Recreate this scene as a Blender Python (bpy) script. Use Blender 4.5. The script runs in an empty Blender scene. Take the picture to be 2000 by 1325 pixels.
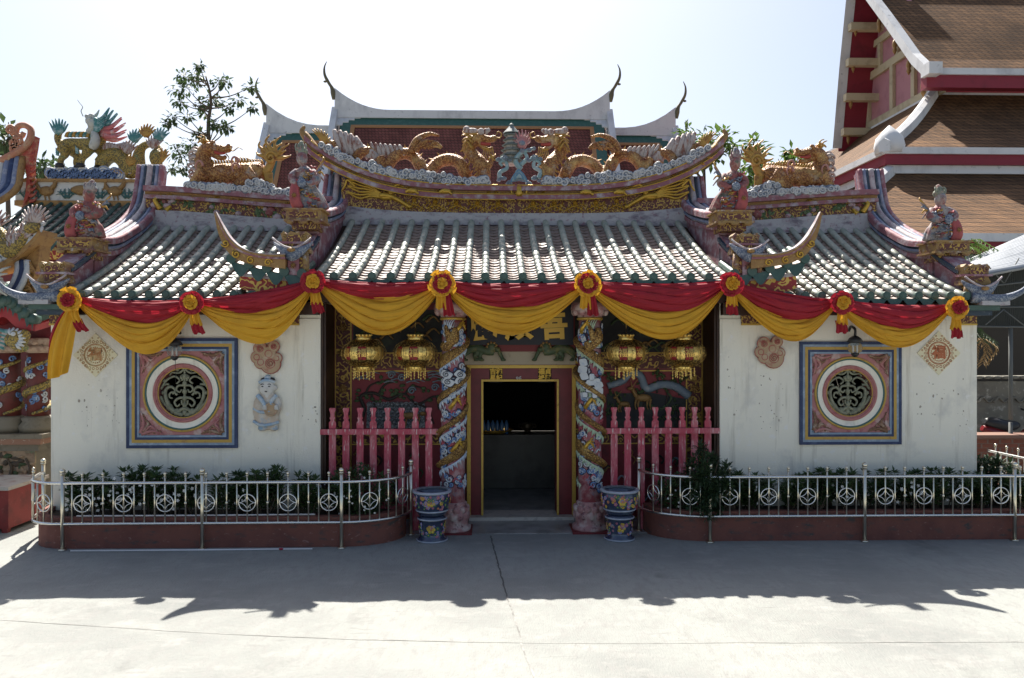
import bpy, bmesh, math, random
from math import sin, cos, pi, radians, sqrt, atan2, hypot
from mathutils import Vector, Matrix, noise
random.seed(7)
S = bpy.context.scene
COL = S.collection
# ------------------------------------------------ camera, sky, sun, exposure
YAW = radians(1.6); FPX = 1525.0; CAMX = -0.44; CAMZ = 2.7
cam = bpy.data.cameras.new('camera'); cam_o = bpy.data.objects.new('camera', cam); COL.objects.link(cam_o)
cam_o.location = (CAMX, 0, CAMZ); cam_o.rotation_euler = (pi/2, 0, -YAW)
cam.sensor_width = 36; cam.lens = 36*FPX/2000; cam.clip_end = 2000; cam.clip_start = 0.1
S.camera = cam_o
SUN = Vector((-0.18, 1.0, 1.46)).normalized()
w = bpy.data.worlds.new("World"); S.world = w; w.use_nodes = True
nt = w.node_tree; bg = nt.nodes['Background']
sky = nt.nodes.new('ShaderNodeTexSky'); sky.sky_type = 'NISHITA'; sky.sun_disc = False
sky.sun_elevation = math.asin(SUN.z); sky.sun_rotation = atan2(SUN.x, SUN.y)
sky.air_density = 1.0; sky.dust_density = 3.0; sky.ozone_density = 1.0; sky.altitude = 0
hs = nt.nodes.new('ShaderNodeHueSaturation'); hs.inputs['Saturation'].default_value = .95   # hazy, washed-out sky
nt.links.new(sky.outputs[0], hs.inputs['Color']); nt.links.new(hs.outputs[0], bg.inputs[0]); bg.inputs[1].default_value = 0.07
sl = bpy.data.lights.new('sun', 'SUN'); sl.energy = 5.0; sl.angle = radians(0.5); sl.color = (1.0, 0.95, 0.87)
so = bpy.data.objects.new('sun', sl); COL.objects.link(so)
so.rotation_euler = SUN.to_track_quat('Z', 'Y').to_euler(); so.location = (0, 30, 40)
S.view_settings.view_transform = 'Standard'; S.view_settings.look = 'None'
S.view_settings.exposure = 1.22; S.view_settings.gamma = 1
# ------------------------------------------------ measuring: photo ray -> world point on the plane y = Y
def at(px, py, Y):
    u = (px-1000)/FPX; v = (662.5-py)/FPX; c, s = cos(YAW), sin(YAW)
    d = c-u*s
    return Vector((CAMX+(u*c+s)/d*Y, Y, CAMZ+v/d*Y))
def lerp(a, b, t): return a+(b-a)*t
def smooth(t): t = max(0, min(1, t)); return t*t*(3-2*t)
def catmull(pts, n):
    P = [Vector(p) for p in pts]; out = []
    P = [P[0]*2-P[1]]+P+[P[-1]*2-P[-2]]
    m = len(P)-3
    for i in range(n+1):
        t = i/n*m; k = min(int(t), m-1); f = t-k
        a, b, c, d = P[k:k+4]
        out.append(0.5*((2*b)+(c-a)*f+(2*a-5*b+4*c-d)*f*f+(3*b-a-3*c+d)*f**3))
    return out
def interp(tab, x):
    for (x0, y0), (x1, y1) in zip(tab, tab[1:]):
        if (x0 <= x <= x1) or (x1 <= x <= x0):
            return y0+(y1-y0)*(x-x0)/((x1-x0) or 1)
    return tab[0][1] if abs(x-tab[0][0]) < abs(x-tab[-1][0]) else tab[-1][1]
# ------------------------------------------------ mesh builder
class MB:
    def __init__(s): s.v = []; s.f = []; s.mi = []; s.sm = []
    def add(s, vs, fs, m=0, sm=False):
        o = len(s.v); s.v += [tuple(v) for v in vs]
        for f in fs: s.f.append([i+o for i in f]); s.mi.append(m); s.sm.append(sm)
    def box(s, c, d, m=0, R=None):
        vs = []
        for x in (-.5, .5):
            for y in (-.5, .5):
                for z in (-.5, .5):
                    p = Vector((x*d[0], y*d[1], z*d[2]))
                    if R: p = R @ p
                    vs.append(p+Vector(c))
        s.add(vs, [(0,1,3,2),(4,6,7,5),(0,4,5,1),(2,3,7,6),(0,2,6,4),(1,5,7,3)], m)
    def bx(s, x0, x1, y0, y1, z0, z1, m=0):
        s.box(((x0+x1)/2, (y0+y1)/2, (z0+z1)/2), (x1-x0, y1-y0, z1-z0), m)
    def loft(s, secs, m=0, sm=False, closed=True, caps=True):
        n = len(secs[0]); vs = [p for q in secs for p in q]; fs = []
        for i in range(len(secs)-1):
            for j in range(n if closed else n-1):
                a = i*n+j; b = i*n+(j+1) % n
                fs.append((a, b, b+n, a+n))
        if caps and closed:
            s.add(vs, fs, m, sm)
            o = len(s.v)-len(vs)
            s.f.append([o+j for j in range(n)][::-1]); s.mi.append(m); s.sm.append(False)
            s.f.append([o+(len(secs)-1)*n+j for j in range(n)]); s.mi.append(m); s.sm.append(False)
        else: s.add(vs, fs, m, sm)
    def tube(s, pts, r, n=8, m=0, sm=True, flat=1.0, up=None, caps=True, closed=False):
        P = [Vector(p) for p in pts]; k = len(P)
        R = r if isinstance(r, (list, tuple)) else [r]*k
        secs = []; N = None
        for i in range(k):
            t = (P[min(i+1, k-1)]-P[max(i-1, 0)]) if not closed else (P[(i+1) % k]-P[i-1])
            t = t.normalized() if t.length > 1e-9 else Vector((0, 0, 1))
            if N is None:
                a = Vector(up) if up else (Vector((0, 0, 1)) if abs(t.z) < .9 else Vector((0, 1, 0)))
                N = (a-t*a.dot(t)).normalized()
            else:
                N = (N-t*N.dot(t)); N = N.normalized() if N.length > 1e-9 else Vector((1, 0, 0))
            B = t.cross(N)
            secs.append([P[i]+(N*cos(2*pi*j/n)+B*sin(2*pi*j/n)*flat)*R[i] for j in range(n)])
        if closed: secs.append(secs[0])
        s.loft(secs, m, sm, caps=caps and not closed)
    def lathe(s, prof, c=(0, 0, 0), n=20, m=0, sm=True, axis='z', caps=True):
        secs = []
        for r, z in prof:
            q = []
            for j in range(n):
                a = 2*pi*j/n
                p = (r*cos(a), r*sin(a), z) if axis == 'z' else ((r*cos(a), z, r*sin(a)) if axis == 'y' else (z, r*cos(a), r*sin(a)))
                q.append(Vector(p)+Vector(c))
            secs.append(q)
        s.loft(secs, m, sm, caps=caps)
    def ell(s, c, r, m=0, n=10, R=None, sm=True):
        if not isinstance(r, (tuple, list)): r = (r, r, r)
        h = max(4, n//2+1); secs = []
        for i in range(h+1):
            a = -pi/2+pi*i/h; a = max(-pi/2+.06, min(pi/2-.06, a))
            q = []
            for j in range(n):
                b = 2*pi*j/n
                p = Vector((r[0]*cos(a)*cos(b), r[1]*cos(a)*sin(b), r[2]*sin(a)))
                if R: p = R @ p
                q.append(p+Vector(c))
            secs.append(q)
        s.loft(secs, m, sm)
    def prism(s, poly, y0, y1, m=0, plane='xz', sm=False):
        # poly of 2D points extruded along the third axis
        def P(a, b, h): return {'xz': (a, h, b), 'yz': (h, a, b), 'xy': (a, b, h)}[plane]
        s.loft([[Vector(P(a, b, h)) for a, b in poly] for h in (y0, y1)], m, sm)
    def grid(s, fn, nu, nv, m=0, sm=True, thick=None):
        vs = [fn(i/nu, j/nv) for j in range(nv+1) for i in range(nu+1)]
        fs = [(j*(nu+1)+i, j*(nu+1)+i+1, (j+1)*(nu+1)+i+1, (j+1)*(nu+1)+i) for j in range(nv) for i in range(nu)]
        s.add(vs, fs, m, sm)
    def ring(s, c, R, r, n=28, k=6, m=0, axis='y'):
        pts = []
        for i in range(n):
            a = 2*pi*i/n; x, z = R*cos(a), R*sin(a)
            pts.append(Vector(c)+Vector({'y': (x, 0, z), 'z': (x, z, 0), 'x': (0, x, z)}[axis]))
        s.tube(pts, r, k, m, closed=True, up={'y': (0, 1, 0), 'z': (0, 0, 1), 'x': (1, 0, 0)}[axis])
    def mesh(s, name, mats):
        me = bpy.data.meshes.new(name); me.from_pydata(s.v, [], s.f)
        for x in (mats if isinstance(mats, (list, tuple)) else [mats]): me.materials.append(x)
        me.polygons.foreach_set('material_index', s.mi)
        me.polygons.foreach_set('use_smooth', s.sm); me.update()
        bm = bmesh.new(); bm.from_mesh(me); bmesh.ops.recalc_face_normals(bm, faces=bm.faces[:]) if not getattr(s, 'raw', False) else None
        bm.to_mesh(me); bm.free()
        return me
    def build(s, name, mats, parent=None, label=None):
        off = Vector((0, 0, 0)); p = parent
        while p is not None: off += p.location; p = p.parent
        if off.length > 0: s.v = [(v[0]-off.x, v[1]-off.y, v[2]-off.z) for v in s.v]
        o = bpy.data.objects.new(name, s.mesh(name, mats)); COL.objects.link(o)
        if parent: o.parent = parent
        if label: o['label'] = label
        return o
def thing(name, label, cat, loc=(0, 0, 0), group=None):
    o = bpy.data.objects.new(name, None); o.empty_display_size = .2; COL.objects.link(o); o.location = loc
    return tag(o, label, cat, group)
def tag(o, label=None, cat=None, group=None, kind=None):
    if label: o['label'] = label
    if cat: o['category'] = cat
    if group: o['group'] = group
    if kind: o['kind'] = kind
    return o
def kids(o): return [c for c in COL.objects if c.parent == o]
def dup(o, loc=None, rz=None, label=None, scale=None, parent=None):
    c = o.copy(); COL.objects.link(c)
    if parent: c.parent = parent
    for ch in kids(o): dup(ch, parent=c)
    if loc is not None: c.location = loc
    if rz is not None: c.rotation_euler[2] = rz
    if scale is not None: c.scale = scale
    if label: c['label'] = label
    return c
def sculpt(mb, voxel=.018, it=1, disp=None):
    """weld overlapping solids into one continuous skin (voxel remesh), returns an MB"""
    me = mb.mesh('tmp', []); o = bpy.data.objects.new('tmp', me); COL.objects.link(o)
    r = o.modifiers.new('r', 'REMESH'); r.mode = 'VOXEL'; r.voxel_size = voxel; r.use_smooth_shade = True
    if it: q = o.modifiers.new('s', 'SMOOTH'); q.iterations = it; q.factor = .5
    dg = bpy.context.evaluated_depsgraph_get(); m2 = bpy.data.meshes.new_from_object(o.evaluated_get(dg))
    out = MB(); out.add([v.co.copy() for v in m2.vertices], [list(p.vertices) for p in m2.polygons], 0, True)
    bpy.data.objects.remove(o); bpy.data.meshes.remove(m2)
    return out
def text_mb(body, size, thick, offset=0.0, m=0):
    """lettering as real geometry in the xz plane facing -y, centred at origin"""
    c = bpy.data.curves.new('t', 'FONT'); c.body = body; c.size = size; c.extrude = thick/2; c.offset = offset
    c.align_x = 'CENTER'; c.align_y = 'CENTER'; c.resolution_u = 2
    o = bpy.data.objects.new('t', c); COL.objects.link(o)
    dg = bpy.context.evaluated_depsgraph_get(); me = bpy.data.meshes.new_from_object(o.evaluated_get(dg))
    mb = MB(); mb.add([(v.co.x, -v.co.z, v.co.y) for v in me.vertices], [list(p.vertices) for p in me.polygons], m)
    bpy.data.objects.remove(o); bpy.data.curves.remove(c); bpy.data.meshes.remove(me)
    return mb
def merge(dst, src, off=(0, 0, 0), m=None, R=None):
    o = len(dst.v)
    for v in src.v:
        v = Vector(v)
        if R: v = R @ v
        dst.v.append(tuple(v+Vector(off)))
    for f, mi, sm in zip(src.f, src.mi, src.sm): dst.f.append([i+o for i in f]); dst.mi.append(mi if m is None else m); dst.sm.append(sm)
# ------------------------------------------------ materials
def srgb(h):
    h = h.lstrip('#'); c = [int(h[i:i+2], 16)/255 for i in (0, 2, 4)]
    return tuple(x/12.92 if x <= .04045 else ((x+.055)/1.055)**2.4 for x in c)
def M(name, col, rough=.6, metal=0, stains=(), bump=None, spec=.5, coat=0, coatr=.1, trans=0, emit=None):
    """procedural material; stains = list of (colour, scale, lo, hi, kind[, stretch])"""
    m = bpy.data.materials.new(name); m.use_nodes = True; t = m.node_tree; L = t.links.new
    b = t.nodes['Principled BSDF']; b.inputs['Roughness'].default_value = rough; b.inputs['Metallic'].default_value = metal
    b.inputs['Specular IOR Level'].default_value = spec
    if coat: b.inputs['Coat Weight'].default_value = coat; b.inputs['Coat Roughness'].default_value = coatr; b.inputs['Coat IOR'].default_value = 1.5 if coatr < .3 else 1.9
    tc = t.nodes.new('ShaderNodeTexCoord'); co = tc.outputs['Object']
    cur = None; base = (*col[:3], 1); b.inputs['Base Color'].default_value = base
    for k, st in enumerate(stains):
        c2, sc, lo, hi, kind = st[:5]; stretch = st[5] if len(st) > 5 else (1, 1, 1)
        mp = t.nodes.new('ShaderNodeMapping'); L(co, mp.inputs[0]); mp.inputs['Scale'].default_value = stretch
        mp.inputs['Location'].default_value = (k*3.7, k*1.3, k*2.1)
        if kind == 'noise':
            tx = t.nodes.new('ShaderNodeTexNoise'); tx.inputs['Scale'].default_value = sc; tx.inputs['Detail'].default_value = 6; tx.inputs['Roughness'].default_value = .62; out = tx.outputs[0]
        elif kind == 'scroll':
            tx = t.nodes.new('ShaderNodeTexNoise'); tx.inputs['Scale'].default_value = sc*.6; tx.inputs['Detail'].default_value = 1.0
            wv = t.nodes.new('ShaderNodeMath'); wv.operation = 'MULTIPLY'; wv.inputs[1].default_value = 26; L(tx.outputs[0], wv.inputs[0])
            sn = t.nodes.new('ShaderNodeMath'); sn.operation = 'SINE'; L(wv.outputs[0], sn.inputs[0])
            ad = t.nodes.new('ShaderNodeMath'); ad.operation = 'MULTIPLY_ADD'; ad.inputs[1].default_value = .5; ad.inputs[2].default_value = .5; L(sn.outputs[0], ad.inputs[0]); out = ad.outputs[0]
        elif kind == 'cell':
            tx = t.nodes.new('ShaderNodeTexVoronoi'); tx.inputs['Scale'].default_value = sc; out = tx.outputs['Distance']
        elif kind == 'edge':
            tx = t.nodes.new('ShaderNodeTexVoronoi'); tx.feature = 'DISTANCE_TO_EDGE'; tx.inputs['Scale'].default_value = sc; out = tx.outputs['Distance']
        elif kind == 'wave':
            tx = t.nodes.new('ShaderNodeTexWave'); tx.inputs['Scale'].default_value = sc; tx.inputs['Distortion'].default_value = 3; tx.inputs['Detail'].default_value = 2; out = tx.outputs[0]
        if kind in ('noise', 'cell', 'edge', 'scroll', 'wave'): L(mp.outputs[0], tx.inputs[0])
        mr = t.nodes.new('ShaderNodeMapRange'); mr.inputs[1].default_value = lo; mr.inputs[2].default_value = hi; L(out, mr.inputs[0])
        mx = t.nodes.new('ShaderNodeMix'); mx.data_type = 'RGBA'; L(mr.outputs[0], mx.inputs[0])
        if cur is None: mx.inputs[6].default_value = base
        else: L(cur, mx.inputs[6])
        mx.inputs[7].default_value = (*c2[:3], 1); cur = mx.outputs[2]
    if cur is not None: L(cur, b.inputs['Base Color'])
    if bump:
        kind, sc, stg = bump[:3]; stretch = bump[3] if len(bump) > 3 else (1, 1, 1)
        mp = t.nodes.new('ShaderNodeMapping'); L(co, mp.inputs[0]); mp.inputs['Scale'].default_value = stretch
        if kind == 'noise': tx = t.nodes.new('ShaderNodeTexNoise'); tx.inputs['Scale'].default_value = sc; tx.inputs['Detail'].default_value = 5; out = tx.outputs[0]
        elif kind == 'cell': tx = t.nodes.new('ShaderNodeTexVoronoi'); tx.inputs['Scale'].default_value = sc; out = tx.outputs['Distance']
        elif kind == 'wave': tx = t.nodes.new('ShaderNodeTexWave'); tx.inputs['Scale'].default_value = sc; tx.inputs['Distortion'].default_value = 2; out = tx.outputs[0]
        L(mp.outputs[0], tx.inputs[0])
        bp = t.nodes.new('ShaderNodeBump'); bp.inputs['Strength'].default_value = abs(stg); bp.inputs['Distance'].default_value = .02; bp.invert = stg < 0
        L(out, bp.inputs['Height']); L(bp.outputs[0], b.inputs['Normal'])
    if trans:
        tr = t.nodes.new('ShaderNodeBsdfTranslucent'); mxs = t.nodes.new('ShaderNodeMixShader'); mxs.inputs[0].default_value = trans
        if cur is not None: L(cur, tr.inputs[0])
        else: tr.inputs[0].default_value = base
        L(b.outputs[0], mxs.inputs[1]); L(tr.outputs[0], mxs.inputs[2]); L(mxs.outputs[0], t.nodes['Material Output'].inputs[0])
    if emit: b.inputs['Emission Color'].default_value = (*emit[:3], 1); b.inputs['Emission Strength'].default_value = emit[3]
    return m
GREY = (.30, .30, .31); DARK = (.03, .03, .03)
m_plaster = M('aged_plaster', (.81, .775, .665), .85, stains=[((.68, .655, .58), 1.3, .50, .8, 'noise', (1, 1, .35)), ((.46, .42, .34), 4, .56, .78, 'noise', (1.9, 1, .14)), ((.62, .60, .54), 2.2, .55, .72, 'noise', (1, 1, .8)), ((.16, .14, .12), 26, .73, .78, 'noise'), ((.81, .79, .74), 9, .6, .7, 'noise')], bump=('noise', 40, .25))
m_concrete = M('pavement_concrete', (.276, .284, .264), .85, stains=[((.212, .218, .207), .45, .44, .64, 'noise'), ((.18, .182, .172), .9, .60, .70, 'noise', (1, .6, 1)), ((.31, .308, .288), 1.9, .52, .72, 'noise', (1, 1.6, 1)), ((.24, .239, .226), 9, .48, .70, 'noise', (1.6, .6, 1)), ((.20, .198, .188), 5, .60, .76, 'noise', (.45, 2.2, 1)), ((.14, .14, .135), 30, .65, .73, 'noise', (.6, 1.6, 1))], bump=('noise', 60, .5, (1, .3, 1)), spec=.3)
m_green = M('sunlit_green_glaze', (.285, .30, .24), .5, stains=[((.13, .17, .135), 5, .45, .7, 'noise'), ((.32, .33, .27), 24, .60, .75, 'noise')], bump=('noise', 22, .2), spec=.8, coat=.2, coatr=.45)  # pale copy of the glaze, sunlight on the slopes put into its colour
m_green_shaded = M('shaded_dark_green_glaze', (.028, .07, .055), .42, stains=[((.05, .10, .08), 6, .45, .7, 'noise'), ((.12, .14, .12), 24, .62, .75, 'noise')], spec=.6)  # darker copy of roof glaze with eave shade in its colour; also dark boards
m_pan = M('clay_pan_tile', (.27, .20, .17), .45, stains=[((.12, .09, .075), 8, .5, .7, 'noise'), ((.33, .27, .23), 30, .58, .72, 'noise')], spec=.55)
m_purple = M('purple_moulding', (.25, .10, .12), .7, stains=[((.40, .35, .37), 6, .47, .66, 'noise', (1, 1, 1)), ((.10, .05, .07), 12, .58, .75, 'noise'), ((.42, .38, .38), 24, .66, .76, 'noise')], bump=('noise', 30, .3))
m_bluegrey = M('blue_grey_moulding', (.17, .20, .30), .7, stains=[((.40, .40, .43), 6, .48, .7, 'noise'), ((.06, .06, .08), 14, .62, .76, 'noise')], bump=('noise', 30, .3))
m_navy = M('navy_moulding', (.03, .05, .075), .65, stains=[((.22, .22, .25), 9, .55, .75, 'noise')])
m_whitecap = M('chalky_moulding', (.44, .40, .40), .75, stains=[((.25, .16, .19), 7, .45, .68, 'noise'), ((.12, .10, .12), 16, .62, .75, 'noise')], bump=('noise', 30, .3))
m_weather = M('weathered_plaster', (.40, .39, .40), .85, stains=[((.16, .14, .17), 5, .5, .68, 'noise', (.6, 1, 1.4)), ((.22, .10, .14), 11, .56, .7, 'noise'), ((.52, .51, .50), 18, .62, .75, 'noise')], bump=('noise', 25, .4))
m_gold = M('old_gold_paint', (.29, .165, .055), .5, metal=.25, stains=[((.20, .09, .03), 14, .5, .72, 'noise'), ((.55, .38, .12), 30, .58, .72, 'noise')], bump=('noise', 60, .4))
m_goldleaf = M('gilt', (.55, .34, .05), .36, metal=.55, stains=[((.28, .13, .02), 22, .52, .75, 'noise')], bump=('noise', 70, .3))
m_scale = M('dragon_scales', (.42, .205, .06), .5, metal=.15, stains=[((.20, .07, .02), 34, .36, .60, 'cell'), ((.58, .38, .14), 5, .5, .72, 'noise'), ((.46, .40, .33), 3.2, .56, .74, 'noise'), ((.26, .10, .05), 7, .58, .75, 'noise')], bump=('cell', 34, -.9))
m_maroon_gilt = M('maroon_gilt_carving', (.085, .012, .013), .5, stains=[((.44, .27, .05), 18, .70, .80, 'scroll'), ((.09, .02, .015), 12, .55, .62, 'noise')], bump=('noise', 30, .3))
m_frieze = M('dark_gilt_frieze', (.11, .03, .025), .6, stains=[((.46, .30, .06), 24, .68, .80, 'scroll'), ((.10, .03, .025), 14, .56, .62, 'noise')], bump=('noise', 30, .3))
m_redgilt = M('red_gilt_board', (.27, .02, .02), .6, stains=[((.62, .42, .09), 15, .66, .74, 'scroll'), ((.20, .05, .06), 20, .6, .7, 'noise')])
m_darkwood = M('dark_lacquer', (.035, .014, .008), .5, stains=[((.13, .06, .02), 8, .55, .75, 'noise', (4, 4, .5))])
m_maroon = M('maroon_lacquer', (.17, .016, .022), .45, stains=[((.11, .012, .015), 4, .45, .7, 'noise')])
m_goldtrim = M('gold_trim', (.55, .36, .07), .4, metal=.3, stains=[((.28, .16, .03), 18, .55, .75, 'noise')])
m_black = M('room_shade_and_plaque_black', (.012, .012, .013), .9)  # near-black stands in for the room's darkness; also the plaques' own black
m_steel = M('steel', (.70, .69, .66), .26, metal=1.0)
m_brass = M('brass_tint_steel', (.76, .70, .56), .28, metal=1.0)
# ------------------------------------------------ ground
def ground():
    mb = MB()
    def f(u, v):
        x = lerp(-220, 220, u); y = lerp(-60, 400, v)
        return Vector((x, y, 0))
    mb.grid(f, 24, 34, sm=False)
    tag(mb.build('ground', m_concrete), kind='structure')
    # expansion joints: thin dark strips a few mm above the slab
    j = MB()
    m_joint = M('joint_dirt', (.16, .155, .145), .9, stains=[((.33, .325, .305), 5, .42, .62, 'noise')])
    def g(px, py): Y = FPX*CAMZ/(py-662.5); p = at(px, py, Y); Y2 = Y*(cos(YAW)-(px-1000)/FPX*sin(YAW)); p = at(px, py, Y2); return Vector((p.x, p.y, .004))
    def line(pts, wd):
        nonlocal j
        P = catmull(pts, 40)
        secs = []
        for i, p in enumerate(P):
            t = (P[min(i+1, 40)]-P[max(i-1, 0)]).normalized(); n = Vector((-t.y, t.x, 0))
            k = wd*(.7+.6*random.random()); q = n*(random.random()-.5)*.012
            secs.append([p+n*k+q, p-n*k+q])
        j.loft(secs, closed=False)
    line([g(990, 1166), g(1003, 1200), g(1012, 1230), g(1045, 1324), (.38, 4, .004)], .007)
    line([g(-600, 1180), g(0, 1212), g(500, 1242), g(1000, 1256), g(1500, 1256), g(2000, 1254), g(2500, 1250)], .004)
    tag(j.build('pavement_joints', m_joint), kind='structure')
    j = MB(); line([g(958, 1047), g(963, 1066), g(970, 1092), g(978, 1122), g(990, 1166)], .009)
    tag(j.build('pavement_crack', M('crack_dirt', (.085, .085, .08), .9)), kind='structure')
ground()
# ------------------------------------------------ the shrine
YW = 10.95; YP = 11.75; YE = 10.58; YS = 10.62; YT = 13.4; YB = 16.6; YR = 13.4
HX = 6.5; PX = 2.80
temple = thing('temple_building', 'white walled Chinese shrine with green tiled three-part roof and round lattice windows', 'temple', (0, YW, 0))
zcE, zcT = at(1012, 547, YE).z, at(1012, 437, YT).z
zsE, zsT = at(300, 582, YS).z, at(400, 447, YT).z
def prof(y, zE, zT, yE):
    t = (y-yE)/(YT-yE); return zE+(zT-zE)*(.72*t+.28*t*t)
pc = lambda y: prof(y, zcE, zcT, YE)
ps = lambda y: prof(y, zsE, zsT, YS)
def wall_with_hole(mb, x0, x1, z0, z1, y, cx, cz, r, m=0, n=48):
    sq = r*1.25
    out = []; inn = []
    for i in range(n):
        a = 2*pi*i/n; c, s_ = cos(a), sin(a); k = sq/max(abs(c), abs(s_))
        out.append(Vector((cx+c*k, y, cz+s_*k))); inn.append(Vector((cx+c*r, y, cz+s_*r)))
    mb.loft([out, inn], m, caps=False)
    xs = [x0, cx-sq, cx+sq, x1]; zs = [z0, cz-sq, cz+sq, z1]
    for i in range(3):
        for k in range(3):
            if i == 1 and k == 1: continue
            mb.add([(xs[i], y, zs[k]), (xs[i+1], y, zs[k]), (xs[i+1], y, zs[k+1]), (xs[i], y, zs[k+1])], [(0, 1, 2, 3)], m)
    return inn
WIN = {}
for side in (-1, 1):
    if side < 0: c = at(357, 768, YW); sz = (462-250)/FPX*YW
    else: c = at(1660, 768, YW); sz = (1762-1562)/FPX*YW/.985
    WIN[side] = (c.x, c.z, sz)
    mb = MB(); xo, xi = side*HX, side*PX
    x0, x1 = min(xo, xi), max(xo, xi)
    wall_with_hole(mb, x0, x1, 0, 3.25, YW, c.x, c.z, sz*.27)
    # return sides: outer flank up to the gable, porch flank, back of the front wall
    fl = [(YW+.004, 0), (YW+.004, ps(YW)-.03)]+[(y, ps(y)-.03) for y in (11.6, 12.3, 13.0, YT)]+[(YB-2.4+.5, zsT-.5), (YB-.4, zsE-.03), (YB-.4, 0)]
    mb.prism(fl, xo-.12 if side > 0 else xo, xo if side > 0 else xo+.12, plane='yz')
    mb.add([(xi, YW, 0), (xi, YW, 3.25), (xi, YP+.05, 3.25), (xi, YP+.05, 0)], [(0, 1, 2, 3)])
    # shallow pilaster beside the porch and a corner pilaster
    px = at(585 if side < 0 else 1447, 800, YW).x
    mb.bx(min(px, xi), max(px, xi), YW-.022, YW-.001, 0, 2.98)
    mb.build('wall', m_plaster, temple)
    # gilt frieze boards under the eaves
    for a, b in ((98, 140), (560, 585)) if side < 0 else ((1447, 1500), (1868, 1906)):
        fb = MB(); p, q = at(a, 604, YW-.02), at(b, 634, YW-.02)
        fb.bx(p.x, q.x, YW-.045, YW-.002, q.z, p.z, 0)
        for zz in (q.z, p.z): fb.bx(p.x, q.x, YW-.055, YW-.004, zz-.012, zz+.012, 1)
        fb.build('eave_frieze', [m_frieze, m_goldtrim], temple)
# back wall painted black for darkness; side partitions added to darken the room
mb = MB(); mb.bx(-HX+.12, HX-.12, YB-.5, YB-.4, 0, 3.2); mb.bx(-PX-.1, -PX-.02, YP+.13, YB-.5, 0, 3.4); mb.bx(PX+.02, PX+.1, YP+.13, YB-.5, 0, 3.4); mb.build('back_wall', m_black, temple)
# ---- nail holes, chips and glue scars on the white walls
m_scar = M('wall_scar', (.36, .32, .26), .9, stains=[((.12, .11, .10), 9, .54, .60, 'noise'), ((.48, .44, .36), 14, .5, .6, 'noise')])
for side, zones in ((-1, [(152, 236, 742, 838, 26), (500, 550, 780, 930, 12), (590, 625, 720, 830, 10)]), (1, [(1480, 1530, 720, 850, 24), (1412, 1440, 690, 830, 8), (1790, 1890, 740, 850, 28)])):
    mb = MB(); rz = random.Random(60+side)
    for (xa_, xb_, ya_, yb_, n) in zones:
        for i in range(n):
            p = at(rz.uniform(xa_, xb_), rz.uniform(ya_, yb_), YW); e = rz.choice((.004, .005, .007, .008, .012)); w_ = e*rz.uniform(.7, 2.0); h = e*rz.uniform(.7, 2.2); nn = 7
            yb2 = YW-.024 if abs(p.x) < 3.35 else YW-.002
            o = [(p.x+w_*rz.uniform(.6, 1.1)*cos(2*pi*k/nn), p.z+h*rz.uniform(.6, 1.1)*sin(2*pi*k/nn)) for k in range(nn)]
            mb.add([(a, yb2, b_) for a, b_ in o], [list(range(nn))[::-1]])
    mb.build('wall_scars', m_scar, [o for o in COL.objects if o.name.startswith('wall') and o.parent == temple][0 if side < 0 else 1])
# ---- round windows
mw_navy = M('window_navy', (.018, .035, .10), .6, stains=[((.06, .09, .17), 7, .5, .7, 'noise')])
mw_blue = M('window_light_blue', (.21, .28, .37), .65, stains=[((.38, .46, .55), 9, .5, .7, 'noise')])
mw_yel = M('window_yellow', (.48, .30, .06), .6, stains=[((.30, .16, .06), 14, .55, .72, 'noise')])
mw_pink = M('window_pink', (.40, .17, .165), .7, stains=[((.50, .38, .34), 5, .52, .64, 'noise'), ((.26, .05, .07), 8, .55, .7, 'noise')])
mw_rose = M('window_rose_ring', (.40, .16, .15), .6, stains=[((.30, .07, .08), 12, .5, .7, 'noise')])
mw_brown = M('corner_leaf_brown', (.20, .105, .06), .7, stains=[((.42, .32, .24), 16, .5, .66, 'noise')])
mw_green = M('lattice_celadon', (.23, .235, .16), .6, stains=[((.12, .125, .085), 14, .48, .7, 'noise')])
mw_dgreen = M('ring_green', (.05, .13, .12), .6)
def frame_sq(mb, cx, cz, h0, h1, y0, y1, m):
    for k in range(4):
        R = Matrix.Rotation(k*pi/2, 3, 'Y')
        vs = []
        for (a, b) in ((-h0, h0), (h0, h0), (h1, h1), (-h1, h1)):
            for y in (y0, y1):
                p = R @ Vector((a, 0, b)); vs.append((cx+p.x, y, cz+p.z))
        mb.add(vs, [(0, 2, 4, 6), (1, 7, 5, 3), (0, 1, 3, 2), (4, 5, 7, 6), (2, 3, 5, 4), (0, 6, 7, 1)], m)
def curl(mb, pts, r0, r1, m=0, n=6, k=24):
    P = catmull(pts, k); mb.tube(P, [lerp(r0, r1, i/k) for i in range(k+1)], n, m)
def spiral(c, r, a0, turns, n=18, inward=True, sgn=1):
    out = []
    for i in range(n+1):
        t = i/n; rr = r*(1-.8*t); a = a0+sgn*turns*2*pi*t
        out.append((c[0]+rr*cos(a), c[1]+rr*sin(a)))
    return out
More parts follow.
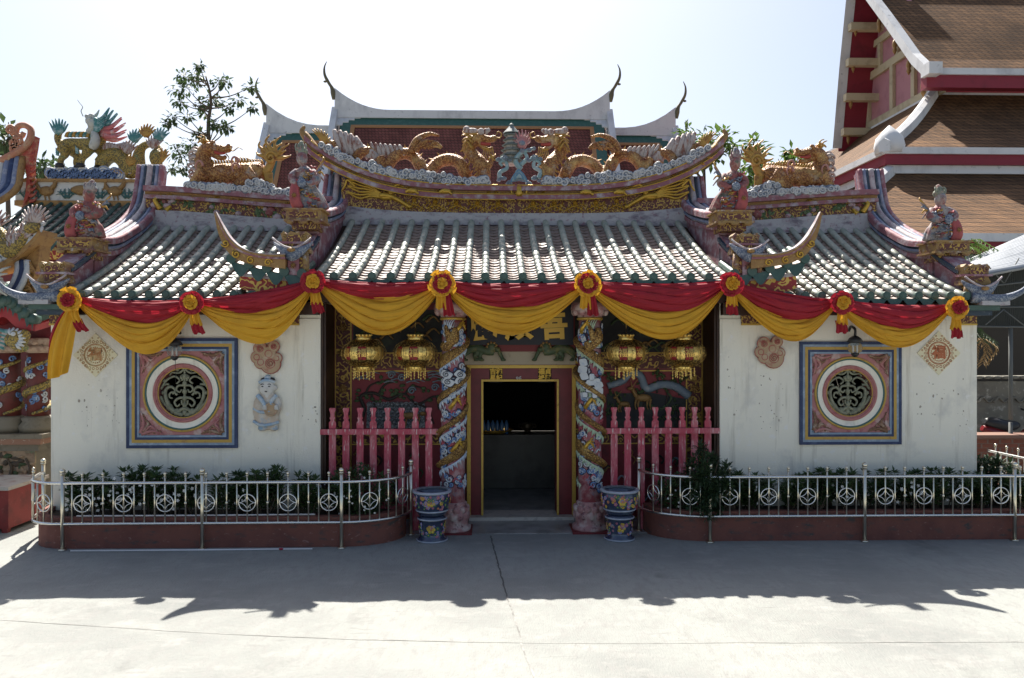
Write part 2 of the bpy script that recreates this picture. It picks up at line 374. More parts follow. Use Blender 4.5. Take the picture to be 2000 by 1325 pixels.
for side in (-1, 1):
    cx, cz, sz = WIN[side]; H = sz/2; y = YW
    fr = MB()
    b = [1.0, .945, .90, .845, .80, .765]      # band edges
    mats = [mw_navy, mw_blue, mw_yel, mw_navy, mw_blue]
    for k in range(5): frame_sq(fr, cx, cz, H*b[k], H*b[k+1], y-.035+.004*(k % 2), y-.001, k)
    wobj = fr.build('window', mats, temple, 'blue and yellow painted square window with a round opening')
    pk = MB(); r = sz*.345
    inn = wall_with_hole(pk, cx-H*b[5], cx+H*b[5], cz-H*b[5], cz+H*b[5], y-.014, cx, cz, r*.99, 0, 56)
    pk.build('painted_field', mw_pink, wobj)
    rg = MB()
    def tor(r0, rr, yy, m): rg.ring((cx, yy, cz), r0, rr, 56, 8, m)
    tor(r, .016, y-.02, 0); tor(r*.955, .012, y-.016, 1)
    rg.lathe([(r*.94, -.012), (r*.74, .02)], (cx, y-.004, cz), 56, 2, axis='y', caps=False)
    tor(r*.745, .022, y+.0, 3); tor(r*.70, .018, y+.012, 3); tor(r*.655, .008, y+.012, 0)
    rg.lathe([(r*.66, 0), (r*.66, .26)], (cx, y+.01, cz), 56, 3, axis='y', caps=False)
    rg.build('round_surround', [mw_yel, mw_dgreen, m_plaster, mw_rose], wobj)
    # corner foliage
    for sx in (-1, 1):
        for sz_ in (-1, 1):
            lf = MB()
            def q(a, b_): return Vector((cx+sx*(H*.74-a*H), y-.022, cz+sz_*(H*.74-b_*H)))
            for (p0, p1, p2) in (((0, .02), (.05, .2), (.0, .40)), ((.02, 0), (.2, .05), (.40, .0)), ((.05, .05), (.14, .18), (.05, .28)), ((.05, .05), (.18, .14), (.28, .05)), ((.04, .04), (.12, .10), (.17, .19))):
                curl(lf, [q(*p0), q(*p1), q(*p2)], .034, .008, random.choice((0, 0, 1)), k=10)
            for t in range(7):
                a = .04+.05*t; lf.ell(q(a, .03+.02*(t % 2)), (.022, .008, .026), 0, 6); lf.ell(q(.03+.02*(t % 2), a), (.026, .008, .022), 0, 6)
            for k in range(3): curl(lf, [q(-.02, -.02+.03*k), q(.03, .0+.03*k), q(.06, .03*k-.02)], .012, .006, 2, k=8)
            lf.build('corner_leaf_ornament', [mw_brown, mw_pink, mw_blue], wobj)
    pass
    # carved lattice: mirrored scrolls round a bat-like centre
    lt = MB(); yy = y+.07; R0 = r*.66; cu = lambda pts, r0, r1: curl(lt, pts, r0*.72, r1*.8)
    def qq(s_, a, b_): return Vector((cx+s_*a*R0, yy, cz+b_*R0))
    for s_ in (-1, 1):
        cu([qq(s_, .05, -.92), qq(s_, .45, -.72), qq(s_, .72, -.30), qq(s_, .76, .10), qq(s_, .55, .24), qq(s_, .38, .10), qq(s_, .48, -.06)], .05, .018)
        cu([qq(s_, .95, .15), qq(s_, .72, .50), qq(s_, .40, .66), qq(s_, .20, .50), qq(s_, .33, .36)], .028, .016)
        cu([qq(s_, .0, .98), qq(s_, .22, .80), qq(s_, .50, .82), qq(s_, .60, .70)], .026, .014)
        cu([qq(s_, 0, .30), qq(s_, .25, .28), qq(s_, .33, .12), qq(s_, .20, .02), qq(s_, .12, .14)], .028, .014)
        cu([qq(s_, 0, -.2), qq(s_, .24, -.22), qq(s_, .40, -.38), qq(s_, .30, -.55), qq(s_, .18, -.45)], .032, .015)
        cu([qq(s_, .98, -.15), qq(s_, .82, -.42), qq(s_, .60, -.62), qq(s_, .48, -.85)], .04, .025)
        cu([qq(s_, .0, -.62), qq(s_, .2, -.72), qq(s_, .34, -.9)], .04, .03)
        for (a, b_, e) in ((.62, -.58, .055), (.30, -.80, .06), (.85, .0, .03), (.28, .94, .03), (.12, .62, .03), (.82, .5, .028)): lt.ell(qq(s_, a, b_), (e, .025, e), 0, 8)
    cu([qq(1, 0, 1), qq(1, 0, .4), qq(1, 0, -.3), qq(1, 0, -1)], .02, .02)
    for b_ in (.66, .36, .05, -.22, -.5, -.8): lt.ell(qq(1, 0, b_), (.035, .03, .045), 0, 8)
    for s_ in (-1, 1):
        cu([qq(s_, .30, -.10), qq(s_, .42, .02), qq(s_, .58, -.02), qq(s_, .60, -.18), qq(s_, .48, -.22)], .026, .014)
        cu([qq(s_, .10, .48), qq(s_, .06, .70), qq(s_, .18, .66)], .022, .014); cu([qq(s_, .62, .34), qq(s_, .74, .34), qq(s_, .90, .28)], .026, .018)
        cu([qq(s_, .12, -.30), qq(s_, .10, -.46), qq(s_, .02, -.44)], .022, .014)
    lt.build('lattice', mw_green, wobj)
# ---- porch back wall with door opening
dL, dR = at(944, 800, YP).x, at(1087, 800, YP).x; dT = at(1015, 745, YP).z
DX = (dL+dR)/2; DW = (dR-dL)/2; DX = .45*0+DX
oL, oR = at(917, 800, YP).x, at(1119, 800, YP).x; oT = at(1015, 719, YP).z
pw = MB()
for s_ in (-1, 1):
    a, b_ = (-PX, oL) if s_ < 0 else (oR, PX)
    pw.bx(a, b_, YP, YP+.12, 0, 3.45)
pw.bx(oL, oR, YP, YP+.12, oT, 3.45)
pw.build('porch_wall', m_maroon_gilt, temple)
# side reveals of the porch, dark carved timber
for s_ in (-1, 1):
    sb = MB(); sb.bx(min(s_*(PX-.03), s_*(PX-.002)), max(s_*(PX-.03), s_*(PX-.002)), YW+.01, YP-.002, 0, 3.2, 0)
    sb.bx(min(s_*(PX-.06), s_*(PX-.03)), max(s_*(PX-.06), s_*(PX-.03)), YW+.05, YW+.13, 0, 3.2, 0)
    sb.build('porch_side_panel', m_darkwood, temple)
# door frame
df = MB()
df.bx(oL, dL-.03, YP-.03, YP+.1, .06, oT, 0); df.bx(dR+.03, oR, YP-.03, YP+.1, .06, oT, 0); df.bx(dL-.03, dR+.03, YP-.03, YP+.1, dT+.03, oT, 0)
def bar(mb, x0, x1, z0, z1, y, m, th=.03): mb.bx(x0, x1, y-th, y, z0, z1, m)
bar(df, dL-.03, dL, .06, dT, YP-.031, 1); bar(df, dR, dR+.03, .06, dT, YP-.031, 1); bar(df, dL-.03, dR+.03, dT, dT+.03, YP-.031, 1)
bar(df, oL-.035, oL+.02, .06, oT, YP-.032, 1, .05); bar(df, oR-.02, oR+.035, .06, oT, YP-.032, 1, .05); bar(df, oL-.035, oR+.035, oT, oT+.045, YP-.032, 1, .05)
bar(df, oL-.10, oR+.10, oT+.07, oT+.11, YP-.03, 1, .07); bar(df, oL-.08, oR+.08, oT+.048, oT+.068, YP-.03, 0, .05)
door = df.build('door_frame', [m_maroon, m_goldtrim], temple)
# side jamb reveals into the room
jr = MB(); jr.bx(dL-.03, dL-.001, YP+.1, YP+.35, 0, dT); jr.bx(dR+.001, dR+.03, YP+.1, YP+.35, 0, dT); jr.build('door_jamb', m_maroon, temple)
th = MB(); th.bx(oL, oR, YP-.20, YP+.3, 0, .06); th.build('threshold', M('threshold_stone', (.52, .47, .41), .6, stains=[((.34, .30, .27), 9, .5, .7, 'noise')]), temple)
# square seal-script plaques of the lintel
def plaque(px):
    c = at(px, 733, YP-.035); s_ = .115; mb = MB()
    mb.box(c, (2*s_*.86, .012, 2*s_), 0)
    body = '記富'[0 if px < 1000 else 1]
    for k, ch in enumerate('吉昌和記' if px < 1000 else '福祿貞興'):
        t = text_mb(ch, .098, .012, .0035, 1); ox, oz = ((-.048, .05), (-.048, -.05), (.048, .05), (.048, -.05))[k]
        merge(mb, t, c+Vector((ox, -.012, oz)))
    return mb.build('seal_plaque', [m_black, m_goldleaf], door)
plaque(969); plaque(1064)
t = text_mb('๑๘', .075, .01, .001); mm = MB(); merge(mm, t, at(1013, 738, YP-.045)); mm.build('house_number', M('white_numeral', (.6, .6, .58), .6), door)
# lintel beam with pale timber, red board
lb = MB(); p, q = at(908, 686, YP), at(1122, 712, YP)
lb.bx(p.x, q.x, YP-.12, YP-.001, q.z, p.z, 0); 
p2 = at(908, 676, YP); lb.bx(p.x, q.x, YP-.10, YP-.001, p.z, p2.z+.02, 1)
lb.build('lintel_beam', [M('pale_timber', (.42, .35, .25), .7, stains=[((.16, .12, .08), 9, .60, .75, 'noise', (1, 1, 4))]), m_maroon], temple)
# porch ceiling, eave beam
pcg = MB(); pcg.bx(-PX, PX, YW-.3, YP+.1, 3.45, 3.5); pcg.build('porch_ceiling', m_darkwood, temple)
eb = MB()
eb.bx(-PX-.1, PX+.1, YE+.16, YE+.30, zcE-.30, zcE-.06, 0)
for s_ in (-1, 1): eb.bx(min(s_*PX, s_*(HX+.1)), max(s_*PX, s_*(HX+.1)), YS+.16, YS+.28, zsE-.22, zsE-.06, 0)
eb.build('eave_beam', m_darkwood, temple)
sf = MB()
sf.add([(-PX-.1, YE+.02, zcE-.07), (PX+.1, YE+.02, zcE-.07), (PX+.1, YW+1.0, zcE+.12), (-PX-.1, YW+1.0, zcE+.12)], [(0, 1, 2, 3)])
for s_ in (-1, 1): sf.add([(s_*PX, YS+.02, zsE-.06), (s_*(HX+.15), YS+.02, zsE-.06), (s_*(HX+.15), YW+.02, zsE+.06), (s_*PX, YW+.02, zsE+.06)], [(0, 1, 2, 3)])
sf.build('soffit', m_darkwood, temple)
# ---- tiled roofs
def tiled_roof(x0, x1, ncol, pf, yE, label, back=True, yTop=YT):
    mb = MB(); W = (x1-x0)/ncol; NR = 21
    ys = [yE+(yTop-yE)*i/NR for i in range(NR+1)]
    for i in range(NR):            # pan tiles, each course lipped over the one below
        a, b_ = ys[i], ys[i+1]+.05
        for c in range(ncol):
            xa = x0+W*c; dz = random.uniform(-.004, .004); dy = random.uniform(-.012, .012)
            K = 6; fr = []; bk = []; lo = []
            for k in range(K+1):
                t = k/K; sag = -.035*sin(pi*t)
                fr.append(Vector((xa+W*t, a+dy, pf(a)+.030+sag+dz))); bk.append(Vector((xa+W*t, b_, pf(min(b_, yTop))+.004+sag)))
                lo.append(fr[-1]+Vector((0, .006, -.026)))
            mb.loft([lo, fr, bk], 1, False, closed=False)
    NB = 13; n = 10
    for c in range(ncol+1):        # barrel tiles
        x = x0+W*c; ph = random.random()*.1
        sh = [yE-.03+(yTop-yE+.03)*(i/NB) for i in range(NB+1)]
        for i in range(NB):
            a, b_ = sh[i], sh[i+1]+.015; jx = random.uniform(-.004, .004); jz = random.uniform(-.003, .003); r1 = .053+random.uniform(-.001, .001)
            s1 = []; s2 = []; s0 = []
            for k in range(n+1):
                A = pi*(-.08+1.16*k/n)
                s1.append(Vector((x+jx+r1*cos(A), a, pf(a)+.035+jz+r1*sin(A)))); s2.append(Vector((x+jx+.0512*cos(A), b_, pf(min(b_, yTop))+.0335+jz+.0512*sin(A))))
                s0.append(Vector((x+jx+(r1-.012)*cos(A), a, pf(a)+.035+jz+(r1-.012)*sin(A))))
            mb.loft([s0, s1, s2], 0, True, closed=False)
    # deck under the tiles and the rear slope
    D = [(yE+.04, pf(yE)-.06)]+[(y, pf(y)-.05) for y in ys[2:]]
    D2 = D[::-1]
    zt = pf(yTop)
    poly = [(y, z+.03) for y, z in D]+([(2*YT-yE, pf(yE)-.03)] if back else [])+([(2*YT-yE, pf(yE)-.09)] if back else [])+[(y, z-.03) for y, z in D2]
    mb.prism(poly, x0-.02, x1+.02, 2, 'yz')
    return mb.build('tiled_roof', [m_green, m_pan, m_darkwood], temple, label)
def eave_ends(x0, x1, ncol, pf, yE, label=None):
    mb = MB(); W = (x1-x0)/ncol; z = pf(yE)
    for c in range(ncol+1):
        x = x0+W*c
        mb.lathe([(.012, -.075), (.036, -.075), (.044, -.066), (.058, -.066), (.058, -.02)], (x, yE+.01, z+.042), 16, 0, axis='y', sm=False)
        if c < ncol:
            n = 8; top = []; bot = []; f0 = []
            for k in range(n+1):
                t = k/n; sag = -.035*sin(pi*t); dep = .045+.065*sin(pi*t)**1.3
                top.append(Vector((x+W*t, yE-.035, z+.034+sag))); bot.append(Vector((x+W*t, yE-.06, z+.03+sag-dep)))
                f0.append(Vector((x+W*t, yE-.01, z+.03+sag)))
            mb.loft([f0, top, bot], 0, False, closed=False)
            mb.loft([[p+Vector((0, .014, 0)) for p in bot], [p+Vector((0, .03, 0)) for p in f0]], 0, False, closed=False)
    return mb.build('eave_tiles', m_green_shaded, temple, label)
CX0 = at(621, 545, YE).x; CX1 = at(1424, 545, YE).x; CXH = (CX1-CX0)/2
tiled_roof(-CXH, CXH, 22, pc, YE, 'middle roof slope of green barrel tiles')
eave_ends(-CXH, CXH, 22, pc, YE)
SX0, SX1 = 2.98, 6.12
for s_ in (-1, 1):
    a, b_ = sorted((s_*SX0, s_*SX1))
    tiled_roof(a, b_, 14, ps, YS, ('left' if s_ < 0 else 'right')+' wing roof slope of green barrel tiles')
    eave_ends(a, b_, 14, ps, YS)
# closing strips of roof between the slopes, under the hip ridges
for s_ in (-1, 1):
    for x0_, x1_, pf, ye in ((2.69, 2.955, pc, YE), (6.145, 6.46, ps, YS)):
        mb = MB(); ys_ = [ye+.1+(YT-ye-.1)*i/8 for i in range(9)]
        top = [(y, pf(y)-.045) for y in ys_]+[(2*YT-y, pf(y)-.045) for y in ys_[::-1]]
        mb.prism(top+[(y, z-.05) for y, z in top[::-1]], min(s_*x0_, s_*x1_), max(s_*x0_, s_*x1_), 0, 'yz'); mb.build('roof_deck', m_darkwood, temple)
# ---- ridges
def xrun(mb, xs, zl, zh, yf, yb, m, taper=None):
    secs = []
    for x in xs:
        k = taper(x) if taper else 1
        ym = (yf+yb)/2; h = (yb-yf)/2*k
        secs.append([Vector((x, ym-h, zl(x))), Vector((x, ym+h, zl(x))), Vector((x, ym+h, zh(x))), Vector((x, ym-h, zh(x)))])
    mb.loft(secs, m)
cv = lambda x: .26*(abs(x)/2.6)**3.6
Y0 = YR-.05; zpx = lambda py: at(1012, py, Y0).z
z437, z416, z390, z379, z372, z362 = [zpx(k) for k in (439, 416, 390, 379, 373, 362)]
xin = [lerp(-2.98, 2.98, i/40) for i in range(41)]
xout = [lerp(-3.62, 3.62, i/60) for i in range(61)]
rm = MB()
xrun(rm, xin, lambda x: z437-.25, lambda x: z416+.30*cv(x), Y0+.03, Y0+.50, 0)
xrun(rm, xin, lambda x: z416+.302*cv(x), lambda x: z390+.9*cv(x), Y0+.07, Y0+.46, 1)
tp = lambda x: 1-.45*smooth((abs(x)-2.7)/.95)
xrun(rm, xout, lambda x: z390+cv(x), lambda x: z379+cv(x), Y0-.02, Y0+.52, 2, tp)
xrun(rm, xout, lambda x: z379+cv(x)+.001, lambda x: z372+cv(x), Y0+.04, Y0+.46, 3, tp)
xrun(rm, xout, lambda x: z372+cv(x)+.001, lambda x: z362+cv(x), Y0-.04, Y0+.54, 2, tp)
ridge = rm.build('roof_ridge', [m_weather, m_frieze, m_purple, m_gold], temple, 'long upswept middle roof ridge')
# gilt reliefs on the ridge: leafy sprays, phoenixes at the ends, scroll fret
rl = MB()
def leaf(mb, p, ang, L, wd, y, m=0, th=.02):
    d = Vector((cos(ang), 0, sin(ang))); n = Vector((-sin(ang), 0, cos(ang)))
    p = Vector((p[0], y, p[1]))
    vs = [p, p+d*L*.45+n*wd, p+d*L, p+d*L*.45-n*wd, p+d*L*.5+Vector((0, -th, 0))]
    mb.add(vs, [(0, 1, 4), (1, 2, 4), (2, 3, 4), (3, 0, 4)], m, False)
def sprig(mb, x0, z0, x1, z1, y, k=7, L=.07, m=0):
    curl(mb, [(x0, y, z0), ((x0+x1)/2, y-.01, (z0+z1)/2+.02), (x1, y, z1)], .008, .006, m, 5, 10)
    a = atan2(z1-z0, x1-x0)
    for i in range(k):
        t = (i+.5)/k
        for s_ in (-1, 1): leaf(mb, (lerp(x0, x1, t), lerp(z0, z1, t)), a+s_*.85, L, .013, y-.004, m)
def rosette(mb, x, z, r, y, m=0):
    for k in range(7): leaf(mb, (x, z), 2*pi*k/7+.2, r, r*.28, y-.01, m)
    mb.ell((x, y-.012, z), (r*.3, .02, r*.3), m, 8)
yF = Y0+.066
for s_ in (-1, 1):
    for k in range(5):
        xa = s_*(.12+.36*k); xb = s_*(.12+.36*k+.34)
        fl = lambda x: z416+.302*cv(x)
        sprig(rl, xa, fl(xa)+.05, xb, fl(xb)+.16, yF, 6, .075); sprig(rl, xb, fl(xb)+.05, xa+s_*.1, fl(xa)+.13, yF, 4, .06)
        rosette(rl, s_*(.3+.36*k), z390+cv(.3+.36*k)*.8-.055, .055, yF)
    # phoenix with long tail feathers
    def q(px, py): p = at(px if s_ > 0 else 2024-px, py, yF); return Vector((s_*abs(p.x), yF-.02, p.z))
    curl(rl, [q(1222, 406), q(1245, 392), q(1262, 384), q(1282, 382)], .03, .055); rl.ell(q(1225, 404), (.06, .03, .03), 0, 8)
    rl.ell(q(1270, 384), (.14, .04, .07), 0, 10)
    curl(rl, [q(1262, 380), q(1250, 362), q(1235, 366)], .05, .02)
    for k in range(6):
        curl(rl, [q(1280, 386-k*1.5), q(1300, 384-4*k), q(1322, 388-6.5*k), q(1345, 376-6*k+(k % 2)*5)], .028, .014)
    curl(rl, [q(1330, 365), q(1345, 352), q(1349, 362), q(1356, 374)], .025, .015)
    for i in range(26):
        x = s_*(.22+i*.125)
        if i % 4 == 3: continue
        z = (z379+z372)/2+cv(x); leaf(rl, (x-.05, z-.02), .5*sin(i), .12, .022, Y0+.03*0+.02, 0, .03)
    # small crawling dragons/ dog figure on the band
    for px in (1145, 1210):
        p = at(px, 378, Y0-.03); rl.ell((s_*p.x if s_ > 0 else -p.x, Y0-.04, p.z+.02), (.11, .05, .045), 0, 8)
        curl(rl, [(s_*p.x-.1, Y0-.05, p.z), (s_*p.x, Y0-.06, p.z+.04), (s_*p.x+.12, Y0-.05, p.z-.03)], .03, .02)
    # thin gilt lines along the band
    for zz, yy in ((z362, Y0-.042), (z379, Y0-.024), (z390, Y0-.022)):
        xs = [lerp(.02, 3.5, i/40) for i in range(41)]
        rl.tube([(s_*x, lerp(yy, yy+.12, smooth((x-2.7)/.9)), zz+cv(x)-.008) for x in xs], .011, 5, 0)
rl.build('gilt_relief', m_goldleaf, ridge)
# horned ends of the middle ridge
for s_ in (-1, 1):
    hb = MB()
    x0 = 3.45; zb = z362+cv(x0)
    P = catmull([(s_*3.1, YR+.2, z390+cv(3.1)+.10), (s_*3.42, YR+.2, z379+cv(3.42)+.04), (s_*3.62, YR+.2, z362+cv(3.6)+.02), (s_*3.69, YR+.2, z362+cv(3.6)+.12), (s_*3.65, YR+.2, z362+cv(3.6)+.21)], 24)
    hb.tube(P, [lerp(.11, .025, (i/24)**1.2) for i in range(25)], 8, 0, flat=1.3)
    hb.build('ridge_horn', m_gold, ridge)
# side ridges
def zside(x): return .17*smooth((abs(x)-3.2)/3.2)
a443, a430, a408, a400, a394 = [at(500, k, Y0).z for k in (446, 430, 408, 401, 394)]
m_fruit = [M('fruit_relief_red', (.22, .06, .06), .7, stains=[((.35, .25, .22), 20, .5, .7, 'noise')]), M('fruit_relief_green', (.10, .16, .07), .7, stains=[((.24, .28, .18), 25, .5, .7, 'noise')]), M('fruit_relief_pale', (.40, .32, .33), .7, stains=[((.28, .12, .14), 20, .5, .7, 'noise')])]
for s_ in (-1, 1):
    mb = MB(); xs = [s_*lerp(3.12, 6.28, i/24) for i in range(25)]
    f = lambda z: (lambda x: z+zside(x))
    xrun(mb, xs, f(a443-.22), f(a430), Y0+.02, Y0+.5, 0)
    xrun(mb, xs, lambda x: a430+.001+zside(x), f(a408), Y0+.06, Y0+.46, 1)
    xrun(mb, xs, lambda x: a408+.001+zside(x), f(a400), Y0-.02, Y0+.54, 2)
    xrun(mb, xs, lambda x: a400+.001+zside(x), f(a394), Y0+.03, Y0+.48, 3)
    xrun(mb, xs, lambda x: a394+.001+zside(x), lambda x: a394+.09+zside(x), Y0-.05, Y0+.57, 2)
    sr = mb.build('roof_ridge', [m_weather, m_frieze, m_purple, m_gold], temple, ('left' if s_ < 0 else 'right')+' wing roof ridge with fruit frieze')
    fr = MB(); rnd = random.Random(3)
    for i in range(46):
        x = s_*lerp(3.4, 6.15, rnd.random()); z = lerp(a430, a408, .1+.8*rnd.random())+zside(x); k = rnd.choice((0, 1, 1, 1, 2))
        e = rnd.uniform(.04, .085)
        if k == 1:
            for w_ in range(3): leaf(fr, (x, z), rnd.random()*6.3, e*1.7, e*.4, Y0+.055, 1, .035)
        else: fr.ell((x, Y0+.06, z), (e, .05, e*.85), k, 9)
    fr.build('fruit_relief', m_fruit, sr)
    gl = MB()
    for i in range(22):
        x = s_*lerp(3.3, 6.2, (i+.5)/22); z = a400-.0+zside(x)
        if i % 5 != 2: leaf(gl, (x-.06, z-.02+.02*(i % 2)), .4*sin(i*2), .13, .03, Y0+.01, 0, .04)
    p = [(s_*6.02, Y0+.03, a430+.02+zside(6)), (s_*6.10, Y0+.0, a408-.02+zside(6)), (s_*6.0, Y0+.03, a408+.05+zside(6))]
    curl(gl, p, .05, .02); curl(gl, [(s_*5.92, Y0+.03, a430+.0+zside(6)), (s_*5.85, Y0+.03, a430+.08+zside(6))], .05, .02)
    gl.build('gilt_relief', m_goldleaf, sr)
# ---- hip ridges running down the slope (four)
def hip_ridge(X, crest, pf, label, bot=None):
    """crest: list of (y, z) from the top back to the platform front; layered mouldings"""
    mb = MB(); C = [Vector((0, y, z)) for y, z in crest]; P = catmull(C, 44)
    def strip(o0, o1, hw, m, i0=0, i1=44, lowroof=False):
        secs = []
        for i in range(i0, i1+1):
            p = P[i]; t = (P[min(i+1, 44)]-P[max(i-1, 0)]).normalized(); n = Vector((0, -t.z, t.y)); n = n if n.z > 0 or n.y < 0 else -n
            if n.y > 0: n = -n
            a = p+n*o0; b_ = p+n*o1
            if lowroof: a = Vector((0, p.y+.04, pf(min(max(p.y+.04, YS), YT))-.06))
            secs.append([Vector((X-hw, a.y, a.z)), Vector((X+hw, a.y, a.z)), Vector((X+hw, b_.y, b_.z)), Vector((X-hw, b_.y, b_.z))])
        mb.loft(secs, m)
    strip(0, -.20, .15, 0, lowroof=True)
    strip(-.24, -.17, .19, 4); strip(-.168, -.14, .17, 2); strip(-.138, -.10, .205, 1); strip(-.098, -.065, .18, 3); strip(-.063, .0, .235, 4)
    # ribbed crest: mouldings running side by side down the back
    for dx, r, m in ((-.195, .042, 4), (-.125, .034, 1), (-.075, .026, 3), (0, .055, 2), (.075, .026, 3), (.125, .034, 1), (.195, .042, 4)):
        pts = []
        for i in range(45):
            p = P[i]; t = (P[min(i+1, 44)]-P[max(i-1, 0)]).normalized(); n = Vector((0, -t.z, t.y))
            if n.y > 0: n = -n
            pts.append(p+n*.006+Vector((X+dx, 0, 0)))
        mb.tube(pts, r, 7, m)
    return mb, P
HIP = {}
def lower_ridge(mb, X, y0, y1, pf, h0, h1):
    for (lo, hi, hw, m) in ((-.08, .62, .135, 0), (.62, .72, .175, 4), (.72, .80, .15, 1), (.80, .92, .185, 3), (.92, 1.0, .14, 4)):
        secs = []
        for i in range(13):
            y = lerp(y0, y1, i/12); h = lerp(h0, h1, i/12); z = pf(max(y, YS))
            secs.append([Vector((X-hw, y, z+h*lo+.001)), Vector((X+hw, y, z+h*lo+.001)), Vector((X+hw, y, z+h*hi)), Vector((X-hw, y, z+h*hi))])
        mb.loft(secs, m)
m_blockgold = M('block_gilt', (.30, .185, .06), .6, stains=[((.15, .06, .05), 9, .48, .62, 'noise'), ((.40, .36, .33), 16, .57, .7, 'noise')], bump=('noise', 50, .4))
m_blueorn = M('blue_swallow', (.10, .13, .19), .65, stains=[((.27, .29, .32), 34, .55, .66, 'scroll'), ((.05, .07, .12), 8, .5, .7, 'noise')])
for s_ in (-1, 1):
    for kind in ('inner', 'outer'):
        if kind == 'inner':
            X = s_*3.10; crest = [(13.72, 5.56), (13.62, 5.33), (13.42, 5.06), (13.0, 4.88), (12.45, 4.74), (11.9, 4.62), (11.45, 4.56)]; pf = pc; yl = 10.84
        else:
            X = s_*6.34; crest = [(13.75, 5.72), (13.66, 5.38), (13.5, 4.98), (13.1, 4.66), (12.6, 4.42), (12.1, 4.23), (11.5, 4.14)]; pf = ps; yl = 10.84
        mb, P = hip_ridge(X, crest, pf, None)
        zp = crest[-1][1]; yp = crest[-1][0]
        lower_ridge(mb, X, yp, yl, pf, .44, .36)
        # peak fin behind the ridge
        top = crest[0]
        mb.prism([(top[0]-.02, top[1]-.9), (top[0]+.20, top[1]-.9), (top[0]+.16, top[1]+.02), (top[0]+.05, top[1]+.03)], X-.17, X+.17, 1, 'yz')
        hr = mb.build('hip_ridge', [m_purple, m_bluegrey, m_whitecap, m_navy, m_purple], temple)
        # statue platform: gilt box with brackets
        pb = MB(); z = zp-.02
        pb.bx(X-.25, X+.25, yp-.24, yp+.22, z-.13, z-.0, 0); pb.bx(X-.28, X+.28, yp-.27, yp+.24, z, z+.025, 0); pb.bx(X-.28, X+.28, yp-.27, yp+.24, z-.16, z-.132, 0)
        pb.bx(X-.20, X+.20, yp-.245, yp-.20, z-.11, z-.025, 1); pb.bx(X-.18, X+.18, yp-.2, yp+.2, z-.27, z-.161, 1)
        for a in (-.19, 0, .19): pb.ell((X+a, yp-.25, z-.165), (.07, .03, .04), 0, 8)
        pb.build('statue_platform', [m_blockgold, m_frieze], hr)
        # end block with scroll tablets and the blue swallow ornament
        eb = MB(); zr = pf(YS)
        y = yl-.02; zt = zr+.66 if kind == 'inner' else zr+.50
        zm_ = zt-.30
        eb.bx(X-.13, X+.13, y-.16, y+.1, zr+.02, zm_, 1)
        for a in (-1, 1): eb.tube([(X+a*.15, y-.15, zr+.03), (X+a*.165, y-.16, (zr+zm_)/2), (X+a*.15, y-.15, zm_)], .045, 8, 0)
        eb.bx(X-.075, X+.075, y-.185, y-.161, zr+.05, zm_-.03, 2); rosette(eb, X, (zr+zm_)/2, .05, y-.185, 0)
        wavy = [(-.20, 0), (-.20, .05), (-.17, .10), (-.17, .20), (-.19, .26), (-.15, .30), (-.09, .27), (-.05, .30), (0, .28), (.05, .30), (.09, .27), (.15, .30), (.19, .26), (.17, .20), (.17, .10), (.20, .05), (.20, 0)]
        eb.prism([(X+a, zm_+.001+b_*.98) for a, b_ in wavy], y-.12, y+.08, 0)
        eb.bx(X-.10, X+.10, y-.135, y-.121, zm_+.05, zm_+.24, 1); eb.bx(X-.21, X+.21, y-.15, y+.10, zm_+.12, zm_+.15, 2)
        for a in (-1, 1): sp = spiral((X+a*.13, zm_+.22), .045, 1 if a > 0 else 2, 1.3, 12, sgn=a); eb.tube([(u, y-.13, v) for u, v in sp], .010, 5, 0)
        eb.build('end_block', [m_blockgold, m_frieze, m_purple], hr)
        sw = MB(); zz = zr+.40 if kind == 'inner' else zr+.16
        def wing(a): 
            t = a; return Vector((X+t*.26, y-.20-.03*(1-t*t), zz-.05+.14*abs(t)**1.8))
        secs = []
        for i in range(21):
            a = lerp(-1, 1, i/20); p = wing(a); h = .10*(1-abs(a)**1.5)+.02; d = .10*(1-abs(a))+.02
            secs.append([p+Vector((0, -d*.2, -h)), p+Vector((0, d, -h*.6)), p+Vector((0, d, h*.6)), p+Vector((0, -d*.2, h*.6)), p+Vector((0, -d*.6, -h*.2))])
        sw.loft(secs, 0, True); sw.tube([wing(lerp(-1, 1, i/16))+Vector((0, -.07, .055)) for i in range(17)], .014, 5, 1); sw.ell(wing(0)+Vector((0, -.08, .03)), (.06, .03, .03), 2, 8)
        sw.build('swallow_ornament', [m_blueorn, m_whitecap, m_gold], hr)
        if kind == 'outer':
            # upturned blue eave tip pointing outwards
            tb = MB(); P2 = catmull([(X-s_*.15, yl-.25, zr+.02), (X+s_*.22, yl-.32, zr+.0), (X+s_*.48, yl-.38, zr+.10), (X+s_*.62, yl-.42, zr+.30)], 18)
            tb.tube(P2, [lerp(.08, .015, i/18) for i in range(19)], 8, 0, flat=.8)
            tb.bx(min(X-s_*.05, X+s_*.34), max(X-s_*.05, X+s_*.34), yl-.34, yl+.2, zr-.09, zr-.03, 1); tb.bx(min(X-s_*.3, X+s_*.24), max(X-s_*.3, X+s_*.24), yl-.28, yl+.3, zr-.16, zr-.091, 2); tb.bx(min(X-s_*.3, X+s_*.17), max(X-s_*.3, X+s_*.17), yl-.22, yl+.5, zr-.225, zr-.161, 3)
            tb.build('eave_corner', [m_blueorn, m_weather, m_green_shaded, m_navy], hr)
        HIP[(s_, kind)] = (X, yp, zp)
